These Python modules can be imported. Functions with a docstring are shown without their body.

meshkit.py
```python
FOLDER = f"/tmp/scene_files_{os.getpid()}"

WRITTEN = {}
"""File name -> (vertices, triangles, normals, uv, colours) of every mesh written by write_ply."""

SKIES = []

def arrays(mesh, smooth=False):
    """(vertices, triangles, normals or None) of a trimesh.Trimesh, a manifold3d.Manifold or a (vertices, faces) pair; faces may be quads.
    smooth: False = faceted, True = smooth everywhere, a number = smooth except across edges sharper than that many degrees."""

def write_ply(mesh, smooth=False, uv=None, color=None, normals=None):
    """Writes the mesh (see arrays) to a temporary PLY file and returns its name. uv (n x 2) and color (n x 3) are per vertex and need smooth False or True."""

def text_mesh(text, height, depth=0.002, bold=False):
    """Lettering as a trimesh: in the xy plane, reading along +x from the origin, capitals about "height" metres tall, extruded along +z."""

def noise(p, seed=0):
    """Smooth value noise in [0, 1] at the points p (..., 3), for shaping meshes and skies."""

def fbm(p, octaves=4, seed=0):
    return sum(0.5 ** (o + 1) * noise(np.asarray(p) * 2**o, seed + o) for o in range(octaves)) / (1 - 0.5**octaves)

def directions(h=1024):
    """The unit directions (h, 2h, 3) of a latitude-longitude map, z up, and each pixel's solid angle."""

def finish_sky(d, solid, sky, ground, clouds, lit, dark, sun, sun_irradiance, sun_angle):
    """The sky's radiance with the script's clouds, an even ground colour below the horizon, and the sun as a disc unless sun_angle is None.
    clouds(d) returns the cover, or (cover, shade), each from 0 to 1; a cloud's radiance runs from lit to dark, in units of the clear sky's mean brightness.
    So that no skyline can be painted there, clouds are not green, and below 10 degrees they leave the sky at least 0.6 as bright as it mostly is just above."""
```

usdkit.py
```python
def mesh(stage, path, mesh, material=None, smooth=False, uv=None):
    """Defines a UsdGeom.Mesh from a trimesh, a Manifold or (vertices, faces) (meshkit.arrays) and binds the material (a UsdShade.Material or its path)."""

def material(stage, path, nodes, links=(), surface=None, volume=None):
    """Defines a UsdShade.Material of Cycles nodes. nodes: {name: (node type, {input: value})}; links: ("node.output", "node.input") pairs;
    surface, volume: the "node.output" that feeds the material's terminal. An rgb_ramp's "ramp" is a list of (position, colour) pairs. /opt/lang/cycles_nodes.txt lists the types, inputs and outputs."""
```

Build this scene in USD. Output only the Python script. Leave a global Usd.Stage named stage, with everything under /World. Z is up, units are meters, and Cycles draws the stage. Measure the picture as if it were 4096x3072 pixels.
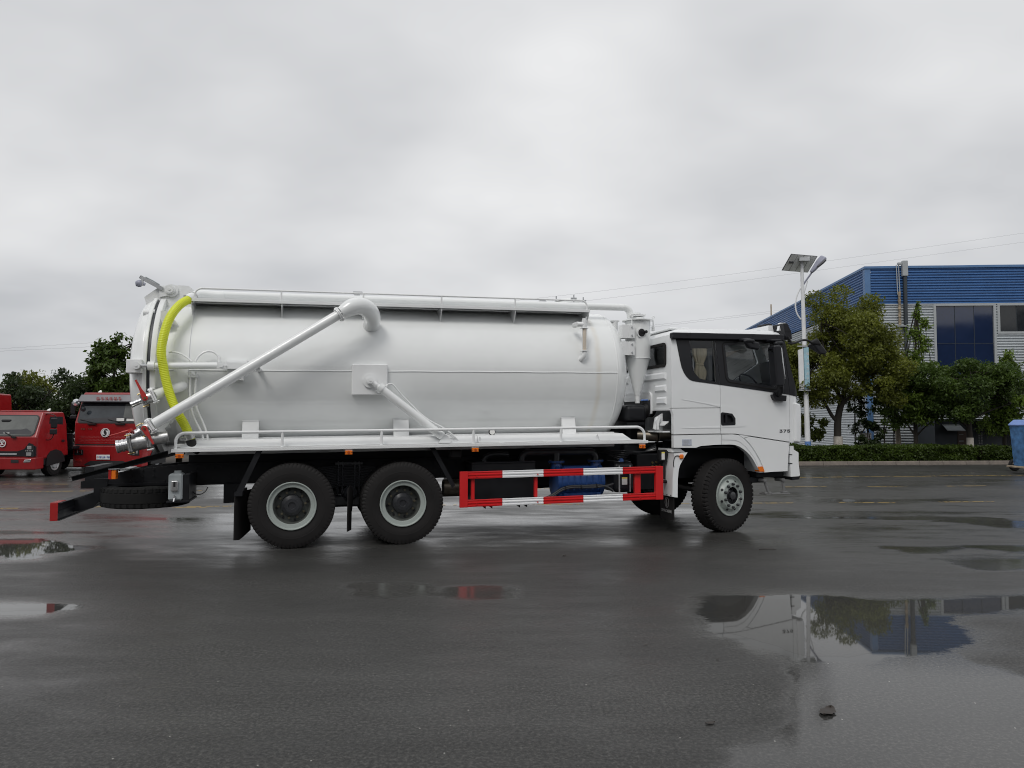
import math
import numpy as np
import trimesh
import shapely
import shapely.ops
from shapely.geometry import Polygon, Point, box as sbox
from shapely import affinity
import manifold3d as m3
from trimesh.transformations import rotation_matrix as rotm
import meshkit
import usdkit
from pxr import Usd, UsdGeom, UsdLux, UsdShade, Gf, Sdf

stage = Usd.Stage.CreateInMemory()
UsdGeom.SetStageUpAxis(stage, UsdGeom.Tokens.z)
UsdGeom.SetStageMetersPerUnit(stage, 1.0)
world = UsdGeom.Xform.Define(stage, '/World')
stage.SetDefaultPrim(world.GetPrim())
UsdGeom.Scope.Define(stage, '/World/Looks')
PI = math.pi

# ------------------------------------------------------------------ camera, sky, sun, exposure
CAM_H, PITCH, ROLL = 1.568, 0.05129, 0.0035
cam = UsdGeom.Camera.Define(stage, '/World/camera')
cam.CreateHorizontalApertureAttr(36.0)
cam.CreateVerticalApertureAttr(27.0)
cam.CreateFocalLengthAttr(26.367)
cam.CreateClippingRangeAttr(Gf.Vec2f(0.1, 5000))
_r, _u = np.array([1, 0, 0.]), np.array([0, -math.sin(PITCH), math.cos(PITCH)])
_d = np.array([0, math.cos(PITCH), math.sin(PITCH)])
_r2 = math.cos(ROLL) * _r + math.sin(ROLL) * _u
_u2 = -math.sin(ROLL) * _r + math.cos(ROLL) * _u
cam.AddTransformOp().Set(Gf.Matrix4d(*_r2, 0, *_u2, 0, *(-_d), 0, 0, 0, CAM_H, 1))
cam.CreateExposureAttr(0.0)

SUN_DIR = np.array([-0.25, -0.62, 0.78]); SUN_DIR /= np.linalg.norm(SUN_DIR)
sun_el, sun_rot = math.asin(SUN_DIR[2]), math.atan2(SUN_DIR[0], SUN_DIR[1])
sky = UsdLux.DomeLight.Define(stage, '/World/sky')
skymat = usdkit.material(stage, '/World/Looks/overcast_sky', {
    'tc': ('texture_coordinate', {}),
    'sky': ('sky_texture', {'sky_type': 'single_scattering', 'sun_disc': False, 'sun_elevation': sun_el, 'sun_rotation': sun_rot}),
    'sep': ('separate_xyz', {}),
    'den': ('math', {'math_type': 'add', 'value2': 0.30}),
    'u': ('math', {'math_type': 'divide'}), 'v': ('math', {'math_type': 'divide'}),
    'pl': ('combine_xyz', {}),
    'map': ('mapping', {'scale': (0.8, 0.95, 1.0), 'location': (0.35, 0.2, 0.0), 'rotation': (0, 0, 0.25)}),
    'n1': ('noise_texture', {'scale': 0.85, 'detail': 4.0, 'roughness': 0.45, 'distortion': 0.4}),
    'n2': ('noise_texture', {'scale': 2.2, 'detail': 4.0, 'roughness': 0.45}),
    'nm': ('mix_float', {'fac': 0.32}),
    'ramp': ('rgb_ramp', {'ramp': [(0.28, (4.6, 4.72, 4.98)), (0.40, (5.7, 5.82, 6.05)), (0.50, (7.4, 7.46, 7.6)), (0.62, (9.3, 9.32, 9.36))]}),
    'zr': ('map_range', {'range_type': 'smoothstep', 'from_min': 0.35, 'from_max': 1.0, 'to_min': 1.0, 'to_max': 1.3, 'clamp': True}),
    'zc': ('combine_color', {}),
    'mul': ('mix_color', {'blend_type': 'multiply', 'fac': 1.0}),
    'mx': ('mix_color', {'fac': 0.97}),
    'bg': ('background_shader', {'strength': 0.095})},
    [('tc.generated', 'sep.vector'), ('sep.z', 'den.value1'), ('sep.x', 'u.value1'), ('den.value', 'u.value2'), ('sep.y', 'v.value1'), ('den.value', 'v.value2'),
     ('u.value', 'pl.x'), ('v.value', 'pl.y'), ('pl.vector', 'map.vector'), ('map.vector', 'n1.vector'), ('map.vector', 'n2.vector'),
     ('n1.fac', 'nm.a'), ('n2.fac', 'nm.b'), ('nm.result', 'ramp.fac'), ('sep.z', 'zr.value'), ('zr.result', 'zc.r'), ('zr.result', 'zc.g'), ('zr.result', 'zc.b'),
     ('ramp.color', 'mul.a'), ('zc.color', 'mul.b'), ('sky.color', 'mx.a'), ('mul.result', 'mx.b'), ('mx.result', 'bg.color')], surface='bg.background')
UsdShade.MaterialBindingAPI.Apply(sky.GetPrim()).Bind(skymat)
sky.GetPrim().SetCustomDataByKey('kind', 'structure')
sun = UsdLux.DistantLight.Define(stage, '/World/sun')
sun.CreateIntensityAttr(0.30)
sun.CreateAngleAttr(20.0)
sun.CreateColorAttr(Gf.Vec3f(1.0, 0.97, 0.93))
sun.GetPrim().CreateAttribute('inputs:normalize', Sdf.ValueTypeNames.Bool).Set(True)
_z = SUN_DIR
_x = np.cross([0, 0, 1.0], _z); _x /= np.linalg.norm(_x)
_y = np.cross(_z, _x)
sun.AddTransformOp().Set(Gf.Matrix4d(*_x, 0, *_y, 0, *_z, 0, 0, 0, 50, 1))

# ------------------------------------------------------------------ naming and tagging
_used = {}


def numbered(parent, name):
    k = _used.get((parent, name), 0)
    _used[(parent, name)] = k + 1
    return name if k == 0 else '%s_%03d' % (name, k)


def tag(p, label=None, cat=None, group=None, kind=None):
    p = p.GetPrim() if hasattr(p, 'GetPrim') else p
    for k, v in (('label', label), ('category', cat), ('group', group), ('kind', kind)):
        if v:
            p.SetCustomDataByKey(k, v)
    return p


def thing(name, label=None, cat=None, loc=(0, 0, 0), rotz=0.0, group=None, kind=None, parent='/World'):
    parent = str(parent)
    path = parent + '/' + numbered(parent, name)
    x = UsdGeom.Xform.Define(stage, path)
    if any(loc):
        x.AddTranslateOp().Set(Gf.Vec3d(*map(float, loc)))
    if rotz:
        x.AddRotateZOp().Set(math.degrees(rotz))
    tag(x, label, cat, group, kind)
    return path


def obj(name, mesh, mat, parent='/World', smooth=35, label=None, cat=None, group=None, kind=None):
    parent = str(parent)
    path = parent + '/' + numbered(parent, name)
    m = usdkit.mesh(stage, path, mesh, M[mat] if isinstance(mat, str) else mat, smooth=smooth)
    tag(m, label, cat, group, kind)
    return path


def copy(src, name, loc, rotz, label, cat=None, group=None):
    path = '/World/' + numbered('/World', name)
    x = UsdGeom.Xform.Define(stage, path)
    x.GetPrim().GetReferences().AddInternalReference(src)
    x.GetPrim().SetInstanceable(True)
    x.ClearXformOpOrder()
    x.AddTranslateOp(opSuffix='place').Set(Gf.Vec3d(*loc))
    x.AddRotateZOp(opSuffix='place').Set(math.degrees(rotz))
    tag(x, label, cat, group)
    return path


# ------------------------------------------------------------------ mesh helpers
def cat(*ms):
    out = []
    for m in ms:
        out += list(m) if isinstance(m, (list, tuple)) else [m]
    return trimesh.util.concatenate(out)


def box(x0, x1, y0, y1, z0, z1, b=0.0):
    if b <= 0:
        m = trimesh.creation.box([abs(x1 - x0), abs(y1 - y0), abs(z1 - z0)])
        m.apply_translation([(x0 + x1) / 2, (y0 + y1) / 2, (z0 + z1) / 2])
        return m
    pts = []
    b = min(b, abs(x1 - x0) / 2.1, abs(y1 - y0) / 2.1, abs(z1 - z0) / 2.1)
    for x, sx in ((min(x0, x1), 1), (max(x0, x1), -1)):
        for y, sy in ((min(y0, y1), 1), (max(y0, y1), -1)):
            for z, sz in ((min(z0, z1), 1), (max(z0, z1), -1)):
                pts += [(x + sx * b, y + sy * b, z), (x + sx * b, y, z + sz * b), (x, y + sy * b, z + sz * b)]
    return trimesh.convex.convex_hull(np.array(pts))


def hull(points, r, sub=2):
    s = trimesh.creation.icosphere(sub, r).vertices
    return trimesh.convex.convex_hull(np.vstack([s + np.array(p) for p in points]))


def frame_of(d):
    d = np.asarray(d, float)
    d = d / np.linalg.norm(d)
    a = np.array([0, 0, 1.0]) if abs(d[2]) < 0.9 else np.array([1.0, 0, 0])
    u = np.cross(d, a); u /= np.linalg.norm(u)
    return u, np.cross(d, u), d


def lathe(profile, origin, axis, n=32, cap=False):
    """profile: (distance along the axis, radius) pairs."""
    u, v, d = frame_of(axis)
    o = np.asarray(origin, float)
    prof = [(a, max(r, 1e-4)) for a, r in profile]
    th = np.arange(n) / n * 2 * PI
    ring = np.outer(np.cos(th), u) + np.outer(np.sin(th), v)
    V = np.vstack([o + d * a + ring * r for a, r in prof])
    F = []
    for k in range(len(prof) - 1):
        for i in range(n):
            j = (i + 1) % n
            a, b, c, e = k * n + i, k * n + j, (k + 1) * n + j, (k + 1) * n + i
            F += [(a, b, c), (a, c, e)]
    m = trimesh.Trimesh(V, F, process=False)
    if m.volume < 0:
        m.invert()
    return m


def cyl(p0, p1, r0, r1=None, n=18):
    p0, p1 = np.asarray(p0, float), np.asarray(p1, float)
    L = np.linalg.norm(p1 - p0)
    r1 = r0 if r1 is None else r1
    return lathe([(0, 0), (0, r0), (L, r1), (L, 0)], p0, p1 - p0, n)


def spline(pts, n):
    from scipy.interpolate import CubicSpline
    P = np.asarray(pts, float)
    t = np.r_[0, np.cumsum(np.linalg.norm(np.diff(P, axis=0), axis=1))]
    return CubicSpline(t, P)(np.linspace(0, t[-1], n))


def tube(pts, r, n=10, caps=True):
    P = np.asarray(pts, float)
    R = np.full(len(P), r, float) if np.ndim(r) == 0 else np.asarray(r, float)
    T = np.gradient(P, axis=0)
    T /= np.maximum(np.linalg.norm(T, axis=1, keepdims=True), 1e-9)
    u, _, _ = frame_of(T[0])
    V, th = [], np.arange(n) / n * 2 * PI
    for p, t, rr in zip(P, T, R):
        u = u - t * (u @ t)
        u /= np.linalg.norm(u)
        w = np.cross(t, u)
        V.append(p + rr * (np.outer(np.cos(th), u) + np.outer(np.sin(th), w)))
    V = np.vstack(V)
    F = []
    for k in range(len(P) - 1):
        for i in range(n):
            j = (i + 1) % n
            a, b, c, e = k * n + i, k * n + j, (k + 1) * n + j, (k + 1) * n + i
            F += [(a, b, c), (a, c, e)]
    if caps:
        V = np.vstack([V, P[0], P[-1]])
        a, b, l = len(V) - 2, len(V) - 1, (len(P) - 1) * n
        F += [(a, (i + 1) % n, i) for i in range(n)] + [(b, l + i, l + (i + 1) % n) for i in range(n)]
    m = trimesh.Trimesh(V, F, process=False)
    if m.volume < 0:
        m.invert()
    return m


def arc(c, r, a0, a1, n, plane='xz', y=0.0):
    t = np.linspace(a0, a1, n)
    A, B = c[0] + r * np.cos(t), c[1] + r * np.sin(t)
    o = np.full(n, y)
    return np.stack({'xz': (A, o, B), 'xy': (A, B, o), 'yz': (o, A, B)}[plane], -1)


AX = {'xz': np.array([[1, 0, 0, 0], [0, 0, 1, 0], [0, 1, 0, 0], [0, 0, 0, 1.]]), 'xy': np.eye(4),
      'yz': np.array([[0, 0, 1, 0], [1, 0, 0, 0], [0, 1, 0, 0], [0, 0, 0, 1.]])}


def poly(p):
    p = p if isinstance(p, (Polygon, shapely.MultiPolygon)) else Polygon(p)
    return p if p.is_valid else p.buffer(0)


def rounded(p, r, n=4):
    return poly(p).buffer(-r, join_style='mitre').buffer(r, quad_segs=n)


def prism(p, a, b, plane='xz'):
    a, b = min(a, b), max(a, b)
    out = []
    p = poly(p)
    for g in getattr(p, 'geoms', [p]):
        m = trimesh.creation.extrude_polygon(g, b - a, engine='earcut')
        m.apply_translation([0, 0, a])
        m.apply_transform(AX[plane])
        if m.volume < 0:
            m.invert()
        out.append(m)
    return cat(out)


def mprism(p, a, b, plane='xz'):
    p = poly(p)
    rings = []
    for g in getattr(p, 'geoms', [p]):
        for rg in [g.exterior, *g.interiors]:
            rings.append(np.array(rg.coords)[:-1])
    s = m3.CrossSection(rings, m3.FillRule.EvenOdd).extrude(abs(b - a)).translate((0, 0, min(a, b)))
    return s.transform(AX[plane][:3])


def tm(m):
    q = m.to_mesh()
    return trimesh.Trimesh(q.vert_properties[:, :3], q.tri_verts, process=False)


def mbox(x0, x1, y0, y1, z0, z1):
    return m3.Manifold.cube((x1 - x0, y1 - y0, z1 - z0)).translate((x0, y0, z0))


def xf(m, T):
    m = m.copy()
    m.apply_transform(T)
    return m


def move(m, t):
    m = m.copy()
    m.apply_translation(t)
    return m


FACE_Y = np.array([[1, 0, 0, 0], [0, 0, -1, 0], [0, 1, 0, 0], [0, 0, 0, 1.]])      # lettering seen from -y
FACE_X = np.array([[0, 0, -1, 0], [-1, 0, 0, 0], [0, 1, 0, 0], [0, 0, 0, 1.]])     # lettering seen from -x


def text(s, h, loc, face=FACE_Y, depth=0.002, bold=True, stretch=1.0):
    m = meshkit.text_mesh(s, h, depth, bold)
    m.vertices = m.vertices * [stretch, 1, 1]
    return move(xf(m, face), loc)


GLYPH = {  # strokes of the hanzi on the plates and visors
    'shang': [(.5, .05, .5, .92), (.5, .5, .85, .5), (.05, .05, .95, .05)],
    'li': [(.1, .68, .85, .68), (.85, .68, .75, .08), (.75, .08, .6, .14), (.45, .95, .4, .5), (.4, .5, .1, .05)],
    'ping': [(.15, .9, .85, .9), (.5, .9, .5, 0), (.05, .42, .95, .42), (.3, .78, .36, .6), (.7, .78, .64, .6)],
    'cheng': [(.25, .95, .1, .85), (.05, .65, .42, .65), (.25, .9, .25, 0), (.25, .6, .05, .3), (.55, .92, .92, .92), (.55, .92, .55, .62), (.92, .92, .92, .62), (.55, .62, .92, .62), (.5, .42, .95, .42), (.73, .42, .73, .05), (.48, .05, .98, .05), (.55, .24, .92, .24)],
    'zhuang': [(.12, .9, .25, .75), (.3, .98, .3, .55), (.45, .82, .95, .82), (.7, .98, .7, .58), (.5, .58, .92, .58), (.05, .42, .95, .42), (.5, .5, .5, .42), (.45, .42, .1, .1), (.4, .3, .4, .03), (.5, .35, .95, .03)],
    'ban': [(.05, .68, .42, .68), (.25, .95, .25, 0), (.25, .6, .05, .3), (.92, .92, .52, .85), (.52, .85, .5, .3), (.5, .3, .42, .05), (.55, .6, .9, .6), (.9, .6, .55, .05), (.6, .45, .95, .05)],
    'dong': [(.1, .85, .9, .85), (.45, 1, .25, .52), (.25, .52, .85, .52), (.55, .68, .55, .05), (.3, .35, .15, .15), (.75, .35, .9, .15)],
    'feng': [(.2, .95, .8, .95), (.2, .95, .1, .05), (.8, .95, .82, .15), (.82, .15, .95, .05), (.35, .7, .65, .25), (.65, .7, .3, .2)],
    'yong': [(.2, .95, .8, .95), (.2, .95, .12, .05), (.8, .95, .8, .05), (.2, .65, .8, .65), (.2, .38, .8, .38), (.5, .95, .5, .05)],
    'che': [(.15, .85, .85, .85), (.45, 1, .25, .6), (.25, .6, .85, .6), (.1, .3, .95, .3), (.55, .75, .55, 0)],
    'biao': [(.5, 1, .5, .88), (.1, .85, .9, .85), (.15, .7, .85, .7), (.15, .7, .15, 0), (.85, .7, .85, 0), (.35, .4, .65, .4), (.35, .4, .35, .15), (.65, .4, .65, .15), (.35, .15, .65, .15), (.4, .68, .3, .5), (.6, .68, .7, .5)],
    'dot': [(.42, .5, .58, .5)]}


def hanzi(keys, h, loc, face=FACE_Y, w=0.11, gap=1.12, depth=0.003):
    out = []
    for k, key in enumerate(keys):
        for x0, y0, x1, y1 in GLYPH[key]:
            p, q = np.array([x0 + k * gap, y0]), np.array([x1 + k * gap, y1])
            d = (q - p) / max(np.linalg.norm(q - p), 1e-6)
            nrm = np.array([-d[1], d[0]]) * w / 2
            p, q = p - d * w / 3, q + d * w / 3
            out.append(trimesh.creation.extrude_polygon(Polygon([p + nrm, q + nrm, q - nrm, p - nrm]), depth / h, engine='earcut'))
    m = cat(out)
    m.apply_scale(h)
    return move(xf(m, face), loc)


# ------------------------------------------------------------------ materials
M = {}


def mat(name, col, rough=0.5, metal=0.0, var=0.06, vscale=2.0, bump=0.0, bscale=60.0, coat=0.0, rvar=0.1, spec=0.5, ior=1.5):
    """Even colour with a little wear: slow tone changes, uneven gloss, fine relief."""
    c = np.array(col, float)
    n = {'g': ('geometry', {}), 'n1': ('noise_texture', {'scale': vscale, 'detail': 6.0, 'roughness': 0.6}),
         'r': ('rgb_ramp', {'ramp': [(0.3, tuple(c * (1 - var))), (0.7, tuple(np.minimum(c * (1 + var), 0.95)))]}),
         'rr': ('map_range', {'from_min': 0.3, 'from_max': 0.7, 'to_min': max(rough - rvar, 0.02), 'to_max': min(rough + rvar, 1.0), 'clamp': True}),
         'p': ('principled_bsdf', {'metallic': metal, 'coat_weight': coat, 'coat_roughness': 0.06, 'specular_ior_level': spec, 'ior': ior})}
    l = [('g.position', 'n1.vector'), ('n1.fac', 'r.fac'), ('r.color', 'p.base_color'), ('n1.fac', 'rr.value'), ('rr.result', 'p.roughness')]
    if bump:
        n['n2'] = ('noise_texture', {'scale': bscale, 'detail': 3.0})
        n['b'] = ('bump', {'strength': bump, 'distance': 0.004})
        l += [('g.position', 'n2.vector'), ('n2.fac', 'b.height'), ('b.normal', 'p.normal')]
    M[name] = usdkit.material(stage, '/World/Looks/' + name, n, l, surface='p.BSDF')
    return M[name]


mat('white_paint', (0.76, 0.775, 0.77), 0.26, coat=0.4, var=0.02, rvar=0.05)
mat('step_grey', (0.15, 0.15, 0.15), 0.45)
mat('white_frame_paint', (0.74, 0.75, 0.75), 0.38, var=0.04, coat=0.15)
mat('cab_paint', (0.77, 0.785, 0.79), 0.22, coat=0.6, var=0.015, rvar=0.04)
mat('black_trim', (0.010, 0.0105, 0.013), 0.42, var=0.15, spec=0.35)
mat('black_plastic', (0.010, 0.010, 0.011), 0.55, var=0.2, spec=0.35)
mat('black_frame', (0.0065, 0.007, 0.009), 0.5, var=0.3, vscale=5, bump=0.15, spec=0.32)
mat('rubber', (0.0115, 0.0105, 0.0105), 0.72, var=0.3, vscale=4, bump=0.2, spec=0.28)
mat('rubber_tread', (0.012, 0.012, 0.012), 0.85, var=0.25, vscale=9, spec=0.25)
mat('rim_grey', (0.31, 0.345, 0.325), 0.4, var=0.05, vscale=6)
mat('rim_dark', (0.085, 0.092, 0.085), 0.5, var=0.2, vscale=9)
mat('hub_dark', (0.02, 0.021, 0.024), 0.32, var=0.2, coat=0.3)
mat('nut_steel', (0.20, 0.18, 0.13), 0.4, metal=0.7, var=0.2, vscale=20)
mat('steel', (0.52, 0.52, 0.51), 0.3, metal=0.9, var=0.12, vscale=14, bump=0.08)
mat('bright_steel', (0.72, 0.72, 0.72), 0.16, metal=1.0, var=0.06, vscale=10)
mat('brass', (0.22, 0.17, 0.08), 0.35, metal=0.9, var=0.2, vscale=40)
mat('red_paint', (0.24, 0.007, 0.009), 0.30, var=0.06, coat=0.2)
mat('guard_red', (0.55, 0.014, 0.016), 0.36, var=0.06)
mat('guard_white', (0.78, 0.79, 0.80), 0.4, var=0.03)
mat('handle_red', (0.42, 0.03, 0.025), 0.45, var=0.12, vscale=20)
mat('hose_yellow', (0.60, 0.66, 0.022), 0.35, var=0.08, vscale=5)
mat('blue_pump', (0.02, 0.065, 0.22), 0.42, var=0.15, vscale=6)
mat('blue_cap', (0.10, 0.20, 0.50), 0.45)
mat('amber_lens', (0.75, 0.17, 0.01), 0.22, coat=0.5, var=0.08, vscale=40)
mat('amber_dark', (0.35, 0.06, 0.01), 0.25, coat=0.5)
mat('red_lens', (0.32, 0.012, 0.012), 0.2, coat=0.5)
mat('grey_plastic', (0.33, 0.36, 0.37), 0.5, var=0.06)
mat('exhaust', (0.12, 0.105, 0.085), 0.38, metal=0.8, var=0.25, vscale=9)
mat('curtain', (0.72, 0.65, 0.48), 0.85, var=0.1, vscale=12)
mat('interior', (0.035, 0.035, 0.04), 0.7, var=0.2)
mat('interior_grey', (0.20, 0.20, 0.205), 0.75, var=0.15)
mat('silver_paint', (0.5, 0.51, 0.52), 0.35, metal=0.5)
mat('emblem_silver', (0.68, 0.68, 0.69), 0.25, coat=0.3)
mat('chrome', (0.8, 0.8, 0.8), 0.08, metal=1.0, var=0.03)
mat('sticker_grey', (0.42, 0.45, 0.52), 0.5, var=0.12, vscale=40)
mat('sticker_white', (0.72, 0.72, 0.70), 0.5)
mat('sticker_yellow', (0.75, 0.62, 0.12), 0.5)
mat('letter_dark', (0.03, 0.03, 0.032), 0.4)
mat('letter_grey', (0.32, 0.32, 0.32), 0.6)
mat('gasket', (0.035, 0.04, 0.045), 0.4)
mat('gauge_tube', (0.62, 0.55, 0.46), 0.15, coat=0.5, var=0.1, vscale=15)
mat('hazard_black', (0.012, 0.012, 0.014), 0.6)


def glass(name, tint, rough=0.02, ior=1.5):
    M[name] = usdkit.material(stage, '/World/Looks/' + name, {
        't': ('transparent_bsdf', {'color': tint}), 'gl': ('glossy_bsdf', {'color': (0.9, 0.92, 0.95), 'roughness': rough}),
        'f': ('fresnel', {'IOR': ior}), 'm': ('mix_closure', {})},
        [('f.fac', 'm.fac'), ('t.BSDF', 'm.closure1'), ('gl.BSDF', 'm.closure2')], surface='m.closure')


glass('cab_glass', (0.80, 0.82, 0.81), ior=1.45)
glass('tinted_glass', (0.86, 0.87, 0.88), ior=1.40)

M['tank_paint'] = usdkit.material(stage, '/World/Looks/tank_paint', {   # white enamel with one thin run of rust water near the front head
    'tc': ('texture_coordinate', {}), 's': ('separate_xyz', {}), 'g': ('geometry', {}),
    'n': ('noise_texture', {'scale': 2.5, 'detail': 5.0}), 'w': ('noise_texture', {'scale': 1.6, 'detail': 3.0}),
    'o': ('math', {'math_type': 'multiply_add', 'value2': 0.10, 'value3': -4.22}), 'd': ('math', {'math_type': 'add'}), 'a': ('math', {'math_type': 'absolute'}),
    'm': ('map_range', {'range_type': 'smoothstep', 'from_min': 0.0, 'from_max': 0.07, 'to_min': 0.42, 'to_max': 0.0, 'clamp': True}),
    'n2': ('noise_texture', {'scale': 7.0, 'detail': 5.0}), 'mm': ('math', {'math_type': 'multiply'}),
    'r': ('rgb_ramp', {'ramp': [(0.3, (0.745, 0.76, 0.755)), (0.7, (0.775, 0.79, 0.785))]}), 'c': ('mix_color', {'b': (0.56, 0.45, 0.27)}),
    'rr': ('map_range', {'from_min': 0.3, 'from_max': 0.7, 'to_min': 0.20, 'to_max': 0.30, 'clamp': True}),
    'wm': ('mapping', {'scale': (0.25, 0.25, 2.6)}), 'wv': ('noise_texture', {'scale': 1.6, 'detail': 2.0}), 'wb': ('bump', {'strength': 0.35, 'distance': 0.012}),
    'p': ('principled_bsdf', {'coat_weight': 0.5, 'coat_roughness': 0.05})},
    [('tc.object', 's.vector'), ('tc.object', 'wm.vector'), ('wm.vector', 'wv.vector'), ('wv.fac', 'wb.height'), ('wb.normal', 'p.normal'), ('wb.normal', 'p.coat_normal'), ('g.position', 'n.vector'), ('g.position', 'w.vector'), ('w.fac', 'o.value1'), ('s.x', 'd.value1'), ('o.value', 'd.value2'), ('d.value', 'a.value1'), ('a.value', 'm.value'),
     ('g.position', 'n2.vector'), ('m.result', 'mm.value1'), ('n2.fac', 'mm.value2'), ('n.fac', 'r.fac'), ('mm.value', 'c.fac'), ('r.color', 'c.a'), ('c.result', 'p.base_color'), ('n.fac', 'rr.value'), ('rr.result', 'p.roughness')], surface='p.BSDF')


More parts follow.
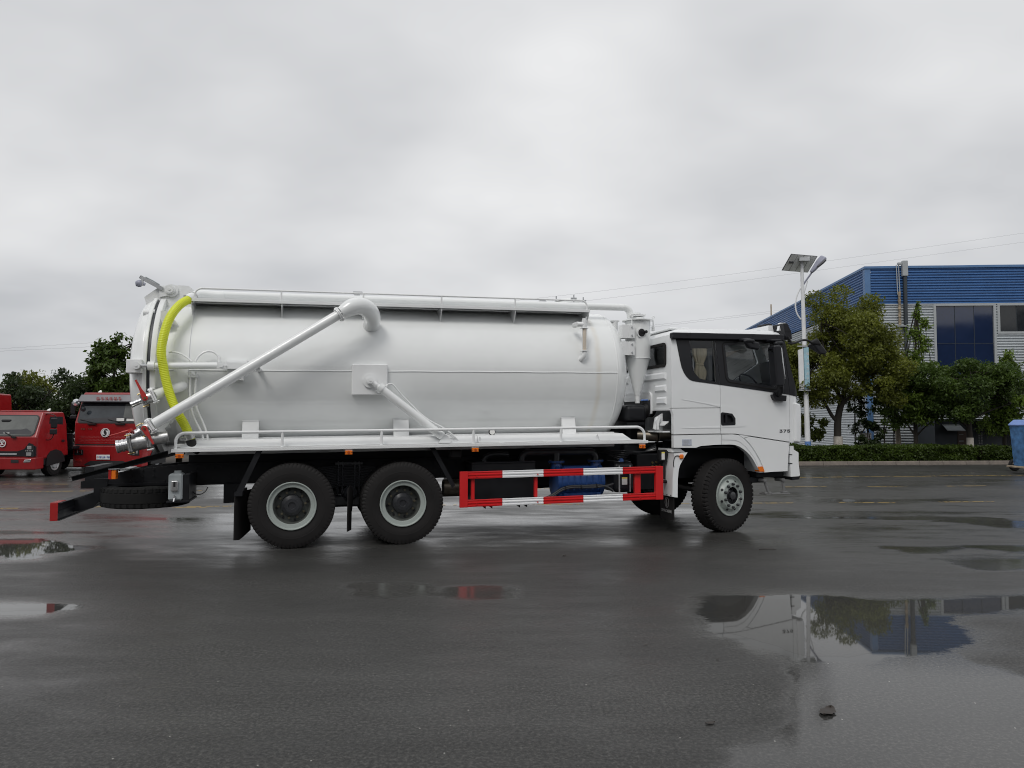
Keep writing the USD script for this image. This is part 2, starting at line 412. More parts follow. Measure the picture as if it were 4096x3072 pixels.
def _ground_material():
    """Wet worn asphalt: dark binder with pale chips, a film of water that fills the hollows unevenly."""
    n = {'g': ('geometry', {}),
         'mp': ('mapping', {'scale': (0.55, 1.5, 1.0), 'rotation': (0, 0, -0.09)}),
         'big': ('noise_texture', {'scale': 0.42, 'detail': 5.0, 'roughness': 0.55, 'distortion': 0.6}),
         'mid': ('noise_texture', {'scale': 2.2, 'detail': 6.0, 'roughness': 0.65}),
         'fine': ('noise_texture', {'scale': 46.0, 'detail': 4.0, 'roughness': 0.8}),
         'chip': ('voronoi_texture', {'scale': 42.0, 'feature': 'f1', 'randomness': 1.0}),
         'chips': ('voronoi_texture', {'scale': 13.0, 'feature': 'f1', 'randomness': 1.0}),
         'cr': ('rgb_ramp', {'ramp': [(0.30, (0.007, 0.007, 0.0068)), (0.5, (0.030, 0.0294, 0.0278)), (0.72, (0.100, 0.097, 0.090))]}),
         'bigc': ('map_range', {'from_min': 0.3, 'from_max': 0.7, 'to_min': 0.62, 'to_max': 1.3, 'clamp': True}),
         'bc': ('combine_color', {}),
         'mul': ('mix_color', {'blend_type': 'multiply', 'fac': 1.0}),
         'cs': ('map_range', {'from_min': 0.03, 'from_max': 0.075, 'to_min': 1.0, 'to_max': 0.0, 'clamp': True}),
         'sel': ('separate_color', {}), 'selt': ('math', {'math_type': 'greater_than', 'value2': 0.86}),
         'csel': ('math', {'math_type': 'multiply'}),
         'col': ('mix_color', {'b': (0.42, 0.41, 0.38)}),
         'wet': ('attribute', {'attribute': 'wetness'}),
         'wn': ('math', {'math_type': 'multiply_add', 'value2': 0.9, 'value3': -0.45}),
         'ws': ('math', {'math_type': 'add'}),
         'wr': ('map_range', {'range_type': 'smoothstep', 'from_min': 0.05, 'from_max': 0.95, 'to_min': 0.52, 'to_max': 0.07, 'clamp': True}),
         'rn': ('map_range', {'from_min': 0.3, 'from_max': 0.7, 'to_min': -0.06, 'to_max': 0.10, 'clamp': True}),
         'ro': ('math', {'math_type': 'add', 'use_clamp': True}),
         'bs': ('map_range', {'range_type': 'smoothstep', 'from_min': 0.05, 'from_max': 0.9, 'to_min': 0.60, 'to_max': 0.03, 'clamp': True}),
         'bmix': ('math', {'math_type': 'multiply_add', 'value2': 0.5}),
         'b': ('bump', {'distance': 0.006}),
         'dep': ('attribute', {'attribute': 'depth'}),
         'e1': ('noise_texture', {'scale': 7.0, 'detail': 6.0, 'roughness': 0.72}), 'e2': ('noise_texture', {'scale': 45.0, 'detail': 3.0, 'roughness': 0.7}),
         'em': ('mapping', {'scale': (0.6, 1.3, 1.0)}),
         'd1': ('math', {'math_type': 'multiply_add', 'value2': 0.34, 'value3': -0.17}), 'd2': ('math', {'math_type': 'multiply_add', 'value2': 0.16, 'value3': -0.08}),
         'da': ('math', {'math_type': 'add'}), 'db': ('math', {'math_type': 'add'}),
         'pm': ('map_range', {'range_type': 'smoothstep', 'from_min': -0.025, 'from_max': 0.03, 'to_min': 0.0, 'to_max': 1.0, 'clamp': True}),
         'pr': ('mix_float', {'b': 0.025}), 'pb': ('mix_float', {'b': 0.0}), 'pc': ('mix_color', {'b': (0.021, 0.021, 0.020)}),
         'p': ('principled_bsdf', {'ior': 1.40, 'specular_ior_level': 0.5})}
    l = [('g.position', 'mp.vector'), ('mp.vector', 'big.vector'), ('mp.vector', 'mid.vector'), ('g.position', 'fine.vector'), ('g.position', 'chip.vector'), ('g.position', 'chips.vector'),
         ('fine.fac', 'cr.fac'), ('big.fac', 'bigc.value'), ('bigc.result', 'bc.r'), ('bigc.result', 'bc.g'), ('bigc.result', 'bc.b'), ('cr.color', 'mul.a'), ('bc.color', 'mul.b'),
         ('chips.distance', 'cs.value'), ('chips.color', 'sel.color'), ('sel.r', 'selt.value1'), ('cs.result', 'csel.value1'), ('selt.value', 'csel.value2'),
         ('csel.value', 'col.fac'), ('mul.result', 'col.a'), ('g.position', 'em.vector'), ('em.vector', 'e1.vector'), ('em.vector', 'e2.vector'), ('e1.fac', 'd1.value1'), ('e2.fac', 'd2.value1'), ('dep.fac', 'da.value1'), ('d1.value', 'da.value2'), ('da.value', 'db.value1'), ('d2.value', 'db.value2'), ('db.value', 'pm.value'), ('pm.result', 'pr.fac'), ('pm.result', 'pb.fac'), ('pm.result', 'pc.fac'), ('col.result', 'pc.a'), ('pc.result', 'p.base_color'),
         ('mid.fac', 'wn.value1'), ('wn.value', 'ws.value1'), ('wet.fac', 'ws.value2'), ('ws.value', 'wr.value'), ('big.fac', 'rn.value'), ('wr.result', 'ro.value1'), ('rn.result', 'ro.value2'), ('ro.value', 'pr.a'), ('pr.result', 'p.roughness'),
         ('ws.value', 'bs.value'), ('bs.result', 'pb.a'), ('pb.result', 'b.strength'), ('chip.distance', 'bmix.value1'), ('fine.fac', 'bmix.value3'), ('bmix.value', 'b.height'), ('b.normal', 'p.normal')]
    M['asphalt'] = usdkit.material(stage, '/World/Looks/wet_asphalt', n, l, surface='p.BSDF')


_ground_material()
M['water'] = usdkit.material(stage, '/World/Looks/puddle_water', {
    'g': ('geometry', {}), 'n': ('noise_texture', {'scale': 5.0, 'detail': 2.0}), 'b': ('bump', {'strength': 0.02, 'distance': 0.002}),
    'n2': ('noise_texture', {'scale': 40.0, 'detail': 4.0}), 'r': ('rgb_ramp', {'ramp': [(0.3, (0.016, 0.016, 0.015)), (0.7, (0.030, 0.029, 0.027))]}),
    'p': ('principled_bsdf', {'roughness': 0.025, 'ior': 1.36})},
    [('g.position', 'n.vector'), ('n.fac', 'b.height'), ('b.normal', 'p.normal'), ('g.position', 'n2.vector'), ('n2.fac', 'r.fac'), ('r.color', 'p.base_color')], surface='p.BSDF')
mat('line_yellow', (0.36, 0.24, 0.06), 0.5, var=0.35, vscale=9)
mat('kerb', (0.16, 0.135, 0.115), 0.6, var=0.25, vscale=5, bump=0.3, bscale=40)
mat('soil', (0.04, 0.03, 0.02), 0.9, var=0.3, vscale=6, bump=0.5, bscale=30)
mat('bark', (0.022, 0.018, 0.014), 0.9, var=0.3, vscale=9, bump=0.6, bscale=40)
mat('lime_wash', (0.40, 0.37, 0.33), 0.85, var=0.2, vscale=14, bump=0.3)
mat('pale_bark', (0.22, 0.19, 0.15), 0.85, var=0.35, vscale=8, bump=0.4)
mat('blue_sheet', (0.045, 0.125, 0.30), 0.4, var=0.1, vscale=0.9)
mat('blue_trim', (0.085, 0.175, 0.34), 0.45, var=0.12, vscale=1.5)
mat('white_sheet', (0.40, 0.43, 0.45), 0.45, var=0.08, vscale=1.0)
mat('grey_sheet', (0.16, 0.17, 0.18), 0.5)
mat('dull_blue_sheet', (0.04, 0.06, 0.11), 0.5)
mat('sill_grey', (0.35, 0.37, 0.38), 0.5)
mat('blue_glass', (0.008, 0.016, 0.045), 0.05, var=0.2, vscale=0.7, rvar=0.02, spec=0.8)
mat('dark_glass', (0.014, 0.016, 0.018), 0.08, var=0.2, rvar=0.03)
mat('screen_glass', (0.030, 0.036, 0.042), 0.05, var=0.5, vscale=1.6, rvar=0.02)
mat('pale_glass', (0.10, 0.105, 0.10), 0.07, var=0.35, vscale=1.4, rvar=0.03)
mat('rusty_duct', (0.30, 0.24, 0.17), 0.8, var=0.5, vscale=5)
mat('dark_cladding', (0.032, 0.04, 0.048), 0.6, var=0.15)
mat('brown_door', (0.07, 0.045, 0.035), 0.6, var=0.15)
mat('awning_grey', (0.22, 0.24, 0.25), 0.55)
mat('pole_white', (0.68, 0.69, 0.70), 0.4, var=0.06, vscale=3)
mat('pole_blue', (0.10, 0.20, 0.45), 0.45)
mat('panel_back', (0.74, 0.75, 0.74), 0.6, var=0.12, vscale=3)
mat('panel_frame', (0.10, 0.10, 0.11), 0.4, metal=0.4)
mat('lamp_grey', (0.28, 0.29, 0.36), 0.4)
mat('sign_blue', (0.32, 0.50, 0.58), 0.4, var=0.12, vscale=3)
mat('sign_white', (0.70, 0.71, 0.72), 0.45)
mat('bin_blue', (0.05, 0.14, 0.30), 0.5, var=0.55, vscale=5)
mat('bin_lid', (0.22, 0.33, 0.66), 0.5, var=0.12)
mat('wire', (0.22, 0.22, 0.23), 0.6)
mat('leaf_litter', (0.022, 0.016, 0.012), 0.5, var=0.3, vscale=30)
mat('text_red', (0.36, 0.05, 0.045), 0.5)
mat('text_blue', (0.10, 0.14, 0.38), 0.5)


def leaf_material(name, dark, mid, light):
    M[name] = usdkit.material(stage, '/World/Looks/' + name, {
        'g': ('geometry', {}), 'n': ('noise_texture', {'scale': 0.9, 'detail': 3.0}), 'w': ('math', {'math_type': 'multiply_add', 'value2': 0.45, 'value3': 0.0}),
        's': ('math', {'math_type': 'multiply_add', 'value2': 0.75, 'value3': -0.05}), 'a': ('math', {'math_type': 'add'}),
        'r': ('rgb_ramp', {'ramp': [(0.15, dark), (0.5, mid), (0.9, light)]}),
        'p': ('principled_bsdf', {'roughness': 0.48, 'specular_ior_level': 0.35}), 't': ('translucent_bsdf', {}), 'm': ('mix_closure', {'fac': 0.28})},
        [('g.position', 'n.vector'), ('g.random_per_island', 'w.value1'), ('n.fac', 's.value1'), ('w.value', 'a.value1'), ('s.value', 'a.value2'), ('a.value', 'r.fac'),
         ('r.color', 'p.base_color'), ('r.color', 't.color'), ('p.BSDF', 'm.closure1'), ('t.BSDF', 'm.closure2')], surface='m.closure')


leaf_material('leaf_olive', (0.070, 0.085, 0.012), (0.175, 0.195, 0.026), (0.30, 0.295, 0.040))
leaf_material('leaf_green', (0.032, 0.058, 0.012), (0.078, 0.125, 0.020), (0.15, 0.21, 0.034))
leaf_material('leaf_dark', (0.016, 0.027, 0.010), (0.035, 0.055, 0.016), (0.070, 0.095, 0.026))
leaf_material('leaf_hedge', (0.022, 0.038, 0.006), (0.060, 0.096, 0.012), (0.14, 0.185, 0.024))
leaf_material('leaf_fresh', (0.06, 0.10, 0.014), (0.14, 0.21, 0.030), (0.24, 0.32, 0.05))
leaf_material('leaf_lime', (0.05, 0.07, 0.012), (0.11, 0.14, 0.02), (0.19, 0.22, 0.03))

# ------------------------------------------------------------------ ground, puddles, kerb, painted lines
def wobble(p, amp, step=0.05, seed=0, scale=(2.0, 5.0)):
    """The polygon with a ragged, horizontally streaked outline."""
    ring = shapely.segmentize(poly(p).exterior, step)
    c = np.array(ring.coords)[:-1]
    q = np.c_[c * np.array(scale), np.full(len(c), seed * 7.3)]
    dx = meshkit.fbm(q, 5, seed) - 0.5
    dy = meshkit.fbm(q + 31.7, 5, seed + 3) - 0.5
    s = Polygon(c + np.c_[dx * amp * 2.4, dy * amp * 1.1]).buffer(0)
    if s.geom_type != 'Polygon':
        s = max(s.geoms, key=lambda g: g.area)
    return s


PUD = [
    ('long wet mirror of a puddle reflecting the white cab, tree and blue building',
     [(1.80, 6.86), (2.3, 6.92), (2.85, 6.98), (3.28, 6.74), (3.75, 6.82), (4.7, 6.95), (5.7, 7.05), (5.6, 6.75), (4.6, 6.55), (4.0, 6.30), (3.62, 6.22), (3.50, 5.92), (3.30, 5.5), (3.05, 5.28), (2.7, 5.12), (2.3, 5.02), (1.98, 5.05), (1.80, 5.25), (1.52, 5.75), (1.55, 6.35)], 0.13),
    ('dark shallow puddle at the left edge behind the rear bumper', [(-7.6, 10.0), (-6.2, 10.06), (-5.9, 9.96), (-5.1, 9.3), (-5.3, 9.1), (-5.6, 8.95), (-5.35, 8.6), (-5.65, 8.5), (-6.1, 8.85), (-7.4, 8.8)], 0.28),
    ('small bright puddle reflecting the red bumper end at the left edge', [(-4.9, 6.55), (-4.36, 6.50), (-3.9, 6.52), (-3.62, 6.44), (-3.74, 6.22), (-4.13, 6.14), (-4.9, 6.12)], 0.10),
    ('faint puddle below the rear wheels mirroring a wheel rim', [(-1.45, 7.26), (-1.24, 7.40), (-0.9, 7.34), (-0.78, 6.95), (-1.05, 6.84), (-1.35, 6.95)], 0.22),
    ('faint puddle in the middle mirroring the red guard rail', [(-0.60, 7.18), (-0.3, 7.30), (-0.02, 7.22), (-0.06, 6.86), (-0.35, 6.80), (-0.62, 6.92)], 0.22),
    ('bright wet film below the mirror puddle', [(1.9, 5.1), (2.9, 5.35), (3.0, 4.8), (3.2, 4.4), (3.2, 3.9), (2.9, 3.2), (1.9, 2.9), (1.0, 3.2), (1.13, 3.70), (1.40, 3.72), (1.52, 4.0), (1.72, 4.45), (1.86, 4.85)], 0.16),
    ('thin dark puddle streak on the right near the truck', [(4.68, 9.66), (5.62, 9.66), (5.45, 9.3), (5.3, 9.18), (4.9, 9.2)], 0.25),
    ('dark puddle streaks at the right edge of the yard', [(5.0, 8.72), (6.2, 8.95), (6.3, 8.3), (5.55, 8.2), (5.13, 8.24)], 0.35),
    ('narrow wet streak at the far right under the yellow lines', [(5.9, 9.75), (6.7, 9.8), (6.5, 9.45), (6.05, 9.4)], 0.2),
    ('long thin wet streak across the right of the yard', [(4.6, 12.62), (7.6, 12.86), (8.4, 12.2), (7.8, 11.4), (7.2, 11.95), (7.0, 12.4)], 0.3),
    ('thin wet line in the asphalt beyond the front step', [(5.8, 15.56), (8.4, 15.88), (8.3, 15.7), (6.9, 15.5)], 0.15),
    ('thin wet streak to the left behind the rear bumper', [(-7.4, 10.75), (-6.84, 10.74), (-5.76, 10.64), (-6.4, 10.5), (-7.3, 10.58)], 0.12)]
puddles, films = [], []
for k, (lab, pts, amp) in enumerate(PUD):
    (films if k >= 3 else puddles).append(wobble(pts, amp, 0.035, k + 1))

xs = np.unique(np.r_[-600, -300, -150, -80, -40, -25, np.arange(-14, 14.01, 0.14), 25, 40, 80, 150, 300, 600].round(3))
ys = np.unique(np.r_[-120, -60, -25, -10, -4, 0, np.arange(1.2, 14.0, 0.10), np.arange(14, 34, 0.5), 40, 60, 100, 200, 400, 900].round(3))
GX, GY = np.meshgrid(xs, ys)
flat = np.c_[GX.ravel(), GY.ravel()]
dist = np.full(len(flat), 9.0)
depth = np.full(len(flat), -9.0)
pp = shapely.points(flat)
for s in puddles:
    ds = shapely.distance(pp, s)
    dist = np.minimum(dist, ds)
    depth = np.maximum(depth, np.where(ds > 0, -ds, shapely.distance(pp, s.exterior)))
wet = np.clip(1.0 - dist / 0.55, 0, 1) ** 1.3 * 0.75
for k, s in enumerate(films):
    wet = np.maximum(wet, np.clip(1.0 - shapely.distance(pp, s) / (0.22 if k != 2 else 0.16), 0, 1) * (0.86 if k != 2 else 1.45))
slow = meshkit.fbm(np.c_[flat * [0.35, 0.9], np.zeros(len(flat))], 4, 5)
# the film of water is deeper on the far side and to the left, thin on the worn middle of the yard
far = np.clip((flat[:, 1] - 5.5) / 4.5, 0, 1)
left = np.clip((-flat[:, 0] - 1.0) / 3.5, 0, 1) * np.clip((flat[:, 1] - 2.5) / 3, 0, 1)
right = np.clip((flat[:, 0] - 0.8) / 2.5, 0, 1) * 0.55
wet = np.clip(np.maximum(wet, 0.16 + 0.30 * np.maximum(far, np.maximum(left, right)) + (slow - 0.5) * 0.85), 0, 1.5)
nx, ny = len(xs), len(ys)
i = (np.arange(ny - 1)[:, None] * nx + np.arange(nx - 1)[None, :]).ravel()
quads = np.stack([i, i + 1, i + nx + 1, i + nx], 1)
gm = usdkit.mesh(stage, '/World/ground', (np.c_[flat, np.zeros(len(flat))], quads), M['asphalt'], smooth=True)
UsdGeom.PrimvarsAPI(gm).CreatePrimvar('wetness', Sdf.ValueTypeNames.FloatArray, 'vertex').Set([float(v) for v in wet])
UsdGeom.PrimvarsAPI(gm).CreatePrimvar('depth', Sdf.ValueTypeNames.FloatArray, 'vertex').Set([float(v) for v in depth])
tag(gm, 'wet dark asphalt of the truck yard', kind='structure')
for (lab, _, _), s in zip(PUD, puddles):
    s = s.buffer(-0.13)
    s = max(getattr(s, 'geoms', [s]), key=lambda g: g.area)
    v, f = trimesh.creation.triangulate_polygon(s, engine='earcut')
    m = trimesh.Trimesh(np.c_[v, np.full(len(v), 0.0003)], f, process=False)
    if m.face_normals[:, 2].mean() < 0:
        m.invert()
    obj('puddle', m, 'water', smooth=False, label=lab, kind='structure')

rngl = np.random.default_rng(3)
marks = thing('road_markings', 'faded yellow dashed parking lines painted on the asphalt', kind='structure')


def dash(x0, y0, x1, y1, w=0.085):
    """A worn painted dash: a strip with gaps where the paint has gone."""
    L = math.hypot(x1 - x0, y1 - y0)
    d = np.array([x1 - x0, y1 - y0]) / L
    n = np.array([-d[1], d[0]])
    strip = Polygon([np.array([x0, y0]) - n * w / 2, np.array([x1, y1]) - n * w / 2, np.array([x1, y1]) + n * w / 2, np.array([x0, y0]) + n * w / 2])
    strip = wobble(strip, 0.03, 0.06, int(abs(x0) * 13) % 50)
    worn = [Point(x0 + d[0] * t, y0 + d[1] * t).buffer(r, 4) for t, r in zip(rngl.uniform(0, L, int(L * 9)), rngl.uniform(0.01, 0.05, int(L * 9)))]
    s = strip.difference(shapely.union_all(worn).intersection(strip.buffer(0.1)))
    out = []
    for g in getattr(s, 'geoms', [s]):
        if g.area > 1e-4:
            v, f = trimesh.creation.triangulate_polygon(g, engine='earcut')
            out.append(trimesh.Trimesh(np.c_[v, np.full(len(v), 0.004)], f, process=False))
    m = cat(out)
    if m.face_normals[:, 2].mean() < 0:
        m.invert()
    obj('painted_line', m, 'line_yellow', marks, smooth=False)


for k in range(-6, 5):
    x0 = 4.40 + k * 2.09
    dash(x0, 14.80 + (x0 - 4.4) * 0.085, x0 + 1.16, 14.80 + (x0 + 1.16 - 4.4) * 0.085)
for k in range(-8, 4):
    x0 = 6.75 + k * 2.12
    dash(x0, 18.60 + (x0 - 6.75) * 0.105, x0 + 1.05, 18.60 + (x0 + 1.05 - 6.75) * 0.105)
dash(8.3, 21.90, 15.9, 23.25, 0.10)
for x0, y0, x1, y1 in ((-10.96, 16.66, -10.10, 16.70), (-9.16, 13.52, -8.85, 13.54), (-6.17, 13.72, -5.55, 13.77)):
    dash(x0, y0, x1, y1)
dash(-13.4, 18.62, -11.0, 18.72, 0.06)

# kerb of long stones, the verge behind it
kerb = thing('kerb', 'low rounded kerb of pale stones along the hedge', kind='structure')
ang = math.atan2(29.57 - 28.24, 19.51 - 10.78)
ku, kn = np.array([math.cos(ang), math.sin(ang)]), np.array([-math.sin(ang), math.cos(ang)])
for k in range(-3, 13):
    p0 = np.array([10.78, 28.24]) + ku * (k * 1.0)
    m = hull([(0.03, 0.03, 0.0), (0.97, 0.03, 0.0), (0.03, 0.05, 0.11), (0.97, 0.05, 0.11), (0.03, 0.17, 0.11), (0.97, 0.17, 0.11), (0.03, 0.17, 0), (0.97, 0.17, 0)], 0.028, 1)
    m.apply_transform(rotm(ang, [0, 0, 1]))
    obj('kerb_stone', move(m, (p0[0], p0[1], 0.0)), 'kerb', kerb)
vg = [np.array([10.78, 28.24]) + ku * a + kn * b for a, b in ((-6, 0.21), (12.5, 0.21), (12.5, 4.6), (-6, 4.6))]
v, f = trimesh.creation.triangulate_polygon(Polygon(vg), engine='earcut')
obj('verge', trimesh.Trimesh(np.c_[v, np.full(len(v), 0.10)], f, process=False), 'soil', smooth=False, label='bare soil verge under hedge and trees', kind='structure')
v, f = trimesh.creation.triangulate_polygon(Polygon([(-40, 25.3), (-8.5, 25.8), (-8.5, 40), (-40, 40)]), engine='earcut')
obj('verge', trimesh.Trimesh(np.c_[v, np.full(len(v), 0.02)], f, process=False), 'soil', smooth=False, label='dark soil under the trees behind the red trucks', kind='structure')

# ------------------------------------------------------------------ plants
def leaves(P, size, rng, up=0.5, outward=None, aspect=0.55, fold=0.25):
    """One folded pair of triangles per point: a leaf."""
    n = len(P)
    d = rng.normal(size=(n, 3))
    if outward is not None:
        d += outward * 0.9
    d[:, 2] -= 0.25
    d /= np.linalg.norm(d, axis=1, keepdims=True)
    nrm = rng.normal(size=(n, 3)) * 0.7 + [0, 0, up * 2]
    s = np.cross(d, nrm)
    s /= np.maximum(np.linalg.norm(s, axis=1, keepdims=True), 1e-6)
    k = np.cross(s, d)
    L = size * rng.uniform(0.65, 1.35, n)[:, None]
    w = L * aspect / 2
    a, b = P - d * L / 2, P + d * L / 2
    c1, c2 = P + s * w + k * L * fold * 0.3, P - s * w + k * L * fold * 0.3
    V = np.stack([a, c1, b, c2], 1).reshape(-1, 3)
    q = np.arange(n)[:, None] * 4
    F = np.vstack([q + [0, 1, 2], q + [0, 2, 3]])
    return V, F


def blob_points(blobs, n, rng, shell=0.55):
    """Points in the outer shells of the crown's clumps, thinned by noise so that gaps stay open."""
    c = np.array([b[:3] for b in blobs]); r = np.array([b[3:6] for b in blobs])
    wgt = (r[:, 0] * r[:, 1] * r[:, 2]) ** (2 / 3)
    k = rng.choice(len(blobs), n, p=wgt / wgt.sum())
    d = rng.normal(size=(n, 3)); d /= np.linalg.norm(d, axis=1, keepdims=True)
    t = (shell + (1 - shell) * rng.random(n)) * (1 + rng.normal(0, 0.07, n))
    P = c[k] + d * r[k] * t[:, None]
    keep = meshkit.fbm(P * 2.1, 3, 17) > 0.36
    return P[keep], d[keep]


def clump(center, radii, n, r, rng):
    """n smaller clumps set about an ellipsoid, so that the outline stays uneven."""
    out = []
    for _ in range(n):
        d = rng.normal(size=3); d /= np.linalg.norm(d)
        s = r * rng.uniform(0.6, 1.35)
        out.append((*(np.array(center) + d * np.array(radii) * rng.uniform(0.55, 1.0)), s, s, s * 0.75))
    return out


def tree(name, label, base, blobs, nleaf, size, leaf, limbs, seed, trunk='bark', white=0.0, twigs=0, group=None, cat_='tree', shell=0.5, up=0.5, aspect=0.55):
    """limbs: (points, radii) tubes; blobs: crown clumps (x, y, z, rx, ry, rz). All relative to the base."""
    rng = np.random.default_rng(seed)
    t = thing(name, label, cat_, base, group=group)
    parts = []
    for pts, rad in limbs:
        P = spline(pts, 14) if len(pts) > 2 else np.linspace(pts[0], pts[-1], 6)
        P = P + (meshkit.fbm(P[:, :3] * 1.7 + seed, 2)[:, None] - 0.5) * 0.05
        parts.append(tube(P, np.linspace(rad[0], rad[1], len(P)), 8))
    top = max((l[0][-1] for l in limbs), key=lambda p: p[2])
    for b in blobs[:twigs]:
        start = limbs[rng.integers(len(limbs))][0][-1]
        parts.append(tube(spline([start, (np.array(start) + np.array(b[:3])) / 2 + [0, 0, 0.1], b[:3]], 8), np.linspace(0.03, 0.008, 8), 5))
    obj('trunk', cat(parts), trunk, t, smooth=60)
    if white:
        b0, r0 = np.array(limbs[0][0][0]), limbs[0][1][0]
        obj('lime_wash_band', cyl(b0 + [0, 0, 0.0], b0 + [0, 0, white], r0 * 1.07 + 0.004, r0 * 1.02 + 0.004, 12), 'lime_wash', t)
    P, d = blob_points(blobs, nleaf, rng, shell)
    obj('crown', leaves(P, size, rng, up, d, aspect), leaf, t, smooth=False)
    return t


rg = np.random.default_rng(11)
# big olive tree beside the street lamp
bl = clump((0.9, 0, 4.6), (1.75, 1.6, 1.75), 26, 0.62, rg) + clump((-0.6, 0, 4.0), (1.5, 1.3, 1.2), 16, 0.55, rg) + clump((1.4, -0.2, 3.0), (1.2, 1.1, 0.75), 12, 0.5, rg) + clump((-0.9, -0.3, 2.9), (1.0, 0.9, 0.65), 9, 0.45, rg) \
    + [(0.2, 0, 6.75, .55, .5, .45), (-0.85, 0, 6.55, .5, .45, .42), (1.55, .1, 6.45, .55, .5, .4), (-2.1, .6, 5.2, .38, .4, .35), (-1.8, .6, 4.6, .5, .5, .4), (2.3, 0, 4.9, .5, .5, .55), (2.45, 0, 3.9, .5, .5, .6), (1.2, 0, 5.9, .8, .7, .6), (-.4, 0, 5.9, .8, .7, .6)]
bl = bl + clump((0.5, 0.3, 4.4), (1.9, 1.3, 2.0), 18, 0.55, rg) + clump((-1.7, .9, 3.4), (0.9, 0.6, 1.4), 12, 0.45, rg) + clump((1.9, -.2, 3.6), (0.8, 0.8, 1.5), 12, 0.5, rg)
tree('olive_tree', 'large olive green tree with white-washed trunk foot beside the street lamp', (13.28, 30.6, 0.1), bl, 66000, 0.115, 'leaf_olive',
     [([(0, 0, 0), (-0.02, 0, 0.9), (0.02, 0, 1.7), (0.22, 0, 2.4)], (0.17, 0.13)), ([(0.0, 0, 1.55), (-0.35, 0, 2.0), (-0.6, 0, 2.5), (-1.15, 0, 3.4)], (0.085, 0.03)), ([(0.2, 0, 2.3), (0.5, 0.1, 3.4), (0.7, 0, 4.6), (0.6, 0, 5.8)], (0.11, 0.03)), ([(0.2, 0, 2.3), (-0.2, -0.1, 3.2), (-0.5, 0, 4.4), (-0.6, 0, 5.6)], (0.09, 0.025)), ([(0.15, 0, 2.2), (0.9, 0.1, 2.9), (1.6, 0, 3.5)], (0.07, 0.02))],
     21, white=0.95, twigs=30)
# tree half hidden by the cab
bl = clump((0, 0, 3.4), (1.6, 1.3, 1.5), 26, 0.6, rg) + clump((0.7, 0, 1.9), (1.3, 1.0, 0.9), 14, 0.5, rg)
tree('olive_tree', 'olive green tree seen behind the cab, left of the lamp pole', (10.1, 31.2, 0.1), bl, 22000, 0.115, 'leaf_olive',
     [([(0, 0, 0), (0.05, 0, 1.2), (0, 0, 2.4), (0.1, 0, 4.0)], (0.12, 0.04)), ([(0, 0, 1.6), (0.6, 0, 2.4), (1.0, 0, 3.0)], (0.06, 0.02))], 22, twigs=14)
# slender young tree with glossy leaves
bl = [(0.02 * k + 0.25 * math.sin(k * 2.4), 0, 1.7 + 0.36 * k, 1.15 - 0.075 * k, 0.9 - 0.06 * k, 0.34) for k in range(14)] + clump((0, 0, 2.6), (1.3, 0.9, 1.3), 18, 0.36, rg)
tree('young_tree', 'slender young green tree with pointed top in front of the downpipe', (16.85, 31.3, 0.1), bl, 7500, 0.16, 'leaf_fresh',
     [([(0, 0, 0), (-0.03, 0, 2.0), (0.05, 0, 4.2), (0.1, 0, 6.3)], (0.10, 0.012)), ([(0, 0, 0.9), (-0.4, 0, 1.5), (-0.8, 0, 2.4)], (0.045, 0.012)), ([(0, 0, 0.95), (0.45, 0, 1.4), (0.95, 0, 1.75)], (0.04, 0.012))], 23, twigs=20, shell=0.2, up=0.8, aspect=0.5)
# round dark tree
bl = clump((0.1, 0, 3.0), (1.75, 1.5, 1.25), 34, 0.58, rg) + clump((-0.6, 0, 2.2), (1.0, 1.0, 0.7), 10, 0.45, rg)
tree('round_tree', 'round dark green tree with pale trunk foot in front of the blue window', (18.5, 30.35, 0.1), bl, 36000, 0.12, 'leaf_green',
     [([(0, 0, 0), (0.0, 0, 0.7), (-0.02, 0, 1.3), (-0.05, 0, 1.75)], (0.125, 0.10)), ([(0, 0, 1.3), (-0.5, 0, 1.75), (-1.1, 0, 2.4)], (0.06, 0.02)), ([(0, 0, 1.55), (0.5, 0, 2.1), (1.2, 0, 2.9)], (0.06, 0.02)), ([(0, 0, 1.6), (0.7, 0, 1.95), (1.7, 0, 2.3)], (0.05, 0.015)), ([(-.05, 0, 1.7), (0, 0, 2.5), (0.1, 0, 3.6)], (0.07, 0.02))],
     24, white=0.92, twigs=20)
bl = [(-0.3 + 0.06 * k, 0, 1.3 + 0.30 * k, 0.95 - 0.05 * k, 0.9 - 0.05 * k, 0.38) for k in range(11)] + clump((0.4, 0, 2.4), (1.1, 0.8, 0.9), 14, 0.4, rg)
tree('young_tree', 'loose young tree with large upright leaves at the right edge', (20.75, 31.6, 0.1), bl, 6500, 0.17, 'leaf_fresh',
     [([(0, 0, 0), (0, 0, 1.5), (0.2, 0, 3.0), (0.3, 0, 4.6)], (0.09, 0.012)), ([(0, 0, 1.0), (0.5, 0, 1.8), (0.9, 0, 2.6)], (0.04, 0.012))], 25, twigs=16, shell=0.2, up=0.8, aspect=0.5)
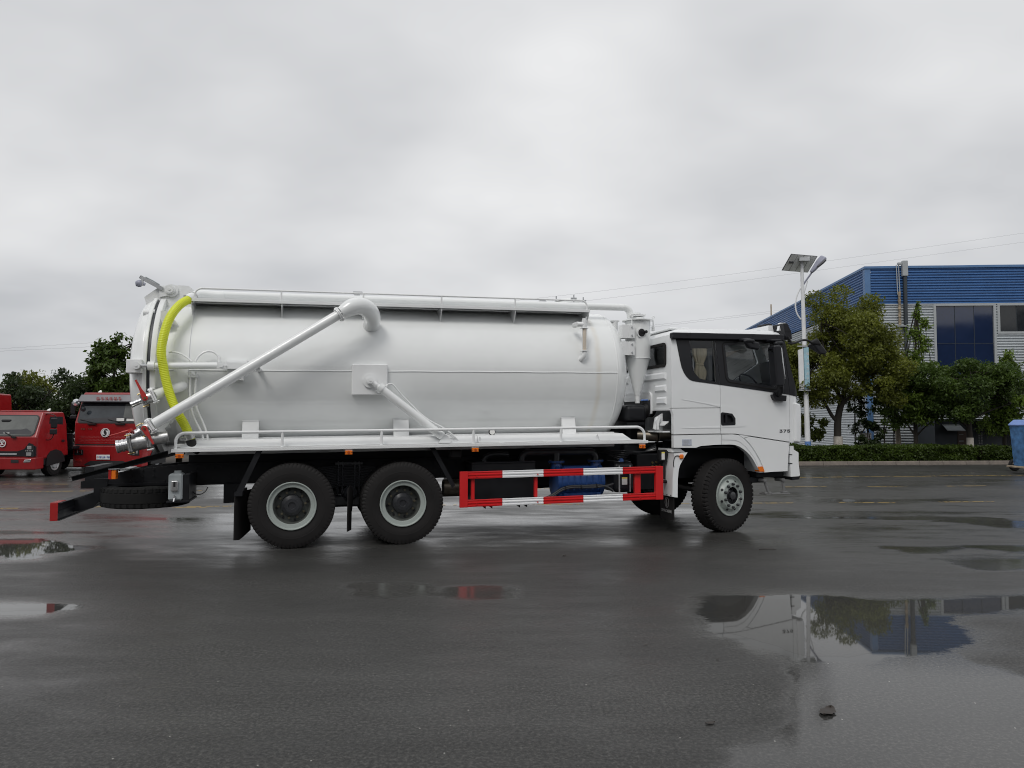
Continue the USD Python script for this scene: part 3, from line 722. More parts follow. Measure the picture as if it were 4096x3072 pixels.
# saplings and shrubs between the trunks
SAP = [('thin sapling with few leaves in front of the white corner wall', (14.42, 31.6), 3.0, 900, 'leaf_dark', 0.4), ('thin forked sapling in front of the notice board', (15.35, 31.0), 3.2, 1300, 'leaf_green', 0.55), ('leaning sapling in front of the white corrugated wall', (15.95, 31.4), 3.3, 1500, 'leaf_green', 0.6)]
for lab, (x, y), h, nl, lf, wd in SAP:
    bl = clump((0.1, 0, h * 0.68), (wd, wd, h * 0.34), 16, 0.28, rg)
    tree('sapling', lab, (x, y, 0.1), bl, nl, 0.12, lf, [([(0, 0, 0), (0.02, 0, h * .4), (0.05, 0, h)], (0.035, 0.008)), ([(0.01, 0, h * .3), (0.2, 0, h * .55), (0.3, 0, h * .8)], (0.02, 0.006))], int(x * 10), twigs=12, shell=0.1, aspect=0.6)
bl = clump((0, 0, 1.0), (0.5, 0.4, 0.75), 10, 0.26, rg)
tree('shrub', 'dark round-leaved shrub beside the blue corner post', (14.75, 31.2, 0.1), bl, 1500, 0.13, 'leaf_dark', [([(0, 0, 0), (0.02, 0, 0.6), (0, 0, 1.4)], (0.04, 0.01))], 61, twigs=6, shell=0.2, cat_='shrub', aspect=0.8)
bl = clump((0, 0, 1.25), (0.75, 0.5, 0.55), 10, 0.3, rg)
tree('shrub', 'bright lime green shrub left of the big tree trunk', (12.5, 31.5, 0.1), bl, 1800, 0.13, 'leaf_lime', [([(0, 0, 0), (0.02, 0, 0.6), (0, 0, 1.5)], (0.03, 0.01))], 62, twigs=6, shell=0.2, cat_='shrub', aspect=0.6)
bl = clump((0, 0, 1.0), (0.8, 0.6, 0.9), 14, 0.34, rg)
tree('shrub', 'dense dark shrub at the lamp pole beside the cab front', (11.35, 31.8, 0.1), bl, 5000, 0.11, 'leaf_dark', [([(0, 0, 0), (0.02, 0, 0.6), (0, 0, 1.5)], (0.04, 0.01))], 63, twigs=6, shell=0.3, cat_='shrub')
tree('bare_tree', 'pale patchy tree trunk between saplings and wall', (16.35, 31.9, 0.1), clump((0, 0, 3.2), (0.8, 0.7, 0.9), 10, 0.4, rg), 2600, 0.12, 'leaf_green',
     [([(0, 0, 0), (0.03, 0, 0.25), (0.03, 0, 1.2), (0.0, 0, 2.6)], (0.13, 0.08))], 64, trunk='pale_bark', twigs=6)


def hedge(label, a, b, depth, h, n, seed):
    """A clipped hedge: leaves over a box from a to b (along the kerb), over dark twigs."""
    rng = np.random.default_rng(seed)
    t = thing('hedge', label, 'hedge', group=None)
    L = b - a
    o = np.array([10.78, 28.24])
    P3 = []
    N = []
    for frac, fn, nn in ((0.42, lambda q: np.c_[q[:, 0] * L, np.zeros(len(q)), q[:, 1] * h], (0, -1, 0)), (0.46, lambda q: np.c_[q[:, 0] * L, q[:, 1] * depth, np.full(len(q), h)], (0, 0, 1)), (0.06, lambda q: np.c_[np.zeros(len(q)), q[:, 0] * depth, q[:, 1] * h], (-1, 0, 0)), (0.06, lambda q: np.c_[np.full(len(q), L), q[:, 0] * depth, q[:, 1] * h], (1, 0, 0))):
        q = rng.random((int(n * frac), 2))
        P3.append(fn(q)); N.append(np.tile(nn, (len(q), 1)))
    P, N = np.vstack(P3), np.vstack(N).astype(float)
    bulge = (meshkit.fbm(P * [2.2, 2.2, 3.0], 3, seed) - 0.5) * 0.30
    P = P + N * (bulge + rng.normal(0, 0.03, len(P)))[:, None]
    P[:, 2] = np.clip(P[:, 2], 0.0, None)
    xy = o + ku * (a + P[:, :1]) + kn * (0.42 + P[:, 1:2])
    nw = np.c_[N[:, :1] * ku + N[:, 1:2] * kn, N[:, 2]]
    W = np.c_[xy, P[:, 2] + 0.10]
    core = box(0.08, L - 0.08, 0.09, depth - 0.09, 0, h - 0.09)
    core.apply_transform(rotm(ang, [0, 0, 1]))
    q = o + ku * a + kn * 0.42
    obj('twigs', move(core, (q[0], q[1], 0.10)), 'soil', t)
    obj('foliage', leaves(W, 0.085, rng, 0.6, nw, 0.7), 'leaf_hedge', t, smooth=False)


hedge('long clipped green hedge behind the kerb, left of the round tree', -5.2, 7.75, 1.15, 0.55, 36000, 5)
hedge('short clipped hedge right of the round tree trunk', 8.05, 9.75, 1.1, 0.52, 6000, 6)

# the trees behind the red trucks on the left
LEFT = [('dark_tree', 'low dark tree at the far left above the light truck', (-17.9, 27.0), 3.6, 1.5, 'leaf_dark', 12000), ('dark_tree', 'dark bushy tree behind the light red truck', (-16.4, 27.4), 3.7, 1.5, 'leaf_dark', 14000),
        ('dark_tree', 'dark bushy tree left of the grey-visored truck', (-15.2, 26.8), 3.65, 1.3, 'leaf_dark', 13000), ('dark_tree', 'dark tree right behind the grey-visored truck', (-13.9, 27.6), 3.5, 1.5, 'leaf_dark', 14000),
        ('olive_tree', 'yellowish tree top at the far left edge', (-18.3, 28.6), 3.75, 1.4, 'leaf_olive', 9000), ('dark_tree', 'low dark tree behind the tank end', (-12.2, 27.6), 3.8, 1.5, 'leaf_dark', 9000)]
for k, (nm, lab, (x, y), h, w, lf, nl) in enumerate(LEFT):
    bl = clump((0, 0, h * 0.52), (w * 0.75, w * 0.7, h * 0.38), 24, 0.5, rg)
    tree(nm, lab, (x, y, 0), bl, nl, 0.12, lf, [([(0, 0, 0), (0.05, 0, h * .4), (0, 0, h * .8)], (0.12, 0.03)), ([(0, 0, h * .25), (0.4, 0, h * .5), (0.7, 0, h * .7)], (0.06, 0.02))], 70 + k, twigs=10, shell=0.35)
bl = clump((0.2, 0, 3.2), (0.95, 0.9, 1.0), 26, 0.40, rg) + [(0.35, 0, 4.45, .32, .3, .3), (-0.25, 0, 4.2, .34, .3, .3), (0.85, 0, 4.3, .35, .3, .3)] + clump((0.2, 0, 2.0), (0.9, 0.8, 0.8), 10, 0.42, rg)
tree('bright_tree', 'taller bright green tree with pointed leaf sprays beside the tank', (-14.25, 26.4, 0), bl, 12000, 0.16, 'leaf_green',
     [([(0, 0, 0), (0.05, 0, 1.6), (0.2, 0, 3.0), (0.3, 0, 4.5)], (0.12, 0.015)), ([(0, 0, 1.2), (-0.3, 0, 2.2), (-0.5, 0, 3.4)], (0.06, 0.012)), ([(0.1, 0, 1.6), (0.6, 0, 2.6), (0.9, 0, 4.3)], (0.06, 0.012))], 81, twigs=20, shell=0.25, up=0.8, aspect=0.5)

# ------------------------------------------------------------------ blue and white industrial hall
FA = -0.075
hall = thing('industrial_hall', 'blue and white corrugated industrial hall with tall blue windows', 'building', (16.62, 35.0, 0.0), FA)
TOP, BAND = 8.96, 7.18


def corrugated(x0, x1, z0, z1, pitch=0.125, depth=0.055, holes=(), y=0.0):
    """Sheet with horizontal ribs along x, in the plane y; holes are (x0, x1, z0, z1) openings."""
    zc = np.unique(np.r_[z0, np.arange(math.ceil(z0 / pitch) * pitch, z1, pitch / 8), z1])
    ph = (zc / pitch) % 1.0
    off = -depth * np.interp(ph, [0, .16, .34, .60, .80, 1.0], [0, 0, 1, 1, 0.1, 0])
    xc = np.unique(np.r_[x0, x1, [h[k] for h in holes for k in (0, 1)]])
    V = np.array([(x, y + o, z) for z, o in zip(zc, off) for x in xc])
    F = []
    n = len(xc)
    for a in range(len(zc) - 1):
        zm = (zc[a] + zc[a + 1]) / 2
        for b in range(n - 1):
            xm = (xc[b] + xc[b + 1]) / 2
            if any(h[0] < xm < h[1] and h[2] < zm < h[3] for h in holes):
                continue
            i0 = a * n + b
            F += [(i0, i0 + 1, i0 + n + 1), (i0, i0 + n + 1, i0 + n)]
    return trimesh.Trimesh(V, F, process=False)


W1 = (3.08, 5.74, 1.95, 7.10)      # tall blue window
W2 = (5.92, 7.55, 5.80, 7.10)
W3 = (7.62, 9.4, 5.80, 7.10)
obj('upper_cladding', corrugated(0.22, 26, BAND, TOP - 0.12), 'blue_sheet', hall, smooth=50)
obj('lower_cladding', corrugated(0.22, 26, 0, BAND - 0.05, holes=(W1, W2, W3)), 'white_sheet', hall, smooth=50)
R = np.array([[0, -1, 0, 0], [1, 0, 0, 0], [0, 0, 1, 0], [0, 0, 0, 1.0]])     # local +x of the sheet runs back along the side
side_u = corrugated(-46, -0.02, BAND, TOP - 0.12)
side_l = corrugated(-46, -0.02, 0, BAND - 0.05)
RS = rotm(-PI / 2, [0, 0, 1])
obj('upper_cladding', xf(side_u, RS), 'blue_sheet', hall, smooth=50, label='blue corrugated side wall running back')
obj('lower_cladding', xf(side_l, RS), 'white_sheet', hall, smooth=50, label='white corrugated side wall running back')
obj('corner_post', box(-0.05, 0.21, -0.06, 0.2, 0, TOP - 0.02, 0.01), 'blue_trim', hall)
obj('parapet_cap', cat(box(-0.08, 26, -0.10, 0.25, TOP - 0.12, TOP, 0.01), box(-0.08, 0.25, 0.25, 46, TOP - 0.12, TOP, 0.01)), 'blue_trim', hall)
obj('band_trim', box(0.215, 26, -0.06, 0.02, BAND - 0.06, BAND - 0.005), 'sill_grey', hall)
obj('roof', box(0.1, 25.9, 0.1, 45.9, TOP - 0.35, TOP - 0.3), 'sill_grey', hall)
obj('inner_wall', cat(box(0.3, 25.5, 0.75, 0.8, 0, TOP - 0.4), box(0.70, 0.75, 0.8, 45, 0, TOP - 0.4)), 'dark_cladding', hall)


def hall_window(w, cols, rows, pane_mat, label):
    x0, x1, z0, z1 = w
    wf = obj('window', cat(box(x0 - .06, x0 + .05, -.07, .12, z0 - .06, z1 + .06), box(x1 - .05, x1 + .06, -.07, .12, z0 - .06, z1 + .06), box(x0 + .05, x1 - .05, -.07, .12, z1 - .04, z1 + .06), box(x0 + .05, x1 - .05, -.07, .12, z0 - .06, z0 + .05)), 'sill_grey', hall, label=label)
    cx, rz = np.linspace(x0 + .05, x1 - .05, cols + 1), np.r_[z0 + .05, rows, z1 - .04] if len(rows) else np.array([z0 + .05, z1 - .04])
    rngw = np.random.default_rng(int(x0 * 10))
    for a in range(cols):
        for b in range(len(rz) - 1):
            p = box(cx[a] + .012, cx[a + 1] - .012, 0.0, 0.012, rz[b] + .012, rz[b + 1] - .012)
            c = p.bounds.mean(0)
            p.apply_transform(rotm(rngw.normal(0, 0.006), [1, 0, 0], c)); p.apply_transform(rotm(rngw.normal(0, 0.006), [0, 0, 1], c))
            obj('pane', p, pane_mat, wf)
    obj('mullion', cat([box(x - .010, x + .010, -.01, .02, z0 + .05, z1 - .04) for x in cx[1:-1]] + [box(x0 + .05, x1 - .05, -.009, .019, z - .010, z + .010) for z in rz[1:-1]] + [box(x0 + .05, x0 + .06, 0.03, 0.04, z0 + .05, z0 + .06)]), 'dark_cladding', wf)


hall_window(W1, 3, [3.6, 5.3], 'blue_glass', 'tall window of dark blue panes')
hall_window(W2, 2, [], 'dark_glass', 'dark window left of the frame edge')
hall_window(W3, 2, [], 'dark_glass', 'dark window at the right edge')
obj('downpipe', cat(box(1.66, 1.80, -0.22, -0.05, 6.2, 8.5, 0.02), box(1.66, 1.78, -0.20, -0.06, 2.0, 6.1, .02)), 'dark_cladding', hall)
obj('duct_head', cat(box(1.60, 1.84, -0.26, -0.05, 8.45, 9.18, 0.02), box(1.42, 1.6, -0.2, -0.06, 9.0, 9.10)), 'sill_grey', hall)
obj('lagged_pipe', cat(*[cyl((1.46 + 0.01 * math.sin(k * 1.7), -0.14, 6.18 + k * 0.12), (1.46 + 0.01 * math.sin(k * 1.7 + 1.7), -0.14, 6.29 + k * 0.12), 0.06 + 0.012 * math.sin(k * 2.3), None, 8) for k in range(13)]), 'rusty_duct', hall, label='pipe in torn brown lagging')
obj('bare_pipe', cat(cyl((1.40, -0.12, 7.6), (1.36, -0.12, 9.0), 0.022, None, 8), cyl((1.50, -0.12, 7.7), (1.46, -0.12, 9.0), 0.022, None, 8)), 'sill_grey', hall)
obj('pipe_shelf', box(1.3, 1.85, -0.3, -0.03, 6.08, 6.13), 'sill_grey', hall)
obj('roof_mast', cyl((0.15, 17, TOP), (0.15, 17, TOP + 0.9), 0.05, None, 8), 'rusty_duct', hall)

# low dark gatehouse in front of the hall
gh = thing('gatehouse', 'low dark clad gatehouse with awning and brown door behind the hedge', 'building', (18.36, 32.6, 0.0), FA)
obj('wall', cat(box(0, 1.88, 0, 1.8, 0, 1.72), box(1.9, 4.6, 0.05, 1.8, 0, 1.72)), 'dark_cladding', gh)
obj('roof_edge', box(-0.03, 4.6, -0.06, 1.85, 1.73, 1.79), 'awning_grey', gh)
obj('awning', prism([(-0.005, 1.56), (-0.50, 1.30), (-0.50, 1.27), (-0.005, 1.53)], 0.30, 1.02, 'yz'), 'awning_grey', gh)
obj('door', box(0.92, 1.28, -0.03, -0.005, 0.02, 1.33), 'brown_door', gh)
obj('slot', cat(*[box(0.98, 1.16, -0.04, -0.031, z, z + 0.018) for z in (1.12, 0.86, 0.80, 0.66, 0.55)]), 'sill_grey', gh, kind='stuff')
obj('lettering', cat(*[hanzi([q], 0.085, (x, y, z), w=.13) for x, y in ((1.785, -0.006), (1.915, 0.044)) for z, q in zip(np.arange(0.35, 1.32, 0.115), ('cheng', 'li', 'zhuang', 'che', 'yong', 'ping', 'ban', 'shang', 'biao'))]), 'letter_grey', gh)
obj('awning', prism([(0.045, 1.50), (-0.42, 1.30), (-0.42, 1.27), (0.045, 1.47)], 2.85, 3.6, 'yz'), 'awning_grey', gh, label='awning over the barred window')
wd = obj('window', cat(*[box(x, x + .05, 0.02, 0.048, 0.3, 1.22) for x in (2.88, 3.22, 3.55)], box(2.88, 3.6, 0.021, 0.047, 1.22, 1.27)), 'awning_grey', gh)
obj('pane', box(2.93, 3.55, 0.035, 0.045, 0.3, 1.22), 'dark_glass', wd)

nb = thing('notice_board', 'small white notice board with red and grey lines behind the hedge', 'notice board', (15.05, 32.0, 0.1), -0.05)
obj('board', box(-0.25, 0.25, -0.02, 0.02, 0.2, 1.08, 0.008), 'sign_white', nb)
obj('header', box(-0.26, 0.0, -0.03, 0.03, 1.081, 1.15), 'pole_blue', nb)
obj('lettering', cat(*[box(-0.2 + (0.24 if k % 2 else 0), -0.02 + (0.2 if k % 2 else 0), -0.026, -0.021, 0.95 - k * 0.05, 0.965 - k * 0.05) for k in range(12)]), 'text_red', nb)
obj('post', cat(cyl((-0.2, 0.05, 0), (-0.2, 0.05, 1.0), 0.02), cyl((0.2, 0.05, 0), (0.2, 0.05, 1.0), 0.02)), 'sill_grey', nb)

# ------------------------------------------------------------------ solar street lamp
lp = thing('street_lamp', 'white solar street lamp with tilted panel, blue foot and side signs', 'street lamp', (11.80, 30.0, 0.0))
LEAN = lambda z: -0.017 * z
obj('pole', tube([(0.02 + LEAN(z), 0, z) for z in (0.0, 0.5, 2, 4, 6, 8.02)], [0.115, 0.11, 0.10, 0.085, 0.075, 0.065], 16), 'pole_white', lp)
obj('foot_band', tube([(0.02 + LEAN(z), 0, z) for z in (0.0, 0.85, 0.86)], [0.1195, 0.1145, 0.1145], 16), 'pole_blue', lp)
pt = np.array([LEAN(8.0) - 0.02, 0.0, 7.98])
Rp = rotm(math.radians(-40), [1, 0, 0]) @ rotm(math.radians(2), [0, 0, 1])
panel = box(-0.60, 0.60, -0.42, 0.42, -0.012, 0.012, 0.005)
back = cat(*[box(-0.58 + 0.29 * k + .01, -0.58 + 0.29 * (k + 1) - .01, -0.40, 0.40, -0.020, -0.0125) for k in range(4)])
T = np.eye(4); T[:3, 3] = pt + [-0.05, 0.0, 0.05]
SH = rotm(math.radians(12), [0, 0, 1])
pn = obj('solar_panel', xf(panel, T @ SH @ Rp), 'panel_frame', lp)
obj('back_sheet', xf(back, T @ SH @ Rp), 'panel_back', pn)
obj('junction_box', cat(xf(box(-0.5, -0.42, -0.08, 0.0, -0.06, -0.021), T @ SH @ Rp), xf(box(-0.39, -0.33, -0.08, 0.0, -0.05, -0.021), T @ SH @ Rp)), 'panel_frame', pn)
obj('battery_box', box(pt[0] - 0.16, pt[0] + 0.26, -0.30, -0.10, 8.06, 8.22, 0.015), 'silver_paint', lp)
arm = spline([(-0.13, 0, 7.0), (-0.02, -0.05, 7.25), (0.10, -0.14, 7.45), (0.22, -0.22, 7.66)], 12)
obj('arm', tube(arm, 0.035, 8), 'lamp_grey', lp)
obj('brace', cat(tube(spline([(-0.18, 0, 5.75), (-0.36, 0, 6.05), (-0.37, 0, 6.55), (-0.16, 0, 7.05)], 14), 0.03, 8), tube(spline([(-0.10, 0, 6.6), (-0.02, -.03, 6.9), (0.07, -0.1, 7.3)], 8), 0.02, 8)), 'pole_white', lp)
head = hull([(0.20, -0.24, 7.66), (0.28, -0.3, 7.74), (0.50, -0.42, 8.00), (0.42, -0.30, 8.04), (0.62, -0.45, 8.12), (0.55, -0.33, 8.2)], 0.075, 2)
lh = obj('lamp_head', head, 'lamp_grey', lp)
obj('lens', xf(hull([(0.37, -0.46, 7.82), (0.52, -0.53, 7.95), (0.60, -0.55, 8.04)], 0.05, 2), np.eye(4)), 'panel_frame', lh)
for s, (xa, xb), mt in ((0, (-0.34, -0.16), 'sign_white'), (1, (-0.13, 0.06), 'sign_blue')):
    sg = obj('sign_box', prism([(xa + LEAN(0), 2.92), (xb, 2.98 if s else 2.95), (xb - 0.03, 4.62 if s else 4.56), (xa - 0.03, 4.5 if not s else 4.58)], -0.19, -0.12 if s else -0.10), mt, lp)
    if s:
        obj('lettering', cat(*[hanzi([g], 0.10, (-0.06 - 0.003 * k, -0.193, 4.3 - k * 0.2)) for k, g in enumerate(('cheng', 'li', 'zhuang', 'che', 'yong', 'ping'))]), 'sign_white', sg)
obj('sign_rail', cat(box(-0.36, 0.09, -0.20, -0.09, 2.86, 2.915), box(-0.38, 0.06, -0.20, -0.09, 4.63, 4.67)), 'silver_paint', lp)

# ------------------------------------------------------------------ blue refuse bin on a cart at the right edge
bn = thing('refuse_bin', 'faded blue refuse bin on a small wheeled cart at the right edge', 'bin', (16.36, 23.8, 0.0))
obj('body', hull([(-0.27, -0.3, 0.27), (0.3, -0.3, 0.27), (-0.27, 0.3, 0.27), (0.3, 0.3, 0.27), (-0.33, -0.36, 1.5), (0.38, -0.36, 1.5), (-0.33, 0.36, 1.5), (0.38, 0.36, 1.5)], 0.02, 1), 'bin_blue', bn)
obj('lid', hull([(-0.35, -0.38, 1.55), (0.42, -0.38, 1.55), (-0.35, 0.38, 1.55), (0.42, 0.38, 1.55), (-0.28, -0.25, 1.68), (0.34, -0.25, 1.68), (-0.28, 0.25, 1.68), (0.34, 0.25, 1.68)], 0.03, 2), 'bin_lid', bn)
obj('cart_deck', box(-0.40, 1.0, -0.4, 0.5, 0.19, 0.245, 0.01), 'rusty_duct', bn)
obj('cart_rail', cat(box(0.75, 0.8, 0.5, 1.75, 0.19, 0.235), box(1.0, 1.05, 0.45, 1.75, 0.19, 0.235)), 'black_plastic', bn)
obj('leg', cat(cyl((-0.22, -0.3, 0.19), (-0.27, -0.3, 0.0), 0.03, 0.022), box(-0.32, -0.12, -0.33, -0.27, 0.13, 0.185)), 'black_plastic', bn)
for xx in (0.60, 1.15):
    w = thing('wheel', parent=bn)
    obj('tyre', lathe([(-.05, .11), (-.05, .17), (-.02, .2), (.02, .2), (.05, .17), (.05, .11)], (xx, 1.6, 0.2), (0, 1, 0), 28), 'rubber', w)
    obj('spokes', cat(cyl((xx, 1.57, .2), (xx, 1.63, .2), 0.04), *[tube([(xx, 1.6, 0.2), (xx + .115 * math.cos(q), 1.6, .2 + .115 * math.sin(q))], 0.016, 6) for q in np.arange(5) * 2 * PI / 5 + .3]), 'black_plastic', w)
obj('axle', cyl((0.6, 1.6, .2), (1.15, 1.6, .2), 0.02), 'black_plastic', bn)

# ------------------------------------------------------------------ overhead wires
WIRES = [('upper overhead wire crossing the sky above the lamp', [(-30, 60, 10.2), (5.66, 60, 12.0), (20.6, 60, 14.0), (39.5, 60, 16.75), (70, 60, 21.5)]), ('second overhead wire crossing the sky behind the lamp', [(-30, 60, 9.9), (6.1, 60, 11.4), (20.6, 60, 13.35), (41.4, 60, 16.3), (70, 60, 20.6)]),
         ('low overhead wire pair, upper strand behind the cab roof', [(-20, 60, 6.6), (11.3, 60, 9.42), (20.6, 60, 10.55), (40, 60, 13.2)]), ('low overhead wire pair, lower strand behind the cab roof', [(-20, 60, 6.35), (11.3, 60, 9.28), (20.6, 60, 10.40), (40, 60, 13.0)]),
         ('faint upper wire in the sky at the left', [(-60, 60, 6.2), (-41.1, 60, 7.34), (-33, 60, 7.9), (-22, 60, 8.5)]), ('faint lower wire in the sky at the left', [(-60, 60, 6.1), (-41.1, 60, 7.14), (-33.2, 60, 7.56), (-22, 60, 8.1)])]
for lab, pts in WIRES:
    obj('overhead_wire', tube(spline(pts, 40), 0.006, 5), 'wire', smooth=60, label=lab, cat='wire', group='overhead wires')

# ------------------------------------------------------------------ bits lying on the asphalt
rb = np.random.default_rng(9)
BITS = [('large dark wet leaf lying in the mirror puddle', (1.72, 4.16), 0.15, 0.9), ('dark curled leaf left of the puddle', (1.04, 4.0), 0.06, 0.3), ('small dark leaf on the asphalt in front of the truck', (0.62, 8.91), 0.07, 1.1), ('thin dark twig on the asphalt below the front wheel', (3.18, 9.39), 0.22, 0.1),
        ('tiny dark leaf in the middle of the yard', (0.95, 5.38), 0.035, 0.4), ('tiny dark crumb near the puddle edge', (1.37, 5.06), 0.03, 0.6)]
for lab, (x, y), sz, a in BITS:
    tw = 'twig' in lab
    t = np.linspace(-1, 1, 15)
    if tw:
        m = tube(spline([(-sz / 2, 0, 0.008), (-sz * .1, sz * .04, 0.012), (sz * .2, -sz * .02, 0.012), (sz / 2, sz * .05, 0.008)], 12), np.linspace(.006, .003, 12), 6)
    else:
        wdt = (1 - t ** 2) ** 0.7 * (1 + 0.12 * np.sin(t * 9)) * 0.26
        up, lo_ = np.c_[t * .5, wdt, np.abs(t) ** 2 * .06 + .05 * (t > .5) * (t - .5)], np.c_[t * .5, -wdt, np.abs(t) ** 2 * .06 + .03]
        V = np.vstack([up, np.c_[t * .5, 0 * t, 0.012 + 0 * t], lo_]) * sz + [0, 0, 0.006]
        F = []
        for q in range(14):
            for o_ in (0, 15):
                F += [(o_ + q, o_ + q + 1, o_ + q + 16), (o_ + q, o_ + q + 16, o_ + q + 15)]
        m = trimesh.Trimesh(V, F, process=False)
    m.apply_transform(rotm(a, [0, 0, 1]))
    obj('twig' if tw else 'fallen_leaf', move(m, (x, y, 0)), 'leaf_litter', label=lab, cat='twig' if tw else 'leaf')

# the hall across the yard, behind the viewer: seen only as a dark band in paint, glass and windows
oh = thing('industrial_hall', 'long blue corrugated hall across the yard, mirrored in the windows and white paint', 'building', (0, -60, 0), PI)
obj('upper_cladding', corrugated(-130, 130, 10.5, 18.0, pitch=0.5, depth=0.12), 'dull_blue_sheet', oh, smooth=50)
obj('lower_cladding', corrugated(-130, 130, 0, 10.4, pitch=0.5, depth=0.12), 'grey_sheet', oh, smooth=50)
obj('wall', box(-129.9, 129.9, 0.1, 12, 0, 17.9), 'dark_cladding', oh)
obj('roof_edge', box(-130.1, 130.1, -0.1, 12, 18.0, 18.2), 'blue_trim', oh)
for k in range(9):
    obj('window', box(-82 + k * 20, -70 + k * 20, -0.22, -0.13, 2.0, 9.0), 'dark_glass', oh)

# ------------------------------------------------------------------ the vacuum tanker truck
RK = 0.0145      # the unladen body sits slightly nose-up


def rk(m):
    m = m.copy()
    m.vertices = m.vertices + np.c_[np.zeros((len(m.vertices), 2)), RK * (m.vertices[:, 0] - 2.0)]
    return m


TR = thing('vacuum_truck', 'white vacuum tanker truck with yellow hose and red and white side guard', 'truck', (-3.04, 10.512, 0), 0.2581)


def tp(name, mesh, mat_, parent=None, **k):
    return obj(name, rk(mesh), mat_, parent or TR, **k)


# -- tank
TZ, TRAD = 2.249, 0.968
prof = [(-1.64, 0.0), (-1.64, TRAD), (4.40, TRAD), (4.46, TRAD - 0.001)]
for t in np.linspace(0.06, 1, 22):
    a = t * PI / 2
    r = TRAD * max(math.cos(a), 0) ** 0.55 if t < 1 else 0.0
    prof.append((4.46 + 0.30 * math.sin(a) ** 1.15, r))
tank = tp('tank', lathe(prof, (0, 0, TZ), (1, 0, 0), 96), 'tank_paint', smooth=28)
tp('weld_seam', cat(tube([(x, -TRAD - 0.001, TZ + 0.004 * math.sin(x * 9) * (0.5)) for x in np.linspace(-1.6, 4.46, 60)], 0.008, 6)), 'white_paint', tank)
tp('weld_ring', lathe([(4.44, TRAD - .002), (4.45, TRAD + .005), (4.465, TRAD + .004), (4.475, TRAD - .004)], (0, 0, TZ), (1, 0, 0), 96), 'white_paint', tank)
tp('tank_flange', lathe([(-1.672, .9), (-1.672, 1.065), (-1.665, 1.07), (-1.62, 1.07), (-1.612, 1.065), (-1.612, .95)], (0, 0, TZ), (1, 0, 0), 96), 'white_frame_paint', tank)
tp('gasket', lathe([(-1.711, .9), (-1.711, 1.045), (-1.673, 1.045), (-1.673, .9)], (0, 0, TZ), (1, 0, 0), 96), 'gasket', tank)
tp('reinforcing_band', lathe([(-1.42, TRAD - .01), (-1.42, TRAD + .012), (-1.25, TRAD + .012), (-1.25, TRAD - .01)], (0, 0, TZ), (1, 0, 0), 96), 'white_paint', tank)
dprof = [(-1.712, .9), (-1.712, 1.065), (-1.72, 1.07), (-1.752, 1.07), (-1.76, 1.06)]
for t in np.linspace(0, 1, 16):
    a = t * PI / 2
    dprof.append((-1.76 - 0.26 * math.sin(a), 1.03 * max(math.cos(a), 0) ** 0.7))
door = tp('rear_door', lathe(dprof, (0, 0, TZ), (1, 0, 0), 96), 'white_paint', smooth=28)
# hinge plates on top, camera arm
hp = [(-1.876, 3.220), (-1.687, 3.372), (-1.535, 3.388), (-1.353, 3.384), (-1.289, 3.331), (-1.30, 3.10), (-1.55, 3.0), (-1.824, 3.02)]
for y in (-0.47, 0.43):
    tp('hinge_plate', prism(hp, y, y + 0.03), 'white_frame_paint', door)
lug = [(-1.70, 3.33), (-1.66, 3.20), (-1.45, 3.16), (-1.45, 3.30)]
tp('hinge_lug', cat(prism(Polygon([(-1.70, 3.33), (-1.69, 3.22), (-1.60, 3.245), (-1.545, 3.24), (-1.50, 3.29), (-1.55, 3.385)]).union(Point(-1.555, 3.312).buffer(.082)), -0.50, -0.475), cyl((-1.571, -0.53, 3.322), (-1.571, -0.50, 3.322), .06, None, 28), cyl((-1.571, -0.538, 3.322), (-1.571, -0.53, 3.322), .048, None, 28), cyl((-1.571, -0.548, 3.322), (-1.571, -0.538, 3.322), .015)), 'white_frame_paint', door)
a0, a1 = np.array([-1.917, -0.52, 3.468]), np.array([-1.655, -0.50, 3.325])
dd = (a1 - a0) / np.linalg.norm(a1 - a0); nn = np.array([-dd[2], 0, dd[0]]); nn = nn if nn[2] > 0 else -nn
ca = tp('camera_arm', cat(*[trimesh.convex.convex_hull(np.array([p + nn * s * .022 + np.array([0, t, 0]) for p in (a0, a1) for s in (-1, 1) for t in (-.02, .02)]))]), 'silver_paint')
tp('arm_end', trimesh.convex.convex_hull(np.array([a0 - dd * .003 + dd * e + nn * s * .017 + np.array([0, t, 0]) for e in (0, -.004) for s in (-1, 1) for t in (-.015, .015)])), 'black_plastic', ca)
tp('cable', tube([a0 + nn * .03 + dd * .05, a0 + nn * .033 + dd * .15, a0 + nn * .03 + dd * .24], .008, 6), 'grey_plastic', ca)
tp('bracket', box(-1.905, -1.88, -.54, -.50, 3.36, 3.46), 'silver_paint', ca)
tp('reversing_camera', cat(lathe([(-.05, 0), (-.045, .03), (-.02, .044), (.01, .046), (.03, .03), (.03, 0)], (-1.925, -.52, 3.385), (1, 0, 0.15), 20), cyl((-1.90, -.52, 3.385), (-1.86, -.52, 3.375), .02)), 'lamp_grey', ca)
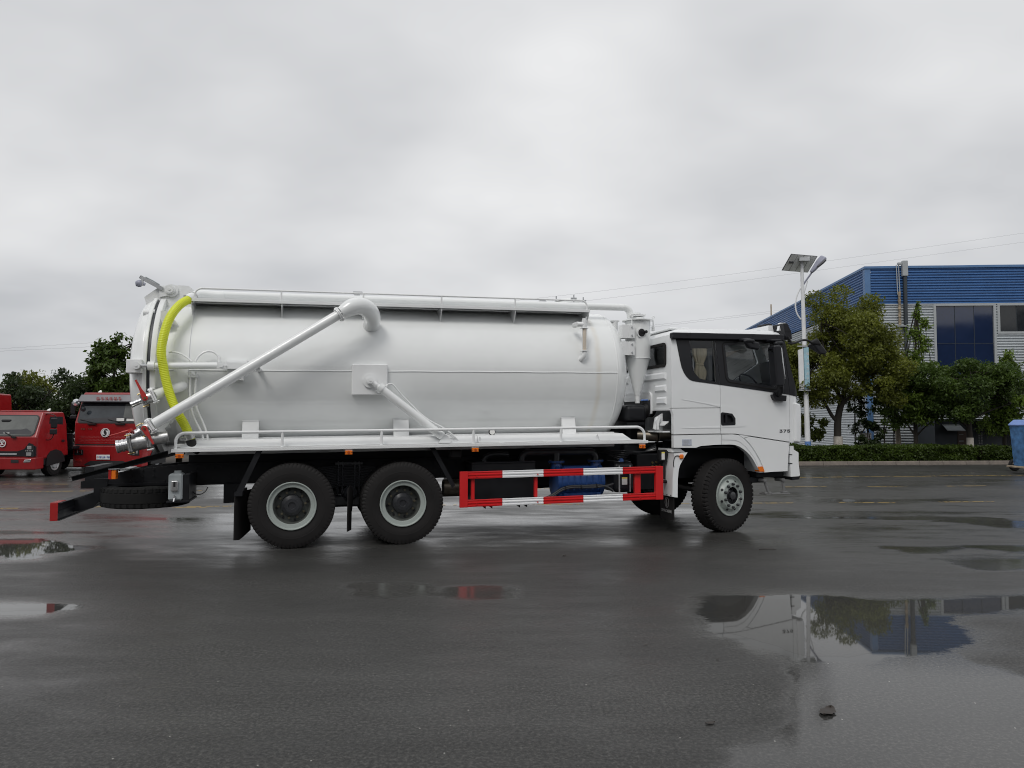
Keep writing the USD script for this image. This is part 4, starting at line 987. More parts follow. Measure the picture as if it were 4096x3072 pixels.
# latches on the door rim, catches on the tank flange
hw = thing('door_clamp', parent=TR)
tp('barrel', cat(tm(m3.Manifold.cylinder(.13, .045, .045, 28).rotate((0, 90, 0)).translate((-1.83, -.70, 2.985)) - m3.Manifold.cylinder(.2, .018, .018, 20).translate((-1.785, -.70, 2.93))), box(-1.83, -1.73, -.69, -.62, 2.86, 2.95, .02)), 'white_frame_paint', hw)
for zc, s, yc in ((2.93, 1, -0.86), (1.55, -1, -0.86)):
    for q in (0, 1):
        ct = [(-1.60 + .04 * q, zc + s * (.06 - .05 * q)), (-1.50 + .04 * q, zc + s * (.06 - .05 * q)), (-1.52 + .04 * q, zc + s * (.02 - .05 * q)), (-1.49 + .05 * q, zc + s * (.0 - .05 * q)), (-1.45 + .04 * q, zc - s * .1), (-1.56 + .03 * q, zc - s * .16), (-1.60 + .04 * q, zc - s * .02)]
        tp('catch', prism(ct, yc - .03 + .06 * q, yc - .01 + .06 * q), 'white_frame_paint')
lb = tp('latch_box', box(-1.925, -1.75, -1.11, -.80, 2.203, 2.368, .006), 'white_frame_paint', door)
ram = thing('door_ram', parent=TR)
tp('rod', cyl((-1.80, -1.14, 2.287), (-1.67, -1.12, 2.287), .019), 'silver_paint', ram)
tp('rod_eye', cat(cyl((-1.802, -1.18, 2.287), (-1.802, -1.115, 2.287), .042, None, 24), cyl((-1.802, -1.19, 2.287), (-1.802, -1.18, 2.287), .015)), 'white_frame_paint', ram)
tp('barrel', cat(cyl((-1.684, -1.1, 2.287), (-.90, -1.1, 2.299), .040, None, 24), cyl((-1.685, -1.1, 2.287), (-1.61, -1.1, 2.288), .054, None, 24)), 'white_paint', ram)
tp('clevis', cat(prism([(-.905, 2.262), (-.905, 2.338), (-.80, 2.330), (-.55, 2.333), (-.58, 2.255), (-.79, 2.258)], -1.135, -1.065), box(-.80, -.555, -1.06, -.9, 2.335, 2.372, .004), cyl((-.853, -1.15, 2.298), (-.853, -1.13, 2.298), .024), cyl((-.80, -1.15, 2.296), (-.80, -1.13, 2.296), .011)), 'white_frame_paint', ram)
tp('bracket', box(-.79, -.60, -1.07, -.88, 2.12, 2.262, .005), 'white_frame_paint', ram)
fit = []
fit.append(tube(spline([(-1.47, -1.02, 2.46), (-1.38, -1.04, 2.46), (-1.29, -1.05, 2.42), (-1.20, -1.07, 2.345)], 14), .011, 8))
fit.append(tube(spline([(-1.16, -1.06, 2.345), (-1.11, -1.05, 2.43), (-1.02, -1.045, 2.478), (-.935, -1.05, 2.455), (-.89, -1.06, 2.39), (-.885, -1.07, 2.345)], 18), .012, 8))
fit.append(cyl((-.885, -1.07, 2.34), (-.885, -1.065, 2.40), .017))
fit.append(tube(spline([(-1.62, -1.02, 2.33), (-1.62, -1.03, 2.42), (-1.58, -1.03, 2.46), (-1.50, -1.02, 2.462)], 10), .011, 8))
tp('hydraulic_hose', cat(fit), 'white_frame_paint', ram)
for dx in (0.0, 0.06):
    tp('line_pipe', tube(spline([(-1.22 + dx, -1.0, 2.23), (-1.225 + dx, -.985, 2.0), (-1.21 + dx, -.97, 1.80), (-1.16 + dx * 1.3, -.94, 1.62), (-1.09 + dx, -.93, 1.48), (-1.07 + dx, -.92, 1.33)], 20), .0125, 8), 'white_frame_paint')
tp('pipe_clamp', cat(box(-1.245, -1.135, -1.02, -.98, 2.155, 2.185), box(-1.12, -1.02, -.95, -.91, 1.455, 1.49)), 'white_frame_paint')

# -- yellow ribbed hose
hpts = [(-1.300, -.74, 3.160), (-1.405, -.93, 3.03), (-1.487, -1.06, 2.82), (-1.52, -1.12, 2.63), (-1.533, -1.15, 2.444), (-1.507, -1.15, 2.276), (-1.478, -1.15, 2.137), (-1.394, -1.15, 1.857), (-1.312, -1.14, 1.675), (-1.246, -1.11, 1.549), (-1.205, -1.09, 1.437), (-1.185, -1.08, 1.38)]
NR = 96
hs = spline(hpts, NR * 6 + 1)
hr = 0.0530 + 0.0016 * np.cos(np.arange(len(hs)) / 6 * 2 * PI)
tp('suction_hose', tube(hs, hr, 20), 'hose_yellow', smooth=50)
tp('hose_clamp', cat(tube(hs[-30:-6], .062, 18), box(-1.30, -1.22, -1.16, -1.10, 1.385, 1.42, .005)), 'steel')
tp('hose_tail', tube(spline([hs[-6], (-1.16, -1.06, 1.31), (-1.10, -1.02, 1.26)], 8), .058, 16), 'black_plastic')
el = spline([(-1.305, -.745, 3.155), (-1.275, -.69, 3.20), (-1.22, -.60, 3.247), (-1.10, -.56, 3.258), (-.9, -.56, 3.258)], 24)
tp('elbow_pipe', cat(tube(el, .060, 20), tube(el[0:4], .066, 20)), 'white_paint')
tp('elbow_clamp', cat(tube(el[4:6], .0645, 20), box(-1.36, -1.33, -.78, -.74, 3.165, 3.21)), 'steel')

# -- top pipe, shelf, rail
tp('top_pipe', cat(cyl((-1.0, -.56, 3.258), (4.72, -.56, 3.258), .052, None, 24), tube(np.vstack([arc((4.72, 3.148), .11, PI / 2, 0, 12, 'xz', -.56), [(4.835, -.56, 3.10)]]) + [0, 0, 0], .052, 22)), 'white_paint', smooth=50)
SZ, SY = 3.137, -.78
sh = tp('walkway_shelf', cat(box(-1.28, 4.105, SY, -.45, SZ + .030, SZ + .038), box(-1.28, 4.105, SY - .005, SY + .004, SZ, SZ + .040, .002), box(-1.28, 4.105, -.46, -.25, SZ + .02, SZ + .028)), 'white_frame_paint')
for x in (-1.265, -.17, .87, 1.938, 2.99, 4.09):
    g = Polygon([(SY + .006, SZ + .028), (SY + .006, SZ - .04), (-.70, SZ - .13), (-.645, SZ - .175), (-.55, SZ - .08), (-.30, SZ + .015), (-.30, SZ + .028)])
    if abs(x - 1.4) > 2:
        g = g.difference(Point(-.66, SZ - .075).buffer(.028))
    tp('shelf_bracket', prism(g, x - .004, x + .004, 'yz'), 'white_frame_paint', sh)
RZ, RY = 3.307, SY + .015
rail = [(-1.231, RY, SZ + .04), (-1.231, RY, RZ - .09)] + [tuple(p) for p in arc((-1.141, RZ - .09), .09, PI, PI / 2, 8, 'xz', RY)] + [(3.975, RY, RZ)] + [tuple(p) for p in arc((3.975, RZ - .09), .09, PI / 2, 0, 8, 'xz', RY)] + [(4.065, RY, SZ + .04)]
tr_ = tp('top_rail', tube(rail, .0125, 10), 'white_frame_paint', smooth=50)
for x in (-.178, .876, 1.934, 2.984):
    tp('post', cyl((x, RY, SZ + .04), (x, RY, RZ), .0115, None, 10), 'white_frame_paint', tr_)
ht = tp('manhole', cat(cyl((4.05, 0, 3.15), (4.05, 0, 3.37), .215, None, 40), cyl((4.05, 0, 3.37), (4.05, 0, 3.39), .235, None, 40), lathe([(0, .235), (.02, .225), (.045, .15), (.055, 0)], (4.05, 0, 3.40), (0, 0, 1), 40)), 'white_paint')
for x, y in ((3.83, -.05), (4.27, -.05), (4.05, .23), (4.05, -.23)):
    tp('swing_bolt', cat(cyl((x, y, 3.33), (x, y, 3.48), .011), box(x - .045, x + .045, y - .012, y + .012, 3.42, 3.437)), 'silver_paint', ht)
tp('relief_valve', cat(box(.75, .93, -.25, -.1, 3.20, 3.30), cyl((.82, -.18, 3.30), (.82, -.18, 3.395), .04), box(.76, .90, -.22, -.14, 3.395, 3.43, .01)), 'silver_paint')
tp('top_cover', prism([(3.30, 3.2), (3.52, 3.39), (3.57, 3.40), (3.80, 3.2)], -.25, -.05), 'silver_paint')

# -- big suction pipe with its swan neck
sp = spline([(1.0, -.80, 2.86), (1.02, -.95, 2.93), (1.0, -1.1, 3.0), (.90, -1.18, 3.06), (.76, -1.20, 3.075), (.635, -1.24, 3.0)], 30)
p0, p1 = np.array([-1.555, -1.33, 1.588]), np.array([.535, -1.26, 2.942])
ax = (p1 - p0) / np.linalg.norm(p1 - p0)
swan = spline([(.985, -.66, 2.83), (.985, -.80, 2.905), (.972, -.99, 2.985), (.90, -1.12, 3.05), (.78, -1.205, 3.072), (.67, -1.245, 3.03), tuple(p1 + ax * .045)], 30)
rr = np.interp(np.linspace(0, 1, 30), [0, .85, .86, 1], [.110, .110, .106, .080])
sn = tp('swan_neck', tube(swan, rr, 26), 'white_paint', smooth=50)
tp('base_ring', tube(swan[:2] - [0, 0.0, 0.0], .116, 26), 'white_paint', sn)
sq = thing('suction_pipe', parent=TR)
tp('pipe', cyl(p0, p1, .062, None, 30), 'white_paint', sq)
tp('flange', cat(cyl(p1 - ax * .005, p1 + ax * .010, .098, None, 28), cyl(p1 + ax * .014, p1 + ax * .028, .098, None, 28)), 'white_frame_paint', sq)
ua, va, _ = frame_of(ax)
tp('bolt', cat(*[cyl(p1 - ax * .016 + .083 * (math.cos(a) * ua + math.sin(a) * va), p1 + ax * .04 + .083 * (math.cos(a) * ua + math.sin(a) * va), .009, None, 6) for a in np.arange(6) * PI / 3]), 'white_frame_paint', sq)
tp('pipe_stay', cyl((-.42, -1.28, 2.26), (-.42, -.93, 2.26), .03), 'white_frame_paint', sq)


def sqplate(c, d, half, t, up=(0, 0, 1), b=.004):
    """A square flange plate of thickness t about c, normal d."""
    d = np.asarray(d, float) / np.linalg.norm(d)
    e = np.array(up, float) - d * np.dot(up, d); e /= np.linalg.norm(e)
    s = np.cross(d, e)
    return trimesh.convex.convex_hull(np.array([np.asarray(c) + d * q * t / 2 + e * i * half * (1 if abs(j) < .9 else .8) + s * j * half * (1 if abs(i) < .9 else .8) for q in (-1, 1) for i, j in ((1, .8), (1, -.8), (-1, .8), (-1, -.8), (.8, 1), (-.8, 1), (.8, -1), (-.8, -1))]))


def gate_valve(label, c, d, r, body_len, lever_dir, cap_r, parent, lever_len=.20):
    """Flange, body, flange, hose coupling and a red lever. c: centre of the first flange; d: outward direction."""
    d = np.asarray(d, float) / np.linalg.norm(d)
    c = np.asarray(c, float)
    tp('flange', cat(sqplate(c, d, r * (1.62 if lever_len else 1.3), .02), sqplate(c + d * .023, d, r * (1.58 if lever_len else 1.28), .018)), 'white_frame_paint' if lever_len else 'steel', parent)
    tp('body', cat(cyl(c + d * .03, c + d * (.03 + body_len), r * 1.12, None, 26)), 'steel', parent)
    e = c + d * (.03 + body_len)
    tp('flange', cat(sqplate(e + d * .012, d, r * 1.58, .016), sqplate(e + d * .032, d, r * 1.55, .016)), 'steel', parent)
    tp('seal', sqplate(e + d * .022, d, r * 1.50, .006), 'gasket', parent)
    tp('coupling', lathe([(0, 0), (0, cap_r), (.02, cap_r), (.025, cap_r * .9), (.04, cap_r * .9), (.045, cap_r), (.065, cap_r), (.07, cap_r * .92), (.09, cap_r * .92), (.095, cap_r * 1.02), (.125, cap_r * 1.02), (.13, cap_r * .9), (.13, 0)], e + d * .04, d, 26), 'bright_steel', parent)
    u, v, _ = frame_of(d)
    tp('bolt', cat(*[cyl(e - d * .012 + r * 1.28 * (i * u + j * v), e + d * .055 + r * 1.28 * (i * u + j * v), .009, None, 6) for i in (-1, 1) for j in (-1, 1)]), 'brass', parent)
    tp('bolt', cat(*[cyl(c - d * .03 + r * 1.3 * (i * u + j * v), c + d * .04 + r * 1.3 * (i * u + j * v), .009, None, 6) for i in (-1, 1) for j in (-1, 1)]), 'white_frame_paint', parent)
    if not lever_len:
        return
    s = c + d * (.03 + body_len * .72) + np.array([0, -r * 1.12, 0])
    tp('spindle', cat(cyl(s, s + [0, -.05, 0], .024), cyl(s + [0, -.05, 0], s + [0, -.075, 0], .013)), 'brass', parent)
    L = np.asarray(lever_dir, float); L /= np.linalg.norm(L)
    q = s + np.array([0, -.045, 0])
    w = np.cross(L, [0, 1, 0]); w /= np.linalg.norm(w)
    pts = [(0, .028), (.06, .026), (.11, .015), (lever_len, .010)]
    out = Polygon([(a, b) for a, b in pts] + [(a, -b) for a, b in pts[::-1]]).union(Point(0, 0).buffer(.032))
    m = trimesh.creation.extrude_polygon(out, .014, engine='earcut')
    T = np.eye(4); T[:3, 0], T[:3, 1], T[:3, 2] = L, np.cross([0, -1, 0], L), [0, -1, 0]; T[:3, 3] = q
    m.apply_transform(T)
    tp('lever', m, 'handle_red', parent)


v1 = thing('gate_valve', parent=TR)
gate_valve('', (-1.577, -1.335, 1.574), (-.83, -.05, -.52), .057, .055, (.57, 0, -1.0), .053, v1, .21)
# larger outlet valve on the door, in front of the tank end
v2 = thing('gate_valve', parent=TR)
dq = np.array([-.93, -.12, -.19]); dq /= np.linalg.norm(dq)
q0 = np.array([-1.605, -1.30, 1.397])
tp('outlet_pipe', cyl(q0 - dq * .20, q0 + dq * .01, .07, None, 24), 'steel', v2)
gate_valve('', q0, dq, .082, .155, (-1.0, 0, -.27), .074, v2, 0)
tp('lever', cat(hull([(-1.795, -1.44, 1.515), (-1.87, -1.44, 1.495)], .013, 1), hull([(-1.87, -1.44, 1.495), (-2.0, -1.44, 1.458)], .007, 1), cyl((-1.79, -1.46, 1.515), (-1.79, -1.36, 1.515), .02), cyl((-1.79, -1.38, 1.515), (-1.785, -1.36, 1.43), .016)), 'handle_red', v2)
# upper valve
v3 = thing('gate_valve', parent=TR)
q1 = np.array([-1.600, -1.13, 1.93]); du = np.array([-.90, -.12, -.42]); du /= np.linalg.norm(du)
tp('outlet_pipe', tube(spline([(-1.30, -.93, 2.06), (-1.38, -1.0, 2.02), (-1.48, -1.06, 1.985), tuple(q1)], 10), .060, 22), 'white_paint', v3)
gate_valve('', q1, du, .062, .075, (-.50, 0, 1.0), .036, v3, .24)
tp('end_cap', lathe([(-.02, 0), (-.02, .05), (.02, .05), (.02, 0)], (-1.60, -1.12, 1.437), (0, 1, 0), 20), 'sticker_white', v2)

# -- mounting plate with the lifting ram
pl = tp('mounting_plate', cat(box(.728, 1.184, -1.03, -.90, 1.938, 2.335, .008)), 'white_frame_paint')
tp('trunnion', cat(cyl((.957, -1.055, 2.118), (.957, -1.03, 2.118), .09, None, 32), cyl((.957, -1.10, 2.118), (.957, -1.055, 2.118), .048, None, 28), cyl((.957, -1.115, 2.118), (.957, -1.10, 2.118), .036, None, 24), cyl((.957, -1.125, 2.118), (.957, -1.115, 2.118), .012)), 'white_frame_paint', pl)
lr = thing('lifting_ram', parent=TR)
r0, r1 = np.array([.985, -1.12, 2.098]), np.array([1.955, -1.12, 1.342])
rx = (r1 - r0) / np.linalg.norm(r1 - r0)
tp('rod', cat(cyl(r0 + rx * .01, r0 + rx * .10, .030), cyl(r0 + rx * .05, r0 + rx * .062, .035)), 'white_frame_paint', lr)
tp('barrel', cat(cyl(r0 + rx * .105, r1 - rx * .07, .055, None, 26), cyl(r0 + rx * .10, r0 + rx * .155, .066, None, 26), cyl(r1 - rx * .12, r1 - rx * .105, .058, None, 26)), 'white_paint', lr)
tp('foot', cat(prism(Polygon([(1.85, 1.30), (1.90, 1.39), (1.945, 1.41), (2.02, 1.33), (2.0, 1.298)]), -1.15, -1.09)), 'white_frame_paint', lr)
tp('ram_hose', cat(tube(spline([(1.158, -1.12, 2.035), (1.18, -1.12, 2.07), (1.215, -1.12, 2.078), (1.292, -1.11, 2.017), (1.475, -1.1, 1.82), (1.705, -1.1, 1.613), (1.937, -1.1, 1.481), (2.031, -1.1, 1.411), (2.141, -1.1, 1.294)], 40), .0105, 8), tube(spline([(1.92, -1.13, 1.375), (1.96, -1.13, 1.41), (2.0, -1.12, 1.405), (2.05, -1.11, 1.36)], 12), .009, 8), cyl((1.15, -1.12, 2.02), (1.17, -1.12, 2.06), .016)), 'white_frame_paint', lr)

# -- sight gauge
sg = thing('sight_gauge', parent=TR)
tp('head', cat(cyl((3.835, -.86, 2.93), (3.835, -1.0, 2.93), .038), cyl((3.835, -.985, 2.93), (3.935, -1.0, 2.93), .034), cyl((3.935, -1.0, 2.88), (3.935, -1.0, 2.985), .036, None, 20), cyl((3.935, -1.0, 2.985), (3.935, -1.0, 3.015), .032, None, 8), box(3.89, 3.98, -1.045, -.955, 2.868, 2.88, .003)), 'white_frame_paint', sg)
tp('glass_tube', cyl((3.933, -1.0, 2.56), (3.933, -1.0, 2.87), .030, None, 20), 'gauge_tube', sg)
tp('tie_rod', cat(*[cyl((3.933 + .038 * math.cos(a), -1.0 + .038 * math.sin(a), 2.55), (3.933 + .038 * math.cos(a), -1.0 + .038 * math.sin(a), 2.88), .005, None, 6) for a in (-.5, -2.6, 1.2)]), 'white_frame_paint', sg)
tp('foot', cat(box(3.887, 3.978, -1.045, -.955, 2.548, 2.56, .003), tube(spline([(3.933, -1.0, 2.55), (3.93, -1.0, 2.50), (3.915, -.985, 2.455), (3.90, -.93, 2.435), (3.90, -.88, 2.43)], 12), .034, 16)), 'white_frame_paint', sg)

# -- cyclone separator between tank and cab
cy = thing('cyclone_separator', parent=TR)
CX, CY = 4.93, -.60
tp('body', lathe([(2.485, .188), (2.49, .188), (3.045, .188), (3.045, 0)], (CX, CY, 0), (0, 0, 1), 44), 'white_paint', cy)
tp('weld_bead', lathe([(2.478, .18), (2.482, .192), (2.49, .192), (2.495, .186)], (CX, CY, 0), (0, 0, 1), 44), 'white_paint', cy)
tp('cone', lathe([(1.935, 0), (1.935, .040), (2.485, .187)], (CX - .008, CY, 0), (0, 0, 1), 44), 'white_paint', cy)
tp('spout', cyl((CX - .008, CY, 1.82), (CX - .008, CY, 1.94), .037, None, 24), 'white_frame_paint', cy)
tp('lid', cat(cyl((CX, CY, 3.047), (CX, CY, 3.060), .232, None, 44), cyl((CX, CY, 3.06), (CX, CY, 3.10), .10, None, 36), cyl((CX - .02, CY, 3.10), (CX - .02, CY, 3.17), .065, None, 30)), 'white_paint', cy)
tp('inlet_flange', cat(box(CX - .13, CX + .09, CY - .1, CY + .1, 3.115, 3.128, .003), box(CX - .13, CX + .09, CY - .1, CY + .1, 3.132, 3.145, .003)), 'white_frame_paint', cy)
for a in (-2.35, -.25, 1.2):
    x, y = CX + .235 * math.cos(a), CY + .235 * math.sin(a)
    tp('eye_bolt', cat(cyl((x, y, 2.92), (x, y, 3.085), .008, None, 8), tube(arc((x, 3.105), .020, 0, 2 * PI, 16, 'xz', y), .0065, 6), box(x - .02, x + .02, y - .02, y + .02, 2.90, 2.97, .005)), 'white_frame_paint', cy)
for z in (2.62, 2.87):
    br = tp('bracket', cat(box(4.70, 4.79, CY - .21, CY - .195, z - .10, z + .10, .002), box(4.60, 4.78, CY - .195, CY - .05, z - .10, z + .10, .002)), 'white_frame_paint', cy)
    for q in (-.06, .06):
        tp('bolt', cyl((4.745, CY - .225, z + q), (4.745, CY - .21, z + q), .013, None, 6), 'silver_paint', br)
pc = np.array([CX - .04, CY, 2.855]); pv = np.array([.10, -1, 0]); pv /= np.linalg.norm(pv)
pw = tp('sight_port', cat(cyl(pc + pv * .165, pc + pv * .195, .075, None, 32)), 'white_frame_paint', cy)
tp('port_glass', lathe([(.195, .058), (.21, .05), (.215, 0)], pc, pv, 28), 'black_plastic', pw)
tp('knob', cat(cyl(pc + pv * .21 + [.05, 0, .01], pc + pv * .24 + [.05, 0, .01], .024, None, 8), box(pc[0] - .0, pc[0] + .09, pc[1] - .225, pc[1] - .215, pc[2], pc[2] + .02)), 'black_plastic', pw)
tp('drain_handle', hull([(CX + .03, CY - .06, 1.862), (CX + .13, CY - .06, 1.864)], .011, 1), 'blue_cap', cy)
tp('relief_pipe', cat(cyl((4.62, -.45, 2.9), (4.62, -.45, 3.05), .05), box(4.56, 4.68, -.5, -.4, 3.05, 3.07)), 'white_frame_paint', cy)

# -- saddles, sub-frame, walkway, panels, lower rail
for x0, x1 in ((-.625, -.425), (1.295, 1.50), (3.68, 3.88)):
    sl = [(-.755, 1.61), (-.72, 1.62), (-.74, 1.36), (-.83, 1.36)]
    tp('saddle_plate', cat(prism([(-.745, 1.615), (-.70, 1.615), (-.76, 1.34), (-.83, 1.34)], x0, x1, 'yz'), box(x0 - .01, x1 + .01, -.755, -.69, 1.612, 1.622, .002)), 'white_frame_paint')
tp('sub_frame', cat(box(-1.30, 4.50, -.72, -.40, 1.19, 1.40, .004), box(-1.30, 4.50, .40, .72, 1.19, 1.40, .004), *[box(x - .06, x + .06, -.72, .72, 1.19, 1.38) for x in (-1.0, 0.4, 1.8, 3.2, 4.3)]), 'white_frame_paint')
PT = 1.288
wk = tp('walkway', cat(box(-1.375, 4.785, -1.25, -.70, PT - .008, PT, .002), box(-1.378, 4.788, -1.253, -1.243, PT - .042, PT + .001, .002)), 'white_frame_paint')
rgt = np.random.default_rng(5)
chk = []
for x in np.arange(-1.36, 4.76, .034):
    for z, s in ((PT - .014, 1), (PT - .030, -1)):
        c = np.array([x + (0.017 if s < 0 else 0), -1.2535, z])
        e = np.array([.011, 0, s * .006]); n_ = np.array([-s * .002, 0, .0035])
        chk.append(trimesh.Trimesh([c - e, c + n_ * .6 + [0, -.0016, 0], c + e, c - n_ * .6 + [0, -.0016, 0], c + n_, c - n_], [(0, 5, 3), (0, 3, 1), (0, 1, 4), (2, 3, 5), (2, 1, 3), (2, 4, 1)], process=False))
tp('checker_ribs', cat(chk), 'white_frame_paint', wk, smooth=False, kind='stuff')
for x0, x1, e0, e1 in ((-1.31, 2.378, .13, 0), (2.384, 4.103, 0, 0), (4.109, 4.60, 0, .12)):
    tp('skirt_panel', trimesh.convex.convex_hull(np.array([(x0, -1.13, PT + .003), (x1, -1.13, PT + .003), (x0 + e0, -1.06, PT + .098), (x1 - e1, -1.06, PT + .098), (x0 + e0, -.76, PT + .102), (x1 - e1, -.76, PT + .102), (x0, -.74, PT + .003), (x1, -.74, PT + .003)])), 'white_frame_paint', wk)
tp('rivet', cat(*[cyl((x, -1.10, PT + z), (x, -1.112, PT + z - .002), .011, None, 10) for x in (2.41, 4.08) for z in (.03, .07)]), 'white_frame_paint', wk)
tp('hinge_tab', cat(*[box(x, x + .07, -1.16, -1.13, PT + .001, PT + .012, .002) for x in (2.66, 3.33, 4.25)]), 'white_frame_paint', wk)
tp('tray', box(-1.36, -1.26, -1.05, -.85, PT + .012, PT + .05, .004), 'white_frame_paint', wk)
LZ = 1.474
lrail = [(-1.335, -1.215, PT), (-1.335, -1.215, LZ - .10)] + [tuple(p) for p in arc((-1.235, LZ - .10), .10, PI, PI / 2, 9, 'xz', -1.215)] + [(1.5, -1.215, LZ), (4.63, -1.215, LZ)] + [tuple(p) for p in arc((4.63, LZ - .12), .12, PI / 2, 0, 9, 'xz', -1.215)] + [(4.75, -1.215, PT)]
lo = tp('lower_rail', tube(lrail, .0185, 12), 'white_frame_paint', smooth=50)
for x in (-.115, 1.10, 2.30, 3.515):
    tp('post', cyl((x, -1.215, PT), (x, -1.215, LZ), .017, None, 12), 'white_frame_paint', lo)
tp('pressure_gauge', cat(cyl((2.62, -.90, PT + .14), (2.62, -.94, PT + .14), .045, None, 24), cyl((2.62, -.9, PT), (2.62, -.9, PT + .1), .012)), 'black_plastic')
tp('gauge_face', cyl((2.62, -.941, PT + .14), (2.62, -.943, PT + .14), .037, None, 24), 'sticker_white')
for x in (-1.285, .69, 2.32, 4.705):
    al = tp('side_marker', box(x - .046, x + .046, -1.252, -1.222, PT - .112, PT - .062, .005), 'amber_lens')
    tp('reflector', cyl((x, -1.2525, PT - .087), (x, -1.256, PT - .087), .018, None, 18), 'amber_dark', al)
    tp('tab', box(x - .048, x + .048, -1.235, -1.222, PT - .061, PT - .043, .001), 'white_frame_paint', al)
    tp('screw', cat(cyl((x - .038, -1.2525, PT - .087), (x - .038, -1.256, PT - .087), .006, None, 8), cyl((x + .038, -1.2525, PT - .087), (x + .038, -1.256, PT - .087), .006, None, 8)), 'black_plastic', al)

# -- red and white side guard
gd = thing('side_guard', parent=TR)


def ribrail(x0, x1, zc, h=.094):
    a = h / 2
    pr = [(-1.205, -a), (-1.232, -a), (-1.236, -a + .012), (-1.236, -a + .022), (-1.222, -a + .030), (-1.222, -a + .040), (-1.236, -a + .048), (-1.236, -a + .060), (-1.224, -a + .068), (-1.224, -a + .076), (-1.234, a - .010), (-1.232, a), (-1.205, a)]
    return prism([(y, zc + z) for y, z in pr], x0, x1, 'yz')


TOPZ, BOTZ = .871, .503
for zc in (TOPZ, BOTZ):
    for (x0, x1), c in zip(((2.225, 2.692), (2.694, 3.262), (3.264, 3.832), (3.834, 4.412), (4.414, 4.905)), ('red', 'white', 'red', 'white', 'red')):
        tp('rail_red' if c == 'red' else 'rail_white', ribrail(x0, x1, zc), 'guard_' + c, gd, smooth=20)
tp('end_post', box(2.118, 2.224, -1.245, -1.195, .452, .920, .004), 'guard_red', gd)
tp('end_post', box(4.906, 5.018, -1.245, -1.18, .452, .920, .004), 'guard_red', gd)
for x0, x1 in ((2.279, 2.325), (3.15, 3.192), (4.612, 4.70)):
    tp('inner_post', box(x0, x1, -1.19, -1.14, .55, .823, .003), 'guard_red', gd)
tp('bolt_head', cat(*[cyl((x, -1.236, z), (x, -1.245, z), .010, None, 8) for x in (2.34, 3.18, 4.67) for z in (TOPZ - .015, BOTZ - .015)]), 'guard_red', gd)
tp('guard_foot', cat(*[prism([(x, .455), (x + .055, .455), (x + .055, .415)], -1.16, -1.10) for x in (2.43, 2.52, 2.90, 3.0)]), 'black_frame', gd)

# -- chassis frame and running gear
ch = thing('chassis', parent=TR)
for y in (-.47, .39):
    web = Polygon([(-2.54, .80), (-2.54, .88), (-1.9, 1.02), (-1.3, 1.066), (5.3, 1.066), (5.3, .80)])
    tp('frame_rail', cat(prism(web, y, y + .02), prism([(-2.54, .79), (5.3, .79), (5.3, .80), (-2.54, .80)], y, y + .08), prism([(-1.3, 1.066), (5.3, 1.066), (5.3, 1.076), (-1.3, 1.076)], y, y + .08)), 'black_frame', ch)
for x in (-2.45, -1.1, -.3, .7, 1.7, 2.8, 4.0, 5.1):
    tp('cross_member', box(x - .05, x + .05, -.45, .45, .82, 1.06), 'black_frame', ch)
tp('reinforcement', cat(box(-1.28, 2.2, -.482, -.471, .82, 1.05), box(-1.3, 4.6, -.44, .39, 1.08, 1.188)), 'black_frame', ch)
hx = [(x, z) for x in np.r_[-2.1:-1.4:.13, -1.2:-.5:.1, 1.7:2.2:.1] for z in (.86, .93, 1.01) if rgt.random() < .75]
tp('rivets', cat(*[cyl((x, -.484, z), (x, -.495, z), .012, None, 7) for x, z in hx]), 'black_plastic', ch, kind='stuff')
tp('ramp_bar', cat(prism([(-2.558, .964), (-2.545, .908), (-1.49, 1.176), (-1.49, 1.255)], -.80, -.78), prism([(-2.558, .964), (-2.556, .955), (-1.49, 1.246), (-1.49, 1.255)], -.88, -.80), prism([(-2.545, .916), (-2.543, .908), (-1.49, 1.176), (-1.49, 1.186)], -.86, -.80)), 'black_frame', label='sloping black channel bar')
tp('ramp_bar', cat(prism([(-2.558, .964), (-2.545, .908), (-1.49, 1.176), (-1.49, 1.255)], .78, .80)), 'black_frame')
tl = tp('tail_lamp', box(-2.105, -2.058, -.86, -.74, .922, 1.034, .004), 'amber_lens')
tp('red_lens', box(-2.14, -2.107, -.86, -.74, .922, 1.034, .004), 'red_lens', tl)
tp('bracket', box(-2.145, -1.895, -.86, -.50, 1.038, 1.052, .003), 'silver_paint', tl)
ub = tp('underrun_bumper', cat(box(-2.655, -2.575, -1.195, 1.195, .487, .69, .004)), 'black_frame')
tp('end_cap', box(-2.655, -2.573, -1.20, -1.194, .486, .692, .002), 'red_lens', ub)
tp('reflective_strip', box(-2.656, -2.572, -1.193, -.9, .691, .695), 'red_lens', ub)
for y in (-.60, .56):
    tp('bumper_bracket', prism([(-2.574, .52), (-2.574, .66), (-2.36, .74), (-2.36, .92), (-2.20, .92), (-2.22, .74), (-2.36, .56)], y, y + .03), 'black_frame', ub)
tp('bumper_flange', cat(box(-2.575, -2.55, -1.19, 1.19, .676, .69), box(-2.575, -2.55, -1.19, 1.19, .487, .50), box(-2.576, -2.566, -1.19, 1.19, .57, .60)), 'black_frame', ub)

# wheels


